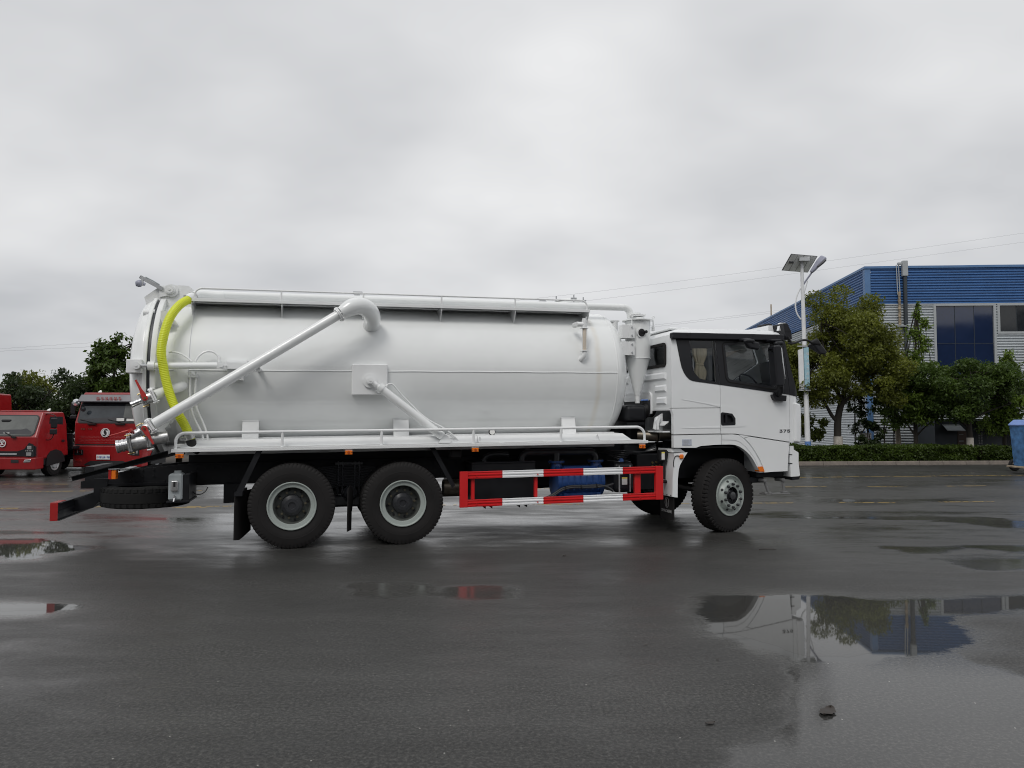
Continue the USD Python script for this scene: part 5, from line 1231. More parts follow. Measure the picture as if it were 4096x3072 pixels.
def tyre_mesh(o, ax_, W=.29, R=.526, rim=.285, lugs=66, depth=.013):
    """Tyre about o with its axle along ax_; block shoulders give a notched outline."""
    u, v, d = frame_of(ax_)
    h = W / 2
    prof = [(-h * .72, rim - .01), (-h * .88, rim + .005), (-h * 1.0, rim + .07), (-h * 1.02, rim + .12), (-h * .97, R - .055), (-h * .93, R - .035), (-h * .86, R - .004), (-h * .55, R), (-h * .5, R - .010), (-h * .45, R), (0, R + .001), (h * .45, R), (h * .5, R - .010), (h * .55, R), (h * .86, R - .004), (h * .93, R - .035), (h * .97, R - .055), (h * 1.02, rim + .12), (h, rim + .07), (h * .88, rim + .005), (h * .72, rim - .01)]
    N = lugs * 6
    th = np.arange(N) / N * 2 * PI
    V = []
    for k, (a, r) in enumerate(prof):
        rr = np.full(N, r)
        if r > R - .05:
            side = 3 if a > 0 else 0
            low = ((np.arange(N) + side) % 6) >= 4
            if abs(a) > h * .5:
                rr = rr - low * depth * (1.0 if abs(a) > h * .6 else .6)
        V.append(np.asarray(o) + d * a + rr[:, None] * (np.cos(th)[:, None] * u + np.sin(th)[:, None] * v))
    V = np.vstack(V)
    F = []
    i = np.arange(N); j = (i + 1) % N
    for k in range(len(prof) - 1):
        a, b, c, e = k * N + i, k * N + j, (k + 1) * N + j, (k + 1) * N + i
        F += [np.stack([a, b, c], 1), np.stack([a, c, e], 1)]
    m = trimesh.Trimesh(V, np.vstack(F), process=False)
    if m.volume < 0:
        m.invert()
    return m


def rear_wheel(x, y, out, parent, outer=True):
    """Dual rear wheel: deep dished rim on the outer one. out: -1 for the camera side."""
    o = np.array([x, y, .526])
    w = thing('wheel', parent=parent)
    d = np.array([0, out, 0.0])
    obj('tyre', tyre_mesh(o, d), 'rubber', w, smooth=32)
    obj('sidewall_ring', lathe([(.146, .395), (.149, .398), (.149, .408), (.146, .411)], o, d, 64), 'rubber', w)
    if outer:
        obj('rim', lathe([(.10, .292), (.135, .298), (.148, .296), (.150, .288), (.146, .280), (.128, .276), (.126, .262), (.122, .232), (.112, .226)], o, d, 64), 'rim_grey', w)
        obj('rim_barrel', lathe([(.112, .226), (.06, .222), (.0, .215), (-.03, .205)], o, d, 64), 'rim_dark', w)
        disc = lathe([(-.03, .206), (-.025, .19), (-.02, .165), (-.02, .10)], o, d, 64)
        obj('disc', disc, 'rim_dark', w)
        for a in np.arange(8) * PI / 4 + .2:
            obj('hand_hole', lathe([(-.0235, 0), (-.0225, .016), (-.0215, .016), (-.0215, 0)], o + np.array([math.cos(a), 0, math.sin(a)]) * .188, d, 12), 'hazard_black', w)
        obj('hub', lathe([(-.02, .135), (.05, .132), (.075, .125), (.095, .10), (.11, .085), (.112, .045), (.098, .040), (.098, 0)], o, d, 48), 'hub_dark', w)
        for a in np.arange(10) * PI / 5 + .1:
            c = o + np.array([math.cos(a), 0, math.sin(a)]) * .163
            obj('wheel_nut', cat(cyl(c - d * .02, c + d * .004, .016, None, 6), cyl(c + d * .004, c + d * .012, .008, None, 8)), 'nut_steel', w)
    else:
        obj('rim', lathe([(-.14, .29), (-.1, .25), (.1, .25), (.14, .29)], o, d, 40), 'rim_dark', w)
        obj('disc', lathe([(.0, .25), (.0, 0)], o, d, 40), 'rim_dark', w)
    return w


for x in (.012, 1.385):
    rear_wheel(x, -1.075, -1, TR)
    rear_wheel(x, -.745, -1, TR, False)
    rear_wheel(x, 1.075, 1, TR)
    rear_wheel(x, .745, 1, TR, False)
tp('axle', cat(*[cyl((x, -.9, .52), (x, .9, .52), .07) for x in (.012, 1.385)], *[lathe([(-.2, .08), (-.1, .2), (.1, .2), (.2, .08)], (x, 0, .52), (0, 1, 0), 24) for x in (.012, 1.385)]), 'black_frame', ch)


def front_wheel(x, y, out, steer, parent):
    w = thing('wheel', parent=parent)
    o = np.array([x, y, .526])
    d = np.array([math.sin(steer) * (-out), math.cos(steer) * out, 0.0])
    t = np.array([-d[1], d[0], 0]); up = np.array([0, 0, 1.0])
    obj('tyre', tyre_mesh(o, d, .30, .530, .285, 54, .022), 'rubber', w, smooth=32)
    obj('rim', lathe([(.09, .29), (.13, .297), (.146, .295), (.150, .286), (.142, .278), (.128, .268), (.122, .255), (.118, .238), (.132, .222), (.168, .206), (.180, .19), (.182, .125), (.176, .122)], o, d, 64), 'rim_grey', w)
    for a in np.arange(8) * PI / 4 + .35:
        obj('hand_hole', lathe([(-.012, 0), (-.004, .019), (.004, .019), (.006, 0)], o + d * .158 + (t * math.cos(a) + up * math.sin(a)) * .214, d + (t * math.cos(a) + up * math.sin(a)) * .7, 14), 'hazard_black', w)
    obj('hub', lathe([(.09, .124), (.12, .118), (.13, .09), (.15, .06), (.19, .055), (.195, .03), (.195, 0)], o, d, 40), 'hub_dark', w)
    obj('hub_rim', lathe([(.176, .124), (.14, .121), (.10, .120)], o, d, 40), 'hub_dark', w)
    for a in np.arange(10) * PI / 5 + .31:
        c = o + (t * math.cos(a) + up * math.sin(a)) * .166
        obj('wheel_nut', cat(cyl(c + d * .18, c + d * .205, .020, None, 10), lathe([(.205, .02), (.215, .016), (.222, 0)], c, d, 10)), 'hub_dark', w)
    obj('sticker', trimesh.convex.convex_hull(np.array([o + d * q + (t * i + up * j) for q in (.1835, .1845) for i in (.135, .16) for j in (-.075, -.03)])), 'sticker_white', w)
    return w


front_wheel(6.055, -1.06, -1, .33, TR)
front_wheel(6.02, 1.06, 1, -.33, TR)
tp('front_axle', cat(cyl((6.0, -.95, .5), (6.0, .95, .5), .06), box(5.2, 6.9, -.46, -.40, .60, .68)), 'black_frame', ch)
# leaf springs between the rear axles
for s, y in ((-1, -.62), (1, .62)):
    spn = thing('leaf_spring', parent=TR)
    for k in range(13):
        L = .66 - .035 * k
        z = .985 - .0215 * k
        P = [(.70 + t * L, y, z - .10 * t * t * (L / .6)) for t in np.linspace(-1, 1, 9)]
        m = cat(*[trimesh.convex.convex_hull(np.array([(x, y + q, zz + e) for (x, _, zz) in (P[i], P[i + 1]) for q in (-.045, .045) for e in (-.0085, .0085)])) for i in range(8)])
        obj('leaf', m, 'black_frame', spn)
    obj('u_bolt', cat(*[cyl((x, y + q, .60), (x, y + q, 1.04), .013, None, 8) for x in (.58, .64, .80, .86) for q in (-.055, .055)], box(.54, .90, y - .07, y + .07, 1.0, 1.03)), 'hub_dark', spn)
    obj('trunnion', cat(lathe([(0, .10), (.05, .095), (.09, .07), (.11, .03), (.112, 0)], (.74, y + s * .05, .62), (0, s, 0), 28), box(.5, .98, y - .06, y + .06, .44, .60, .03)), 'hub_dark', spn)
# mud flaps, stays
def flap(xa, ya, xb, yb, pts, t=.012):
    """A rubber flap hung between (xa, ya) and (xb, yb); pts: (fraction across, height) outline."""
    L = math.hypot(xb - xa, yb - ya)
    m = prism([(f * L, z) for f, z in pts], -t / 2, t / 2, 'xz')
    m.apply_transform(rotm(math.atan2(yb - ya, xb - xa), [0, 0, 1]))
    return move(m, (xa, ya, 0))


tp('mud_flap', flap(-.655, -1.22, -.505, -.72, [(0, .17), (0, .74), (1, .74), (1, .22), (.55, .17), (.3, .15)]), 'rubber')
tp('flap_rail', cat(box(-.66, -.57, -1.23, -.50, .70, .745), box(-.85, -.64, -.60, -.5, .56, .80)), 'black_frame')
tp('stay_bar', trimesh.convex.convex_hull(np.array([(-.42, -1.21, 1.24), (-.35, -1.21, 1.24), (-.655, -1.21, .72), (-.585, -1.21, .71), (-.42, -1.19, 1.24), (-.35, -1.19, 1.24), (-.655, -1.19, .72), (-.585, -1.19, .71)])), 'black_frame')
tp('stay_bar', trimesh.convex.convex_hull(np.array([(1.735, -1.11, 1.243), (1.805, -1.11, 1.243), (2.04, -1.11, .705), (2.08, -1.11, .735), (1.735, -1.09, 1.243), (1.805, -1.09, 1.243), (2.04, -1.09, .705), (2.08, -1.09, .735)])), 'black_frame')
tp('mud_flap', flap(.69, -1.16, .765, -.84, [(0, .20), (0, .74), (.5, .77), (1, .70), (1, .50), (.8, .42), (.75, .19)]), 'rubber')
# spare wheel lying under the rear overhang
spw = thing('spare_wheel', parent=TR)
obj('tyre', move(tyre_mesh((0, 0, 0), (0, 0, 1), .26, .52, .285, 40, .016), (-1.80, -.42, .625)), 'rubber_tread', spw, smooth=32)
obj('rim', lathe([(-.1, .27), (0, .25), (.1, .27)], (-1.80, -.42, .625), (0, 0, 1), 40), 'rim_dark', spw)
obj('carrier', box(-2.35, -1.2, -.55, -.30, .755, .79), 'black_frame', spw)
# wash-water can with soap bottle and tap
wc = tp('water_can', box(-1.423, -1.263, -1.12, -.90, .663, .985, .02), 'grey_plastic')
tp('filler_cap', cyl((-1.335, -1.01, .985), (-1.335, -1.01, 1.015), .04, None, 20), 'grey_plastic', wc)
tp('soap_bottle', hull([(-1.37, -1.135, .79), (-1.325, -1.135, .79), (-1.37, -1.135, .89), (-1.325, -1.135, .89)], .018, 2), 'chrome', wc)
tp('bottle_window', box(-1.36, -1.335, -1.158, -1.15, .83, .89, .003), 'black_plastic', wc)
tp('tap', cat(cyl((-1.345, -1.12, .70), (-1.345, -1.16, .70), .012), cyl((-1.345, -1.15, .70), (-1.35, -1.165, .655), .010), box(-1.35, -1.34, -1.16, -1.13, .71, .735)), 'chrome', wc)
tp('can_carrier', cat(box(-1.262, -1.19, -1.10, -.5, .66, .97, .006), box(-1.44, -1.18, -1.12, -.5, .635, .66, .004)), 'black_frame')
tp('brake_line', cat(tube(spline([(-1.19, -.8, .74), (-1.13, -.8, .70), (-1.06, -.8, .72), (-1.02, -.8, .79)], 14), .006, 6)), 'black_plastic', ch)

# -- equipment behind the side guard
eb = tp('equipment_box', box(2.32, 3.21, -1.02, -.48, .50, 1.005, .008), 'black_frame')
tp('lid_edge', box(2.315, 3.215, -1.025, -.47, 1.006, 1.022, .003), 'black_trim', eb)
bp = thing('vacuum_pump', parent=TR)
tp('body', cat(cyl((3.60, -.80, .72), (4.18, -.80, .72), .205, None, 36), cyl((3.545, -.80, .72), (3.60, -.80, .72), .225, None, 36), cyl((4.18, -.80, .72), (4.235, -.80, .72), .225, None, 36), box(3.62, 4.16, -.98, -.62, .74, .93, .03), box(3.58, 4.2, -.95, -.65, .50, .56, .01)), 'blue_pump', bp)
for x in (3.585, 4.175):
    tp('port', cat(lathe([(.86, .105), (.93, .075), (.985, .07), (.985, .115), (1.005, .115), (1.005, 0)], (x, -.80, 0), (0, 0, 1), 30)), 'blue_pump', bp)
    tp('port_bolts', cat(*[cyl((x + .097 * math.cos(a), -.8 + .097 * math.sin(a), .965), (x + .097 * math.cos(a), -.8 + .097 * math.sin(a), 1.022), .010, None, 6) for a in np.arange(6) * PI / 3]), 'hub_dark', bp)
tp('rib', cat(*[box(3.60 + k * .09, 3.612 + k * .09, -1.012, -.9, .60, .86, .003) for k in range(7)]), 'blue_pump', bp)
tp('pump_pipe', cat(tube(np.vstack([[(4.175, -.8, 1.0)], arc((4.075, 1.03), .10, 0, PI / 2, 8, 'xz', -.8), [(3.9, -.8, 1.13), (3.2, -.78, 1.13)], arc((3.18, 1.03), .10, PI / 2, PI, 8, 'xz', -.78), [(3.08, -.78, .98)]]), .048, 16), cyl((3.585, -.8, 1.0), (3.585, -.8, 1.12), .05), tube(spline([(2.55, -.75, .99), (2.56, -.75, 1.07), (2.64, -.75, 1.11), (2.9, -.75, 1.11)], 12), .04, 12)), 'hub_dark', bp)
tp('pump_hose', cat(*[tube(spline([(3.25, -1.08 + o * .3, .50 + o), (3.40, -1.08, .52 + o), (3.58, -1.08, .62 + o), (3.9, -1.09, .645 + o), (4.15, -1.09, .65 + o * .6), (4.33, -1.08, .68 - .10 * k)], 24), .017, 8) for k, o in enumerate((0, .022))]), 'hub_dark', bp)
tp('cable_tie', cat(*[lathe([(-.006, .028), (-.006, .034), (.006, .034), (.006, .028)], (x, -1.085, z), (1, 0, .1), 14) for x, z in ((3.62, .64), (3.85, .653), (4.08, .66))]), 'black_plastic', bp)
tp('foot', cat(*[box(x, x + .06, -1.0, -.6, .46, .56, .006) for x in (3.63, 4.12)]), 'blue_pump', bp)
ft = tp('oil_tank', hull([(4.43, -.98, .62), (4.43, -.62, .62), (4.60, -.98, .62), (4.60, -.62, .62), (4.43, -.98, .91), (4.43, -.62, .91), (4.60, -.98, .91), (4.60, -.62, .91)], .07, 2), 'black_trim')
for x in (4.435, 4.60):
    tp('strap', cat(box(x - .010, x + .010, -1.058, -1.052, .56, .93), box(x - .010, x + .010, -1.05, -.6, .983, .988)), 'silver_paint', ft)
tp('cap', cat(cyl((4.515, -.93, .975), (4.515, -.93, 1.01), .034, None, 12), box(4.495, 4.535, -.94, -.92, 1.01, 1.025)), 'blue_cap', ft)
tp('warning_label', box(4.475, 4.555, -1.0535, -1.051, .66, .765), 'sticker_white', ft)
tp('warning_strip', box(4.475, 4.555, -1.0545, -1.0536, .745, .765), 'sticker_yellow', ft)
eq = tp('valve_box', box(4.78, 5.22, -.88, -.50, .56, 1.07, .01), 'black_frame')
tp('fitting', cat(*[cyl((x, -.882, z), (x, -.90, z), .016, None, 8) for x, z in ((5.02, .95), (5.02, .90), (5.08, .955), (5.08, .90), (5.14, .905))]), 'brass', eq)
tp('pipe_bundle', cat(*[tube(spline([(4.3 + .02 * k, -.6, 1.10), (4.6, -.62 - .02 * k, 1.12 - .03 * k), (4.9, -.6, 1.1 - .02 * k), (5.2, -.65, 1.12 + .03 * k)], 16), .011, 6) for k in range(5)]), 'hub_dark', ch)
tp('fuel_tank', box(2.3, 4.9, .52, 1.15, .50, 1.06, .05), 'black_trim', label='black tank on the far side of the frame')
tp('air_tank', cyl((2.35, -.62, .66), (2.0, -.62, .66), .12, None, 24), 'exhaust', ch)
tp('work_lamp', cat(box(2.02, 2.2, -.95, -.9, 1.08, 1.2, .02), box(2.06, 2.16, -.96, -.951, 1.1, 1.18)), 'black_plastic', ch)

# -- between tank and cab
af = tp('air_filter', hull([(4.77, -.62, 1.62), (4.97, -.62, 1.62), (4.77, -.62, 1.72), (4.97, -.62, 1.72), (4.77, -.3, 1.62), (4.97, -.3, 1.62), (4.77, -.3, 1.72), (4.97, -.3, 1.72)], .075, 3), 'black_trim')
bell = spline([(5.03, -.45, 1.68), (5.1, -.42, 1.70), (5.18, -.36, 1.72), (5.3, -.3, 1.72)], 41)
tp('intake_bellows', tube(bell, .105 + .010 * np.cos(np.arange(41) / 4 * 2 * PI), 18), 'black_plastic', af)
tp('filter_bracket', box(4.72, 5.0, -.68, -.5, 1.50, 1.535), 'black_frame', af)
ex = thing('exhaust_pipe', parent=TR)
tp('pipe', cat(cyl((4.95, -.55, 1.335), (5.19, -.70, 1.325), .078, None, 28)), 'exhaust', ex)
tp('collar', cyl((5.185, -.697, 1.325), (5.205, -.71, 1.325), .09, None, 28), 'exhaust', ex)
tp('cone', lathe([(0, .078), (.06, .077), (.16, .06), (.21, .03), (.22, 0)], (5.205, -.71, 1.325), (1, -.35, .02), 28), 'exhaust', ex)
cb = tp('tilt_pump', box(5.05, 5.165, -1.08, -.98, .98, 1.14, .008), 'black_plastic')
tp('pump_label', box(5.075, 5.125, -1.0825, -1.0795, 1.0, 1.11), 'sticker_white', cb)
tp('label_strip', box(5.075, 5.125, -1.0835, -1.0826, 1.09, 1.11), 'sticker_yellow', cb)
tp('pump_rod', cat(cyl((5.13, -1.03, .98), (5.13, -1.03, .72), .025), hull([(5.08, -1.05, .69), (5.20, -1.05, .68)], .022, 1), cyl((5.165, -1.03, 1.0), (5.185, -1.03, 1.12), .02)), 'black_plastic', cb)
tp('cab_mount', cat(prism([(5.03, 1.44), (5.06, 1.60), (5.17, 1.66), (5.17, 1.40), (5.08, 1.40)], -.93, -.89), prism([(5.05, 1.54), (5.09, 1.62), (5.115, 1.62), (5.08, 1.52), (5.08, 1.43), (5.05, 1.43)], -.99, -.93), box(5.06, 5.17, -1.15, -.62, 1.39, 1.41), prism([(5.10, 1.50), (5.17, 1.55), (5.17, 1.53), (5.10, 1.485)], -1.12, -.9)), 'cab_paint')
tp('engine', cat(box(4.78, 6.95, -.46, .46, .62, 1.20, .03), box(4.85, 5.16, -.40, .42, 1.2, 1.75, .05), box(4.6, 5.16, -.3, .6, .9, 1.45, .04)), 'black_frame', ch)

# ------------------------------------------------------------------ the cab
SIDE = Polygon([(5.187, 1.173), (5.531, 1.166), (5.604, 1.189), (5.78, 1.200), (5.936, 1.204), (6.08, 1.203), (6.161, 1.195), (6.232, 1.170), (6.292, 1.134), (6.352, 1.090), (6.404, 1.04), (6.455, .974), (6.498, .903), (6.563, .784), (7.027, .796), (7.036, .99), (7.066, 1.215),
                (7.20, 1.21), (7.222, 1.5), (7.198, 1.893), (7.196, 1.966), (7.103, 2.31), (7.031, 2.69), (7.005, 2.78), (6.95, 2.845), (6.87, 2.88), (6.57, 2.905), (5.614, 2.893), (5.33, 2.878), (5.22, 2.845), (5.175, 2.79), (5.166, 2.70), (5.161, 1.704), (5.185, 1.64)])
half = [(1.236, .7), (1.24, 1.4), (1.24, 2.0), (1.222, 2.45), (1.205, 2.72), (1.195, 2.79), (1.165, 2.845), (1.11, 2.882), (1.03, 2.902), (0.6, 2.925), (0, 2.935)]
SECT = Polygon([(-y, z) for y, z in half] + [(y, z) for y, z in half[::-1][1:]])
PLAN = rounded(sbox(5.1, -1.24, 7.24, 1.24), .085, 6).union(sbox(5.1, -1.24, 6.2, 1.24))


def csolid(off):
    j = dict(join_style='mitre') if off < 0 else {}
    return mprism(SIDE.buffer(off, **j), -1.6, 1.6, 'xz') ^ mprism(SECT.buffer(off, **j), 4.5, 8.0, 'yz') ^ mprism(PLAN.buffer(off, **j), 0, 4, 'xy')


WIN_DOOR = rounded([(6.010, 2.656), (6.800, 2.700), (6.855, 2.020), (6.079, 2.135), (6.050, 2.18)], .03)
WIN_SLEEP = rounded([(5.450, 2.715), (5.858, 2.715), (5.878, 2.092), (5.60, 2.145), (5.51, 2.235), (5.474, 2.37)], .02)
WIND = rounded([(-1.03, 1.97), (1.03, 1.97), (.98, 2.70), (-.98, 2.70)], .06)
DOOR = Polygon([(5.872, 2.738), (5.928, 2.067), (5.933, 1.358), (6.163, 1.354), (6.40, 1.322), (6.618, 1.288), (7.072, 1.221), (7.076, 1.914), (7.06, 2.138), (6.985, 2.738)])
ARCH_OUT = [(5.948, 1.352), (6.12, 1.352), (6.219, 1.340), (6.30, 1.288), (6.369, 1.222), (6.438, 1.142), (6.50, 1.052), (6.55, .970), (6.593, .882), (6.632, .770)]
FEND1 = Polygon([(5.0, 1.0), (5.0, 1.352), (5.942, 1.352), (5.945, 1.0)])
FEND2 = Polygon([(5.948, 1.0)] + ARCH_OUT + [(6.3, .70)])
BSIDE = Polygon([(6.645, .70)] + [(x + .012, z + .004) for x, z in ARCH_OUT[::-1][1:7]] + [(6.40, 1.314), (6.618, 1.281), (7.056, 1.215), (7.06, .70)])
LOWREAR = Polygon([(5.0, 1.36), (5.926, 1.36), (5.922, 1.733), (5.0, 1.733)])
cav = csolid(-.05) ^ mbox(5.0, 7.12, -1.5, 1.5, 1.42, 2.86)
arch_cut = mbox(4.9, 6.60, -1.14, 1.14, .4, 1.30) + mbox(4.9, 5.86, -1.17, 1.17, .4, 1.70)
whole = csolid(0) - cav - arch_cut
for w_ in (WIN_DOOR, WIN_SLEEP):
    whole = whole - mprism(w_, -1.6, 1.6, 'xz')
whole = whole - mprism(WIND, 6.85, 7.6, 'yz')
for y0, y1 in ((-1.05, -.28), (.28, 1.05)):
    whole = whole - mprism(rounded(sbox(y0, 2.355, y1, 2.665), .05), 5.0, 5.3, 'yz')
PIECES = {'door': DOOR, 'sill_panel': FEND1, 'wheel_arch': FEND2, 'bumper_side': BSIDE, 'side_panel': LOWREAR}
body = whole
made = {}
for s in (-1, 1):
    a, b = (-1.6, -1.13) if s < 0 else (1.13, 1.6)
    for nm_, pg in PIECES.items():
        if s < 0:
            made[nm_] = whole ^ mprism(pg.buffer(-.0035, join_style='mitre'), a, b, 'xz')
        else:
            made[nm_ + '_far'] = whole ^ mprism(pg.buffer(-.0035, join_style='mitre'), a, b, 'xz')
        body = body - mprism(pg.buffer(.0035, join_style='mitre'), a, b, 'xz')
cab = tp('cab', tm(body), 'cab_paint', smooth=32)
# door: a raised crease sweeps round the grip
crease = Polygon([(5.94, 1.452), (6.30, 1.456), (6.335, 1.477), (6.30, 1.58), (6.243, 1.680), (6.19, 1.725), (6.130, 1.748), (5.94, 1.766)])
dr = made['door'] + ((csolid(.004) - csolid(-.01)) ^ mprism(crease, -1.6, -1.13, 'xz')) - mprism(rounded([(5.945, 1.668), (6.105, 1.640), (6.148, 1.575), (6.150, 1.50), (5.945, 1.495)], .02), -1.6, -1.20, 'xz')
doorp = tp('door', tm(dr), 'cab_paint', cab, smooth=32)
tp('door', tm(made['door_far']), 'cab_paint', cab, smooth=32)
for nm_ in ('sill_panel', 'wheel_arch', 'bumper_side', 'side_panel'):
    m_ = made[nm_]
    if nm_ == 'side_panel':
        m_ = m_ + ((csolid(.004) - csolid(-.01)) ^ mprism(Polygon([(5.315, 1.452), (5.924, 1.438), (5.924, 1.465)]), -1.6, -1.13, 'xz'))
    if nm_ == 'wheel_arch':
        lip = Polygon(ARCH_OUT[:-1] + [(6.545, .86), (6.47, .995), (6.40, 1.085), (6.33, 1.16), (6.25, 1.225), (6.16, 1.262), (5.948, 1.27)])
        m_ = m_ + ((csolid(.005) - csolid(-.01)) ^ mprism(lip.buffer(-.004), -1.6, -1.13, 'xz'))
    tp(nm_, tm(m_), 'cab_paint', cab, smooth=32)
    tp(nm_, tm(made[nm_ + '_far']), 'cab_paint', cab, smooth=32)
cr2 = Polygon([(5.315, 1.857), (5.924, 1.770), (5.924, 1.742), (5.7, 1.79)])
tp('crease', tm((csolid(.004) - csolid(-.002)) ^ mprism(cr2, -1.6, -1.13, 'xz')), 'cab_paint', cab)
SURR = Polygon([(5.249, 2.72), (5.265, 2.62), (5.280, 2.529), (5.300, 2.42), (5.323, 2.314), (5.355, 2.24), (5.395, 2.182), (5.435, 2.145), (5.485, 2.122), (5.56, 2.110), (5.928, 2.066), (7.057, 1.923), (7.24, 1.885), (7.26, 1.97), (7.14, 2.31), (7.07, 2.69), (7.03, 2.775), (6.9, 2.80), (5.25, 2.79)])
for ya, yb in ((-1.6, -1.02), (1.02, 1.6)):
    sur = (csolid(.006) - csolid(-.004)) ^ mprism(SURR, ya, yb, 'xz')
    for w_ in (WIN_DOOR.buffer(-.012), WIN_SLEEP.buffer(-.010)):
        sur = sur - mprism(w_, -1.6, 1.6, 'xz')
    sur = sur - mprism(WIND, 6.85, 7.6, 'yz') - mprism(Polygon([(5.866, 2.70), (5.924, 2.072), (5.931, 2.072), (5.873, 2.70)]), -1.6, -1.1, 'xz') - mprism(Polygon([(7.056, 2.15), (7.068, 1.95), (7.074, 1.95), (7.062, 2.15), (6.99, 2.70), (6.985, 2.70)]), -1.6, -1.1, 'xz')
    surp = tp('window_surround', tm(sur), 'black_trim', cab, smooth=32)
fr = (csolid(.012) - csolid(.002)) ^ mprism(WIN_DOOR.buffer(.035).difference(WIN_DOOR.buffer(.022)), -1.6, -1.02, 'xz')
tp('seal', tm(fr), 'rubber', cab)
dripm = cat(box(5.168, 6.985, -1.268, -1.17, 2.722, 2.812, .010), cyl((5.16, -1.245, 2.745), (5.175, -1.245, 2.745), .030, None, 20))
dp = tp('drip_rail', dripm, 'black_trim', cab)
tp('screw', cat(*[cyl((x, -1.268, 2.783), (x, -1.272, 2.783), .010, None, 10) for x in (5.40, 6.02, 6.46, 6.86)]), 'black_plastic', dp)
tp('joint', box(5.446, 5.452, -1.2695, -1.26, 2.722, 2.812), 'black_plastic', dp)


def pane(name, pg, mat_, y=-1.226, tilt=0.0):
    v_, f_ = trimesh.creation.triangulate_polygon(pg.buffer(.02), engine='earcut')
    m = trimesh.Trimesh(np.c_[v_[:, 0], np.full(len(v_), y), v_[:, 1]], f_, process=False)
    m.vertices[:, 1] += np.where(m.vertices[:, 2] > 2.0, (m.vertices[:, 2] - 2.0) * .040, 0)
    if y > 0:
        m.vertices[:, 1] -= 2 * np.where(m.vertices[:, 2] > 2.0, (m.vertices[:, 2] - 2.0) * .040, 0)
    tp(name, m, mat_, cab)


pane('door_window', WIN_DOOR, 'cab_glass')
pane('sleeper_window', WIN_SLEEP, 'tinted_glass')
pane('door_window', WIN_DOOR, 'cab_glass', 1.222)
pane('sleeper_window', WIN_SLEEP, 'tinted_glass', 1.222)
v_, f_ = trimesh.creation.triangulate_polygon(WIND.buffer(.02), engine='earcut')
ws = trimesh.Trimesh(np.c_[np.zeros(len(v_)), v_], f_, process=False)
ws.vertices[:, 0] += 7.155 - (ws.vertices[:, 2] - 2.1) * .225
tp('windscreen', ws, 'cab_glass', cab)
for y0, y1 in ((-1.05, -.28), (.28, 1.05)):
    rw = rounded(sbox(y0, 2.355, y1, 2.665), .05)
    f_ = tp('rear_window', prism(rw.buffer(.022).difference(rw.buffer(-.022)), 5.148, 5.185, 'yz'), 'rubber', cab)
    tp('pane', prism(rw.buffer(-.02), 5.165, 5.169, 'yz'), 'cab_glass', f_)
for y0, y1, z0, z1 in ((-1.078, -.26, 2.142, 2.262), (-1.080, -.705, 1.966, 2.078), (-1.083, -.752, 1.784, 1.902), (.26, 1.078, 2.142, 2.262), (-.60, -.1, 2.08, 2.10)):
    if z1 - z0 < .05:
        continue
    rib = trimesh.convex.convex_hull(np.array([(5.163, y0, z0), (5.163, y1, z0), (5.163, y0, z1), (5.163, y1, z1), (5.140, y0 + .03, z0 + .03), (5.140, y1 - .03, z0 + .03), (5.146, y0 + .03, z1 - .025), (5.146, y1 - .03, z1 - .025)]))
    tp('pressed_rib', rib, 'cab_paint', cab, smooth=20)
arch_r = rounded([(-.60, 1.6), (-.60, 2.0), (.45, 2.0), (.45, 1.6)], .10)
tp('intake_recess', prism(arch_r.buffer(-.02), 5.150, 5.158, 'yz'), 'interior', cab)
tp('recess_trim', prism(arch_r.difference(arch_r.buffer(-.028)).difference(sbox(-2, 1.4, 2, 1.66)), 5.140, 5.166, 'yz'), 'cab_paint', cab)
tp('recess_hood', prism(rounded([(-.57, 1.86), (-.57, 1.99), (.42, 1.99), (.42, 1.86)], .05), 5.142, 5.149, 'yz'), 'cab_paint', cab)
tp('bottom_flange', box(5.150, 5.162, -1.17, -.66, 1.705, 1.735, .003), 'cab_paint', cab)
# roof ribs and hatch
tp('roof_rib', cat(*[hull([(x, -.95, 2.905), (x, .95, 2.912), (x + .10, -.95, 2.905), (x + .10, .95, 2.912)], .018, 1) for x in (5.30, 5.48)], hull([(6.25, -.45, 2.925), (6.72, -.45, 2.925), (6.25, .45, 2.925), (6.72, .45, 2.925)], .022, 1)), 'cab_paint', cab)
vb = tp('roof_box', prism([(6.985, 2.94), (6.99, 3.0), (7.10, 3.0), (7.15, 2.99), (7.2, 2.9), (6.99, 2.86)], -.86, .86), 'cab_paint', cab)
tp('roof_lamp', cat(box(6.99, 7.10, -.80, -.55, 3.002, 3.035, .008), box(6.99, 7.10, .55, .80, 3.002, 3.035, .008)), 'black_trim', vb)
tp('visor_bracket', cat(prism([(7.05, 2.90), (7.075, 3.02), (7.165, 3.02), (7.165, 3.0), (7.10, 2.99), (7.085, 2.90)], -1.04, -.98)), 'cab_paint', vb)
vs = tp('sun_visor', prism(rounded([(7.060, 3.003), (7.134, 3.000), (7.196, 2.882), (7.212, 2.759), (7.150, 2.765), (7.110, 2.80), (7.080, 2.897)], .012), -1.13, 1.13), 'black_trim', cab)
tp('visor_strip', prism([(7.085, 2.892), (7.190, 2.882), (7.192, 2.875), (7.085, 2.883)], -1.134, 1.134), 'black_plastic', vs)
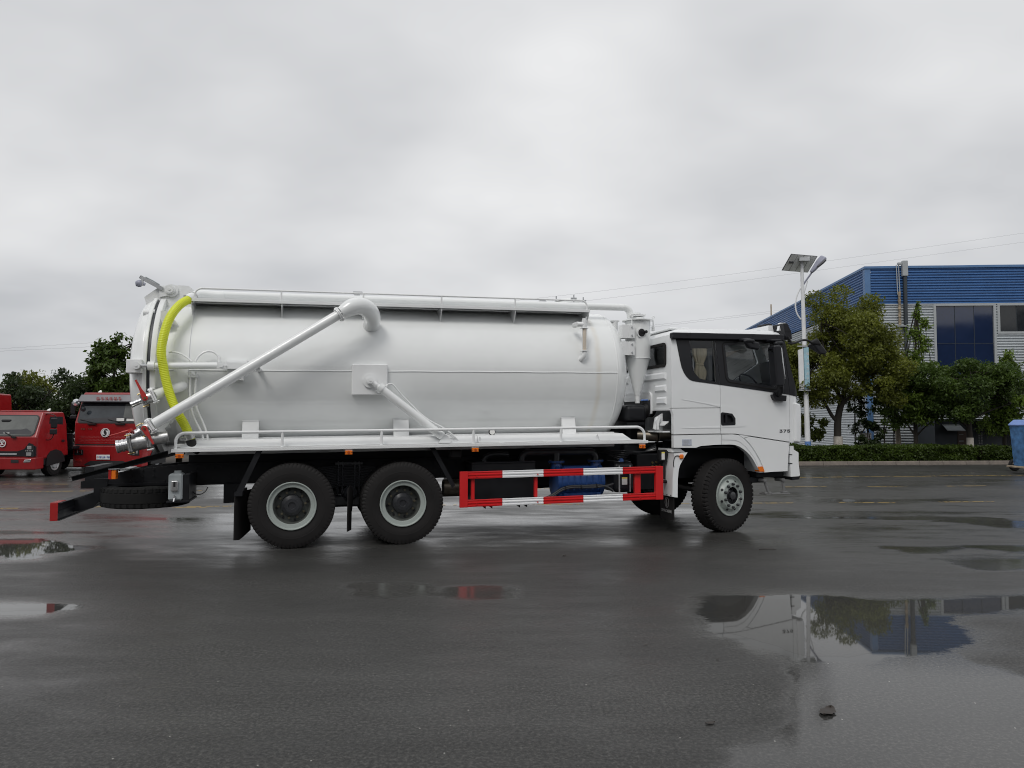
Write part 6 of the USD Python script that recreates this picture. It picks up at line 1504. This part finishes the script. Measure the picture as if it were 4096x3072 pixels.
# mirrors
mm = thing('wing_mirror', parent=TR)
tp('housing', hull([(6.690, -1.46, 2.600), (6.755, -1.46, 2.602), (6.805, -1.46, 2.09), (6.790, -1.46, 2.06), (6.730, -1.46, 2.06), (6.70, -1.46, 2.30), (6.69, -1.34, 2.59), (6.75, -1.34, 2.59), (6.80, -1.34, 2.09), (6.73, -1.34, 2.07)], .030, 2), 'black_trim', mm)
tp('mirror_face', trimesh.convex.convex_hull(np.array([(6.662, -1.46, 2.58), (6.664, -1.34, 2.58), (6.69, -1.46, 2.30), (6.692, -1.34, 2.30), (6.657, -1.46, 2.58), (6.659, -1.34, 2.58), (6.685, -1.46, 2.3), (6.687, -1.34, 2.3)])), 'chrome', mm)
tp('chrome_strip', trimesh.convex.convex_hull(np.array([(6.772, -1.493, 2.60), (6.790, -1.488, 2.58), (6.815, -1.492, 2.25), (6.840, -1.488, 2.14), (6.79, -1.493, 2.40)] + [(6.772, -1.40, 2.60), (6.790, -1.40, 2.58), (6.815, -1.40, 2.25), (6.840, -1.40, 2.14), (6.79, -1.40, 2.40)])), 'silver_paint', mm)
tp('arm', cat(tube(spline([(6.82, -1.24, 1.93), (6.84, -1.36, 1.945), (6.83, -1.40, 2.0), (6.80, -1.40, 2.08)], 12), .035, 10), ), 'black_trim', mm)
tp('upper_arm', cat(hull([(6.76, -1.39, 2.66), (6.84, -1.39, 2.67)], .032, 2), box(6.69, 6.86, -1.38, -1.24, 2.695, 2.73, .01), cyl((6.78, -1.39, 2.6), (6.78, -1.39, 2.68), .03)), 'black_trim', mm)
tp('foot', prism(rounded([(6.745, 1.925), (6.981, 1.904), (6.966, 1.822), (6.79, 1.838), (6.758, 1.879)], .012), -1.31, -1.235), 'black_trim', mm)
km = thing('kerb_mirror', parent=TR)
tp('housing', hull([(6.245, -1.40, 2.685), (6.32, -1.40, 2.61), (6.44, -1.40, 2.59), (6.445, -1.40, 2.65), (6.34, -1.32, 2.62), (6.44, -1.32, 2.60)], .026, 2), 'black_trim', km)
tp('arm', cat(tube(spline([(6.26, -1.24, 2.725), (6.28, -1.36, 2.715), (6.33, -1.41, 2.70), (6.37, -1.42, 2.66)], 10), .024, 8),), 'black_trim', km)
tp('bracket', hull([(6.26, -1.42, 2.69), (6.36, -1.42, 2.69)], .026, 1), 'black_trim', km)
fm = thing('front_mirror', parent=TR)
tp('arm', cat(tube(spline([(7.15, -1.12, 2.70), (7.24, -1.12, 2.70), (7.32, -1.10, 2.722), (7.484, -1.02, 2.764), (7.607, -.96, 2.768), (7.70, -.92, 2.735)], 24), .017, 8), tube(spline([(7.17, -1.08, 2.74), (7.3, -1.07, 2.72), (7.45, -1.02, 2.757)], 10), .012, 6), tube([(7.14, -1.12, 2.80), (7.20, -1.12, 2.71)], .018, 8)), 'black_plastic', fm)
tp('housing', hull([(7.745, -.92, 2.715), (7.80, -.92, 2.765), (7.945, -.92, 2.60), (7.935, -.92, 2.58), (7.85, -.92, 2.59), (7.75, -.80, 2.70), (7.93, -.80, 2.60), (7.80, -.80, 2.75)], .024, 2), 'black_trim', fm)
tp('knuckle', hull([(7.71, -.93, 2.74), (7.79, -.93, 2.775), (7.83, -.93, 2.72)], .030, 1), 'black_plastic', fm)
# door furniture, lettering, stickers
dh = tp('door_handle', tm(mprism(rounded([(5.936, 1.672), (6.115, 1.648), (6.165, 1.580), (6.168, 1.482), (5.936, 1.477)], .022), -1.248, -1.19, 'xz') - mprism(rounded([(5.972, 1.64), (6.10, 1.62), (6.135, 1.56), (6.135, 1.515), (5.972, 1.515)], .02), -1.30, -1.205, 'xz')), 'black_trim', cab)
tp('grip', cat(box(6.005, 6.035, -1.252, -1.215, 1.50, 1.645, .008), cyl((6.02, -1.256, 1.643), (6.02, -1.24, 1.643), .014, None, 14)), 'black_trim', dh)
tp('model_number', text('375', .041, (6.888, -1.2425, 1.364), stretch=1.75), 'letter_dark', cab)
stk = tp('info_sticker', box(5.315, 5.464, -1.2435, -1.2405, 1.200, 1.289), 'sticker_grey', cab)
tp('print', cat(*[box(5.335, 5.425 - .01 * (k % 3), -1.2445, -1.2436, 1.270 - k * .0105, 1.2735 - k * .0105) for k in range(7)], cyl((5.447, -1.2436, 1.278), (5.447, -1.2445, 1.278), .006, None, 10)), 'letter_grey', stk)
tp('repeater_lamp', tm((csolid(.012) - csolid(.0)) ^ mprism([(6.520, .873), (6.608, .871), (6.634, .798), (6.552, .800)], -1.6, -1.13, 'xz')), 'amber_lens', cab)
# corner deflector, bumper, steps
tp('corner_deflector', hull([(7.165, -1.255, 1.775), (7.225, -1.24, 1.755), (7.25, -1.22, 1.70), (7.245, -1.22, 1.29), (7.215, -1.24, 1.235), (7.155, -1.255, 1.245), (7.17, -1.0, 1.76), (7.24, -1.0, 1.70), (7.24, -1.0, 1.29), (7.17, -1.0, 1.24)], .026, 2), 'cab_paint', cab, smooth=50)
bum = tp('front_bumper', tm(mprism(rounded([(7.082, 1.155), (7.148, 1.163), (7.152, 1.107), (7.232, 1.060), (7.230, .934), (7.237, .831), (7.252, .727), (7.235, .712), (7.092, .706), (7.085, .937)], .006), -1.215, 1.215, 'xz') ^ mprism(rounded(sbox(6.9, -1.215, 7.3, 1.215), .06, 6), 0, 3, 'xy')), 'cab_paint', cab)
tp('bumper_lip', cat(prism([(7.12, .704), (7.235, .710), (7.255, .725), (7.262, .70), (7.238, .662), (7.13, .655)], -1.20, 1.20)), 'black_trim', bum)
tp('joint', cat(*[prism([(7.062, z), (7.12, z - .004), (7.12, z + .008), (7.062, z + .012)], -1.2185, -1.2) for z in (1.03, .90)]), 'black_trim', bum)
st = thing('entry_step', parent=TR)
for x0, x1 in ((6.676, 6.745), (6.985, 7.005)):
    tp('step_leg', cat(cyl((x0 + (.0), -1.17, .658), (x1, -1.17, .482), .019, None, 14), cyl((x0, -1.20, .660), (x0, -1.0, .660), .026, None, 18), cyl((x0, -1.207, .660), (x0, -1.20, .660), .014, None, 14)), 'step_grey', st)
tp('step_plate', cat(box(6.655, 7.06, -1.25, -1.06, .458, .472, .003), *[box(x, x + .05, -1.20, -1.13, .472, .492, .004) for x in (6.665, 6.735, 6.965, 7.01)]), 'step_grey', st)
tp('under_beam', cat(box(6.60, 7.06, -1.10, 1.10, .70, .79, .01), box(6.3, 6.75, -1.05, -.6, .62, .70, .01), cyl((6.35, -1.0, .65), (6.70, -1.0, .66), .035)), 'black_frame', ch)
# rear half of the front mudguard with its flap
GUARD = [(5.190, 1.092), (5.40, 1.104), (5.36, 1.05), (5.311, .976), (5.283, .93), (5.265, .879), (5.252, .80), (5.246, .717), (5.240, .473), (5.160, .484), (5.165, .719), (5.185, .962), (5.20, 1.043)]
mg = tp('mudguard', cat(prism(GUARD, -1.24, -.72), prism([(5.19, 1.105), (5.20, 1.155), (5.33, 1.155), (5.40, 1.105)], -1.16, -.72), box(5.215, 5.235, -1.236, -1.233, .5, .9)), 'cab_paint', smooth=25)
tp('rivet', cat(*[cyl((5.157, y, .50), (5.150, y, .50), .010, None, 8) for y in (-1.2, -1.08, -.96)]), 'black_plastic', mg)
ml = tp('marker_lamp', box(5.268, 5.332, -1.266, -1.238, 1.014, 1.077, .012), 'amber_lens', mg)
tp('lamp_wire', tube(spline([(5.27, -1.25, 1.05), (5.21, -1.245, 1.052), (5.19, -1.243, 1.02), (5.185, -1.243, .90)], 14), .006, 6), 'black_plastic', ml)
mf = tp('mud_flap', cat(prism(rounded([(-1.225, .145), (-1.225, .49), (-.80, .49), (-.80, .165), (-.84, .145)], .01), 5.185, 5.196, 'yz')), 'rubber')
yc = -1.03
tp('flap_lettering', text('SHACMAN', .040, (5.183, -.845, .245), FACE_X, stretch=1.12), 'letter_grey', mf)
ring = Point(0, 0).buffer(1, 24)
ring = affinity.scale(ring.difference(Point(0, 0).buffer(.88, 24)), .062, .075)
ess = affinity.scale(Polygon([(-.15, -.75), (.28, -.62), (.28, -.1), (-.02, -.1), (.2, .75), (-.3, .6), (-.3, .02), (.02, .02)]), .062, .075)
tp('flap_emblem', cat(*[move(xf(trimesh.creation.extrude_polygon(g, .002, engine='earcut'), FACE_X), (5.183, -1.02, .385)) for g in (ring, ess)]), 'letter_grey', mf)
tp('wheel_well', cat(box(5.26, 6.9, -.76, -.74, .70, 1.26), box(5.2, 6.98, -1.12, 1.12, 1.262, 1.28), box(6.602, 6.615, -1.125, 1.12, .80, 1.26)), 'black_frame', ch)
tp('arch_liner', prism([(5.42, 1.160), (5.60, 1.176), (5.95, 1.18), (6.17, 1.165), (6.17, 1.15), (5.95, 1.158), (5.5, 1.150)], -1.19, -.8), 'black_plastic', ch)
# inside the cab
tp('seat', cat(box(6.25, 6.75, -.95, -.45, 1.62, 1.80, .05), hull([(6.28, -.90, 1.8), (6.28, -.5, 1.8), (6.20, -.88, 2.12), (6.20, -.52, 2.12)], .05, 1)), 'interior', cab)
tp('seat', cat(box(6.25, 6.75, .45, .95, 1.62, 1.80, .05), hull([(6.28, .5, 1.8), (6.28, .9, 1.8), (6.20, .52, 2.14), (6.20, .88, 2.14)], .05, 1)), 'interior', cab)
tp('dashboard', hull([(6.95, -1.1, 1.5), (6.95, 1.1, 1.5), (6.9, -1.1, 2.02), (6.9, 1.1, 2.02), (7.08, -1.05, 1.9), (7.08, 1.05, 1.9)], .03, 1), 'interior', cab)
tp('steering_wheel', tube(np.array([(6.70 + .05 * math.cos(a), .68 + .22 * math.sin(a), 1.98 + .21 * math.cos(a)) for a in np.linspace(0, 2 * PI, 30)]), .014, 8), 'interior', cab)
tp('bunk', box(5.25, 5.85, -1.12, 1.12, 1.75, 1.98, .04), 'interior_grey', cab)
tp('headliner', box(5.25, 6.95, -1.12, 1.12, 2.80, 2.84), 'interior_grey', cab)
tp('partition', box(5.93, 5.96, -1.16, -1.02, 2.05, 2.72), 'interior', cab)
# tied-back curtain behind the sleeper window
cz = np.linspace(2.60, 2.13, 26)
cw = np.interp(cz, [2.13, 2.19, 2.27, 2.36, 2.375, 2.40, 2.50, 2.60], [.055, .078, .088, .055, .048, .060, .098, .102])
cxm = np.interp(cz, [2.13, 2.37, 2.60], [5.70, 5.68, 5.685])
nf = 60
V = []
for z, w_, xm in zip(cz, cw, cxm):
    a = np.linspace(0, 2 * PI, nf, endpoint=False)
    fold = 1 + .16 * np.sin(a * 9 + z * 3) + .07 * np.sin(a * 17 + z * 11)
    V.append(np.c_[xm + w_ * fold * np.cos(a), -1.10 + w_ * .38 * fold * np.sin(a), np.full(nf, z)])
V = np.vstack(V)
F = []
for k in range(len(cz) - 1):
    for i_ in range(nf):
        j_ = (i_ + 1) % nf
        F += [(k * nf + i_, k * nf + j_, (k + 1) * nf + j_), (k * nf + i_, (k + 1) * nf + j_, (k + 1) * nf + i_)]
cu = tp('curtain', trimesh.Trimesh(V, F, process=False), 'curtain', cab, smooth=True)
tp('tie_band', tube([(5.68 + .056 * math.cos(a), -1.10 + .024 * math.sin(a), 2.37) for a in np.linspace(0, 2 * PI, 20)], .014, 8), 'curtain', cu)

# ------------------------------------------------------------------ red trucks parked on the left
def ring_mesh(r0, r1, t):
    return trimesh.creation.extrude_polygon(Point(0, 0).buffer(r1, 24).difference(Point(0, 0).buffer(r0, 24)), t, engine='earcut')


def facing(m, loc):
    return move(xf(m, FACE_Y), loc)


def small_wheel(parent, x, y, r, w_, out):
    wh = thing('wheel', parent=parent)
    o, d = np.array([x, y, r]), np.array([out, 0, 0.0])
    obj('tyre', tyre_mesh(o, d, w_, r, r * .56, 44, .01), 'rubber', wh, smooth=32)
    obj('rim', lathe([(w_ * .42, r * .56), (w_ * .5, r * .57), (w_ * .48, r * .5), (w_ * .40, r * .44), (w_ * .56, r * .36), (w_ * .58, r * .2), (w_ * .60, 0)], o, d, 36), 'silver_paint', wh)
    for q in np.arange(6) * PI / 3:
        obj('hand_hole', lathe([(w_ * .50, 0), (w_ * .52, r * .05), (w_ * .505, r * .05)], o + np.array([0, math.cos(q), math.sin(q)]) * r * .40, d, 10), 'hazard_black', wh)


# light truck: its front faces the camera, local y = 0 is the grille
LT = thing('light_truck', 'red light truck with round S emblem, facing the camera at the left edge', 'truck', (-13.95, 20.65, 0), 0.0)
hw_ = .92
cabL = obj('cab', hull([(-hw_ + .06, .06, .55), (hw_ - .06, .06, .55), (-hw_ + .06, .04, 1.10), (hw_ - .06, .04, 1.10), (-hw_ + .12, .42, 1.76), (hw_ - .12, .42, 1.76), (-hw_ + .13, 1.28, 1.77), (hw_ - .13, 1.28, 1.77), (-hw_ + .10, 1.36, 1.5), (hw_ - .10, 1.36, 1.5), (-hw_ + .06, 1.42, .62), (hw_ - .06, 1.42, .62)], .06, 3), 'red_paint', LT, smooth=50)
obj('roof_panel', hull([(-.45, .50, 1.845), (.45, .50, 1.845), (-.45, 1.2, 1.85), (.45, 1.2, 1.85)], .02, 1), 'red_paint', cabL)
sl = lambda z: -.022 + max(0, (z - 1.10)) * .555


def onface(pg, off, mat_, name, parent, t=.012):
    """A panel lying on the slanted front of the light truck."""
    m = prism(poly(pg), 0, t, 'xz')
    m.vertices[:, 1] += np.array([sl(z) for z in m.vertices[:, 2]]) - off - t
    return obj(name, m, mat_, parent)


wsL = onface(rounded([(-.80, 1.17), (.80, 1.17), (.76, 1.70), (-.76, 1.70)], .09, 6).buffer(.03), .006, 'black_trim', 'windscreen_frame', cabL)
g_ = rounded([(-.80, 1.17), (.80, 1.17), (.76, 1.70), (-.76, 1.70)], .09, 6)
onface(g_, .020, 'pale_glass', 'windscreen', cabL, .006)
onface(Polygon([(-.74, 1.20), (.74, 1.20), (.72, 1.27), (.55, 1.36), (.42, 1.33), (.0, 1.32), (-.5, 1.30), (-.72, 1.25)]), .0275, 'interior', 'dashboard', cabL, .002)
obj('paper', cat(box(-.02, .14, -.02 + .03, .012, 1.222, 1.245), ), 'sticker_white', cabL)
obj('wiper', cat(tube([(-.42, -.06, 1.12), (-.72, .0, 1.24)], .012, 6), tube([(.30, -.06, 1.13), (.02, .0, 1.25)], .012, 6), box(.24, .36, -.075, -.03, 1.10, 1.13), box(-.48, -.36, -.075, -.03, 1.10, 1.13)), 'black_plastic', cabL)
obj('interior_mirror', hull([(-.20, .22, 1.575), (.02, .22, 1.575), (-.18, .22, 1.53), (0, .22, 1.53)], .03, 1), 'black_plastic', cabL)
em = obj('emblem', facing(ring_mesh(.083, .105, .014), (-.02, -.03, .95)), 'emblem_silver', cabL)
obj('emblem_bar', facing(trimesh.creation.extrude_polygon(Polygon([(-.06, .05), (.055, .05), (.055, .025), (-.01, .025), (.05, -.04), (-.065, -.055), (-.065, -.03), (.0, -.03)]), .014, engine='earcut'), (-.02, -.03, .95)), 'emblem_silver', em)
obj('grille', cat(prism([(-.90, .60), (.90, .60), (.90, .86), (.72, .97), (.60, .80), (.42, .735), (-.42, .735), (-.60, .80), (-.72, .97), (-.90, .86)], -.040, .02)), 'black_trim', cabL)
obj('grille_bar', box(-.40, .40, -.05, -.041, .635, .675, .003), 'silver_paint', cabL)
for s in (-1, 1):
    hl = obj('headlight', prism(rounded([(s * .62, .585), (s * .87, .585), (s * .875, .86), (s * .80, .95), (s * .66, .80)], .02), -.050, -.02), 'dark_glass', cabL)
    obj('reflector', cat(box(s * .66, s * .80, -.056, -.051, .61, .70, .006), box(s * .68, s * .80, -.056, -.051, .79, .88, .006), *[box(s * (.64 + .045 * k), s * (.665 + .045 * k), -.055, -.051, .735, .765) for k in range(5)]), 'chrome', hl)
obj('bumper', hull([(-.90, -.02, .26), (.90, -.02, .26), (-.90, -.04, .53), (.90, -.04, .53), (-.92, .25, .28), (.92, .25, .28), (-.92, .25, .53), (.92, .25, .53)], .03, 2), 'red_paint', LT)
obj('bumper_slot', cat(box(-.52, -.30, -.076, -.06, .42, .50, .004), box(.26, .47, -.076, -.06, .42, .50, .004)), 'hazard_black', LT)
for s in (-1, 1):
    obj('fog_lamp', hull([(s * .62, -.065, .44), (s * .78, -.062, .45), (s * .64, -.065, .49), (s * .80, -.062, .50)], .015, 1), 'chrome', LT)
# the side towards the tanker
obj('side_window', prism(rounded([(.50, 1.05), (.50, 1.28), (.62, 1.69), (1.20, 1.69), (1.22, 1.20), (.92, 1.16), (.66, 1.06)], .03), .874, .884, 'yz'), 'dark_glass', cabL)
obj('side_window', prism(rounded([(.50, 1.05), (.50, 1.28), (.62, 1.69), (1.20, 1.69), (1.22, 1.20), (.92, 1.16), (.66, 1.06)], .03), -.884, -.874, 'yz'), 'dark_glass', cabL)
obj('door_handle', box(.915, .925, 1.12, 1.26, .96, 1.03, .004), 'black_trim', cabL)
obj('wheel_arch', prism(Polygon([(.42, .45), (.46, .60), (.6, .72), (.85, .76), (1.1, .70), (1.24, .56), (1.3, .40), (.42, .3)]), .885, .935, 'yz'), 'black_plastic', LT)
obj('side_skirt', box(.80, .90, .1, .5, .34, .56, .01), 'black_plastic', LT)
ms = thing('wing_mirror', parent=LT)
obj('housing', cat(hull([(1.12, .30, 1.40), (1.24, .30, 1.40), (1.12, .30, 1.62), (1.24, .30, 1.62), (1.18, .36, 1.5)], .03, 2), hull([(1.10, .30, 1.22), (1.24, .30, 1.22), (1.10, .30, 1.32), (1.24, .30, 1.32), (1.18, .36, 1.27)], .03, 2)), 'black_trim', ms)
obj('arm', tube(spline([(.90, .40, 1.74), (1.06, .32, 1.76), (1.20, .32, 1.70), (1.19, .33, 1.35), (1.12, .34, 1.10), (.90, .40, 1.04)], 24), .012, 6), 'black_plastic', ms)
ms2 = thing('wing_mirror', parent=LT)
obj('housing', hull([(-1.12, .30, 1.40), (-1.24, .30, 1.40), (-1.12, .30, 1.62), (-1.24, .30, 1.62)], .03, 2), 'black_trim', ms2)
obj('arm', tube(spline([(-.90, .40, 1.74), (-1.06, .32, 1.76), (-1.18, .32, 1.60)], 12), .012, 6), 'black_plastic', ms2)
obj('marker_lamp', hull([(.86, .50, 1.86), (.92, .50, 1.86), (.90, .55, 1.90)], .02, 1), 'sticker_white', LT)
small_wheel(LT, .80, .86, .38, .21, 1)
small_wheel(LT, -.80, .86, .38, .21, -1)
small_wheel(LT, .74, 3.9, .38, .21, 1)
small_wheel(LT, -.74, 3.9, .38, .21, -1)
obj('chassis', cat(box(-.38, -.28, .3, 5.2, .50, .66), box(.28, .38, .3, 5.2, .50, .66), box(-.5, .5, .2, 1.5, .35, .6, .03), cyl((-.75, 3.9, .38), (.75, 3.9, .38), .06), cyl((-.75, .86, .38), (.75, .86, .38), .05)), 'black_frame', LT)
obj('flatbed', cat(box(-.95, .95, 1.6, 5.4, .74, .82, .01), box(-.95, .95, 1.6, 1.66, .82, 1.2, .01)), 'black_frame', LT)

# medium truck with the grey visor
DT = thing('medium_truck', 'red medium truck with grey visor and swirl emblem, behind the rear valves', 'truck', (-12.17, 22.70, 0), 0.0)
hw2 = 1.03
cabD = obj('cab', hull([(-hw2 + .06, .04, .50), (hw2 - .06, .04, .50), (-hw2 + .05, .03, 1.50), (hw2 - .05, .03, 1.50), (-hw2 + .14, .30, 2.38), (hw2 - .14, .30, 2.38), (-hw2 + .12, 1.75, 2.38), (hw2 - .12, 1.75, 2.38), (-hw2 + .06, 1.85, .62), (hw2 - .06, 1.85, .62)], .06, 2), 'red_paint', DT, smooth=50)
sD = lambda z: -.022 + max(0, (z - 1.50)) * .305


def onD(pg, off, mat_, name, parent, t=.012):
    m = prism(poly(pg), 0, t, 'xz')
    m.vertices[:, 1] += np.array([sD(z) for z in m.vertices[:, 2]]) - off - t
    return obj(name, m, mat_, parent)


gD = rounded([(-.93, 1.53), (.93, 1.53), (.90, 2.12), (-.90, 2.12)], .07, 6)
onD(gD.buffer(.03), .006, 'black_trim', 'windscreen_frame', cabD)
wD = onD(gD, .020, 'screen_glass', 'windscreen', cabD, .006)
onD(Polygon([(-.90, 1.56), (.90, 1.56), (.88, 1.66), (.2, 1.68), (-.5, 1.65), (-.88, 1.62)]), .0275, 'interior', 'dashboard', cabD, .002)
onD(rounded([(.42, 1.60), (.88, 1.62), (.87, 2.10), (.42, 2.10)], .02), .0275, 'pale_glass', 'blind', cabD, .002)
obj('paper', cat(box(.25, .48, -.06, -.055, 1.57, 1.66), box(.55, .78, -.06, -.055, 1.57, 1.64)), 'sticker_white', cabD)
obj('wiper', cat(tube([(-.30, -.09, 1.50), (-.86, -.045, 1.62)], .012, 6), tube([(.55, -.09, 1.50), (-.02, -.045, 1.63)], .012, 6), box(-.62, -.36, -.085, -.03, 1.455, 1.49, .008), box(.22, .50, -.085, -.03, 1.455, 1.49, .008)), 'black_plastic', cabD)
vz = obj('visor', hull([(-.93, -.03, 2.16), (.93, -.03, 2.16), (-.88, .06, 2.34), (.88, .06, 2.34), (-.9, .2, 2.18), (.9, .2, 2.18)], .03, 2), 'panel_frame', DT)
obj('visor_lettering', hanzi(['biao', 'dong', 'feng', 'yong', 'zhuang', 'che'], .105, (-.38, -.062, 2.19), gap=1.25), 'text_red', vz)
obj('front_lettering', hanzi(['dong', 'feng', 'dot', 'li', 'che'], .055, (-.83, -.04, 1.30), gap=1.3), 'nut_steel', cabD)
emD = obj('emblem', facing(ring_mesh(.115, .135, .016), (-.08, -.045, 1.22)), 'emblem_silver', cabD)
obj('emblem_disc', facing(trimesh.creation.extrude_polygon(Point(0, 0).buffer(.115, 24), .006, engine='earcut'), (-.08, -.044, 1.22)), 'hazard_black', emD)
sw = Point(0, 0).buffer(.105, 24).difference(Point(.035, .02).buffer(.085, 24))
sw = max(getattr(sw.intersection(sbox(-.2, -.06, .09, .2)), 'geoms', [sw.intersection(sbox(-.2, -.06, .09, .2))]), key=lambda g: g.area)
obj('swirl', cat(facing(trimesh.creation.extrude_polygon(sw, .006, engine='earcut'), (-.08, -.054, 1.22)), facing(trimesh.creation.extrude_polygon(affinity.rotate(sw, 180, origin=(0, 0)), .006, engine='earcut'), (-.08, -.054, 1.22))), 'emblem_silver', emD)
obj('grille_seam', box(-.98, .98, -.030, -.018, .835, .875), 'hazard_black', cabD)
obj('grille_mesh', cat(*[hull([(x, -.020, z), (x + .09, -.020, z)], .010, 1) for r_, z in enumerate(np.arange(.93, 1.12, .045)) for x in np.arange(-.88 + (.06 if r_ % 2 else 0), .85, .125)]), 'red_paint', cabD, kind='stuff')
obj('bumper', hull([(-1.0, -.02, .22), (1.0, -.02, .22), (-1.02, -.04, .80), (1.02, -.04, .80), (-1.02, .3, .24), (1.02, .3, .24), (-1.02, .3, .80), (1.02, .3, .80)], .03, 2), 'red_paint', DT)
obj('bumper_mouth', prism(rounded([(-.72, .24), (.72, .24), (.50, .37), (-.50, .37)], .02), -.078, -.06), 'hazard_black', DT)
for s in (-1, 1):
    hl = obj('headlight', prism(rounded([(s * .72, .55), (s * .97, .54), (s * .96, .73), (s * .72, .71)], .02), -.080, -.06), 'dark_glass', DT)
    obj('reflector', cat(box(s * .76, s * .83, -.086, -.081, .58, .68, .01), box(s * .87, s * .93, -.086, -.081, .60, .69, .01), box(s * .73, s * .96, -.084, -.081, .695, .705)), 'chrome', hl)
    obj('indicator', hull([(s * .78, -.065, .36), (s * .95, -.06, .36), (s * .78, -.065, .40), (s * .95, -.06, .42)], .015, 1), 'red_lens', DT)
npl = obj('number_plate', box(-.31, .10, -.094, -.085, .415, .555, .003), 'sign_white', DT)
obj('plate_lettering', hanzi(['cheng', 'li', 'shang', 'zhuang', 'dot', 'ping', 'ban'], .060, (-.225, -.095, .455), gap=.74), 'text_blue', npl)
obj('plate_mark', facing(ring_mesh(.016, .028, .002), (-.262, -.095, .485)), 'text_red', npl)
mD = thing('wing_mirror', parent=DT)
obj('housing', cat(hull([(-1.20, .10, 1.80), (-1.12, .10, 1.80), (-1.20, .10, 2.10), (-1.12, .10, 2.10), (-1.16, .16, 1.9)], .03, 2), hull([(-1.22, .10, 1.66), (-1.08, .10, 1.66), (-1.20, .10, 1.72), (-1.08, .10, 1.72)], .035, 2)), 'black_trim', mD)
obj('arm', tube(spline([(-.95, .12, 2.12), (-1.06, .05, 2.18), (-1.16, .10, 2.12), (-1.16, .12, 1.7)], 16), .016, 6), 'black_plastic', mD)
rm = obj('round_mirror', lathe([(0, 0), (.01, .09), (.04, .115), (.06, .118), (.06, 0)], (-1.02, -.06, 2.12), (0.1, 1, 0), 24), 'chrome', mD)
obj('inner_mirror', lathe([(0, 0), (.01, .07), (.03, .075), (.03, 0)], (-.74, -.12, 1.92), (0, 1, 0), 20), 'dark_glass', cabD)
mD2 = thing('wing_mirror', parent=DT)
obj('housing', hull([(1.20, .10, 1.80), (1.12, .10, 1.80), (1.20, .10, 2.10), (1.12, .10, 2.10), (1.16, .16, 1.9)], .03, 2), 'black_trim', mD2)
obj('arm', tube(spline([(.95, .12, 2.12), (1.06, .05, 2.18), (1.16, .10, 2.12)], 10), .016, 6), 'black_plastic', mD2)
obj('roof_marker', hull([(-.50, .30, 2.45), (-.44, .30, 2.45), (-.47, .34, 2.49)], .028, 1), 'sticker_white', DT)
obj('side_window', prism(rounded([(.40, 1.40), (.52, 2.10), (1.2, 2.10), (1.2, 1.42)], .04), .985, .995, 'yz'), 'dark_glass', cabD)
obj('wheel_arch', prism([(.50, .25), (.52, .55), (.72, .78), (1.1, .86), (1.4, .74), (1.5, .5), (1.5, .25)], 1.0, 1.05, 'yz'), 'black_plastic', DT)
obj('step_panel', hull([(1.0, .0, .30), (1.04, .0, .72), (1.0, .45, .34), (1.04, .45, .74)], .02, 1), 'red_paint', DT)
for s in (-1, 1):
    small_wheel(DT, s * .88, 1.02, .46, .25, s)
    small_wheel(DT, s * .88, 4.4, .46, .25, s)
obj('chassis', cat(box(-.43, -.35, .3, 6.0, .62, .84), box(.35, .43, .3, 6.0, .62, .84), box(-.5, .5, .3, 2.0, .35, .7, .03), cyl((-.8, 1.02, .46), (.8, 1.02, .46), .07), cyl((-.8, 4.4, .46), (.8, 4.4, .46), .08)), 'black_frame', DT)
obj('flatbed', cat(box(-1.05, 1.05, 2.2, 6.2, .92, 1.02, .01)), 'black_frame', DT)
copy(DT, 'medium_truck', (-17.45, 22.9, 0), 0.0, 'bright red truck, only a roof corner showing behind the light truck', 'truck')
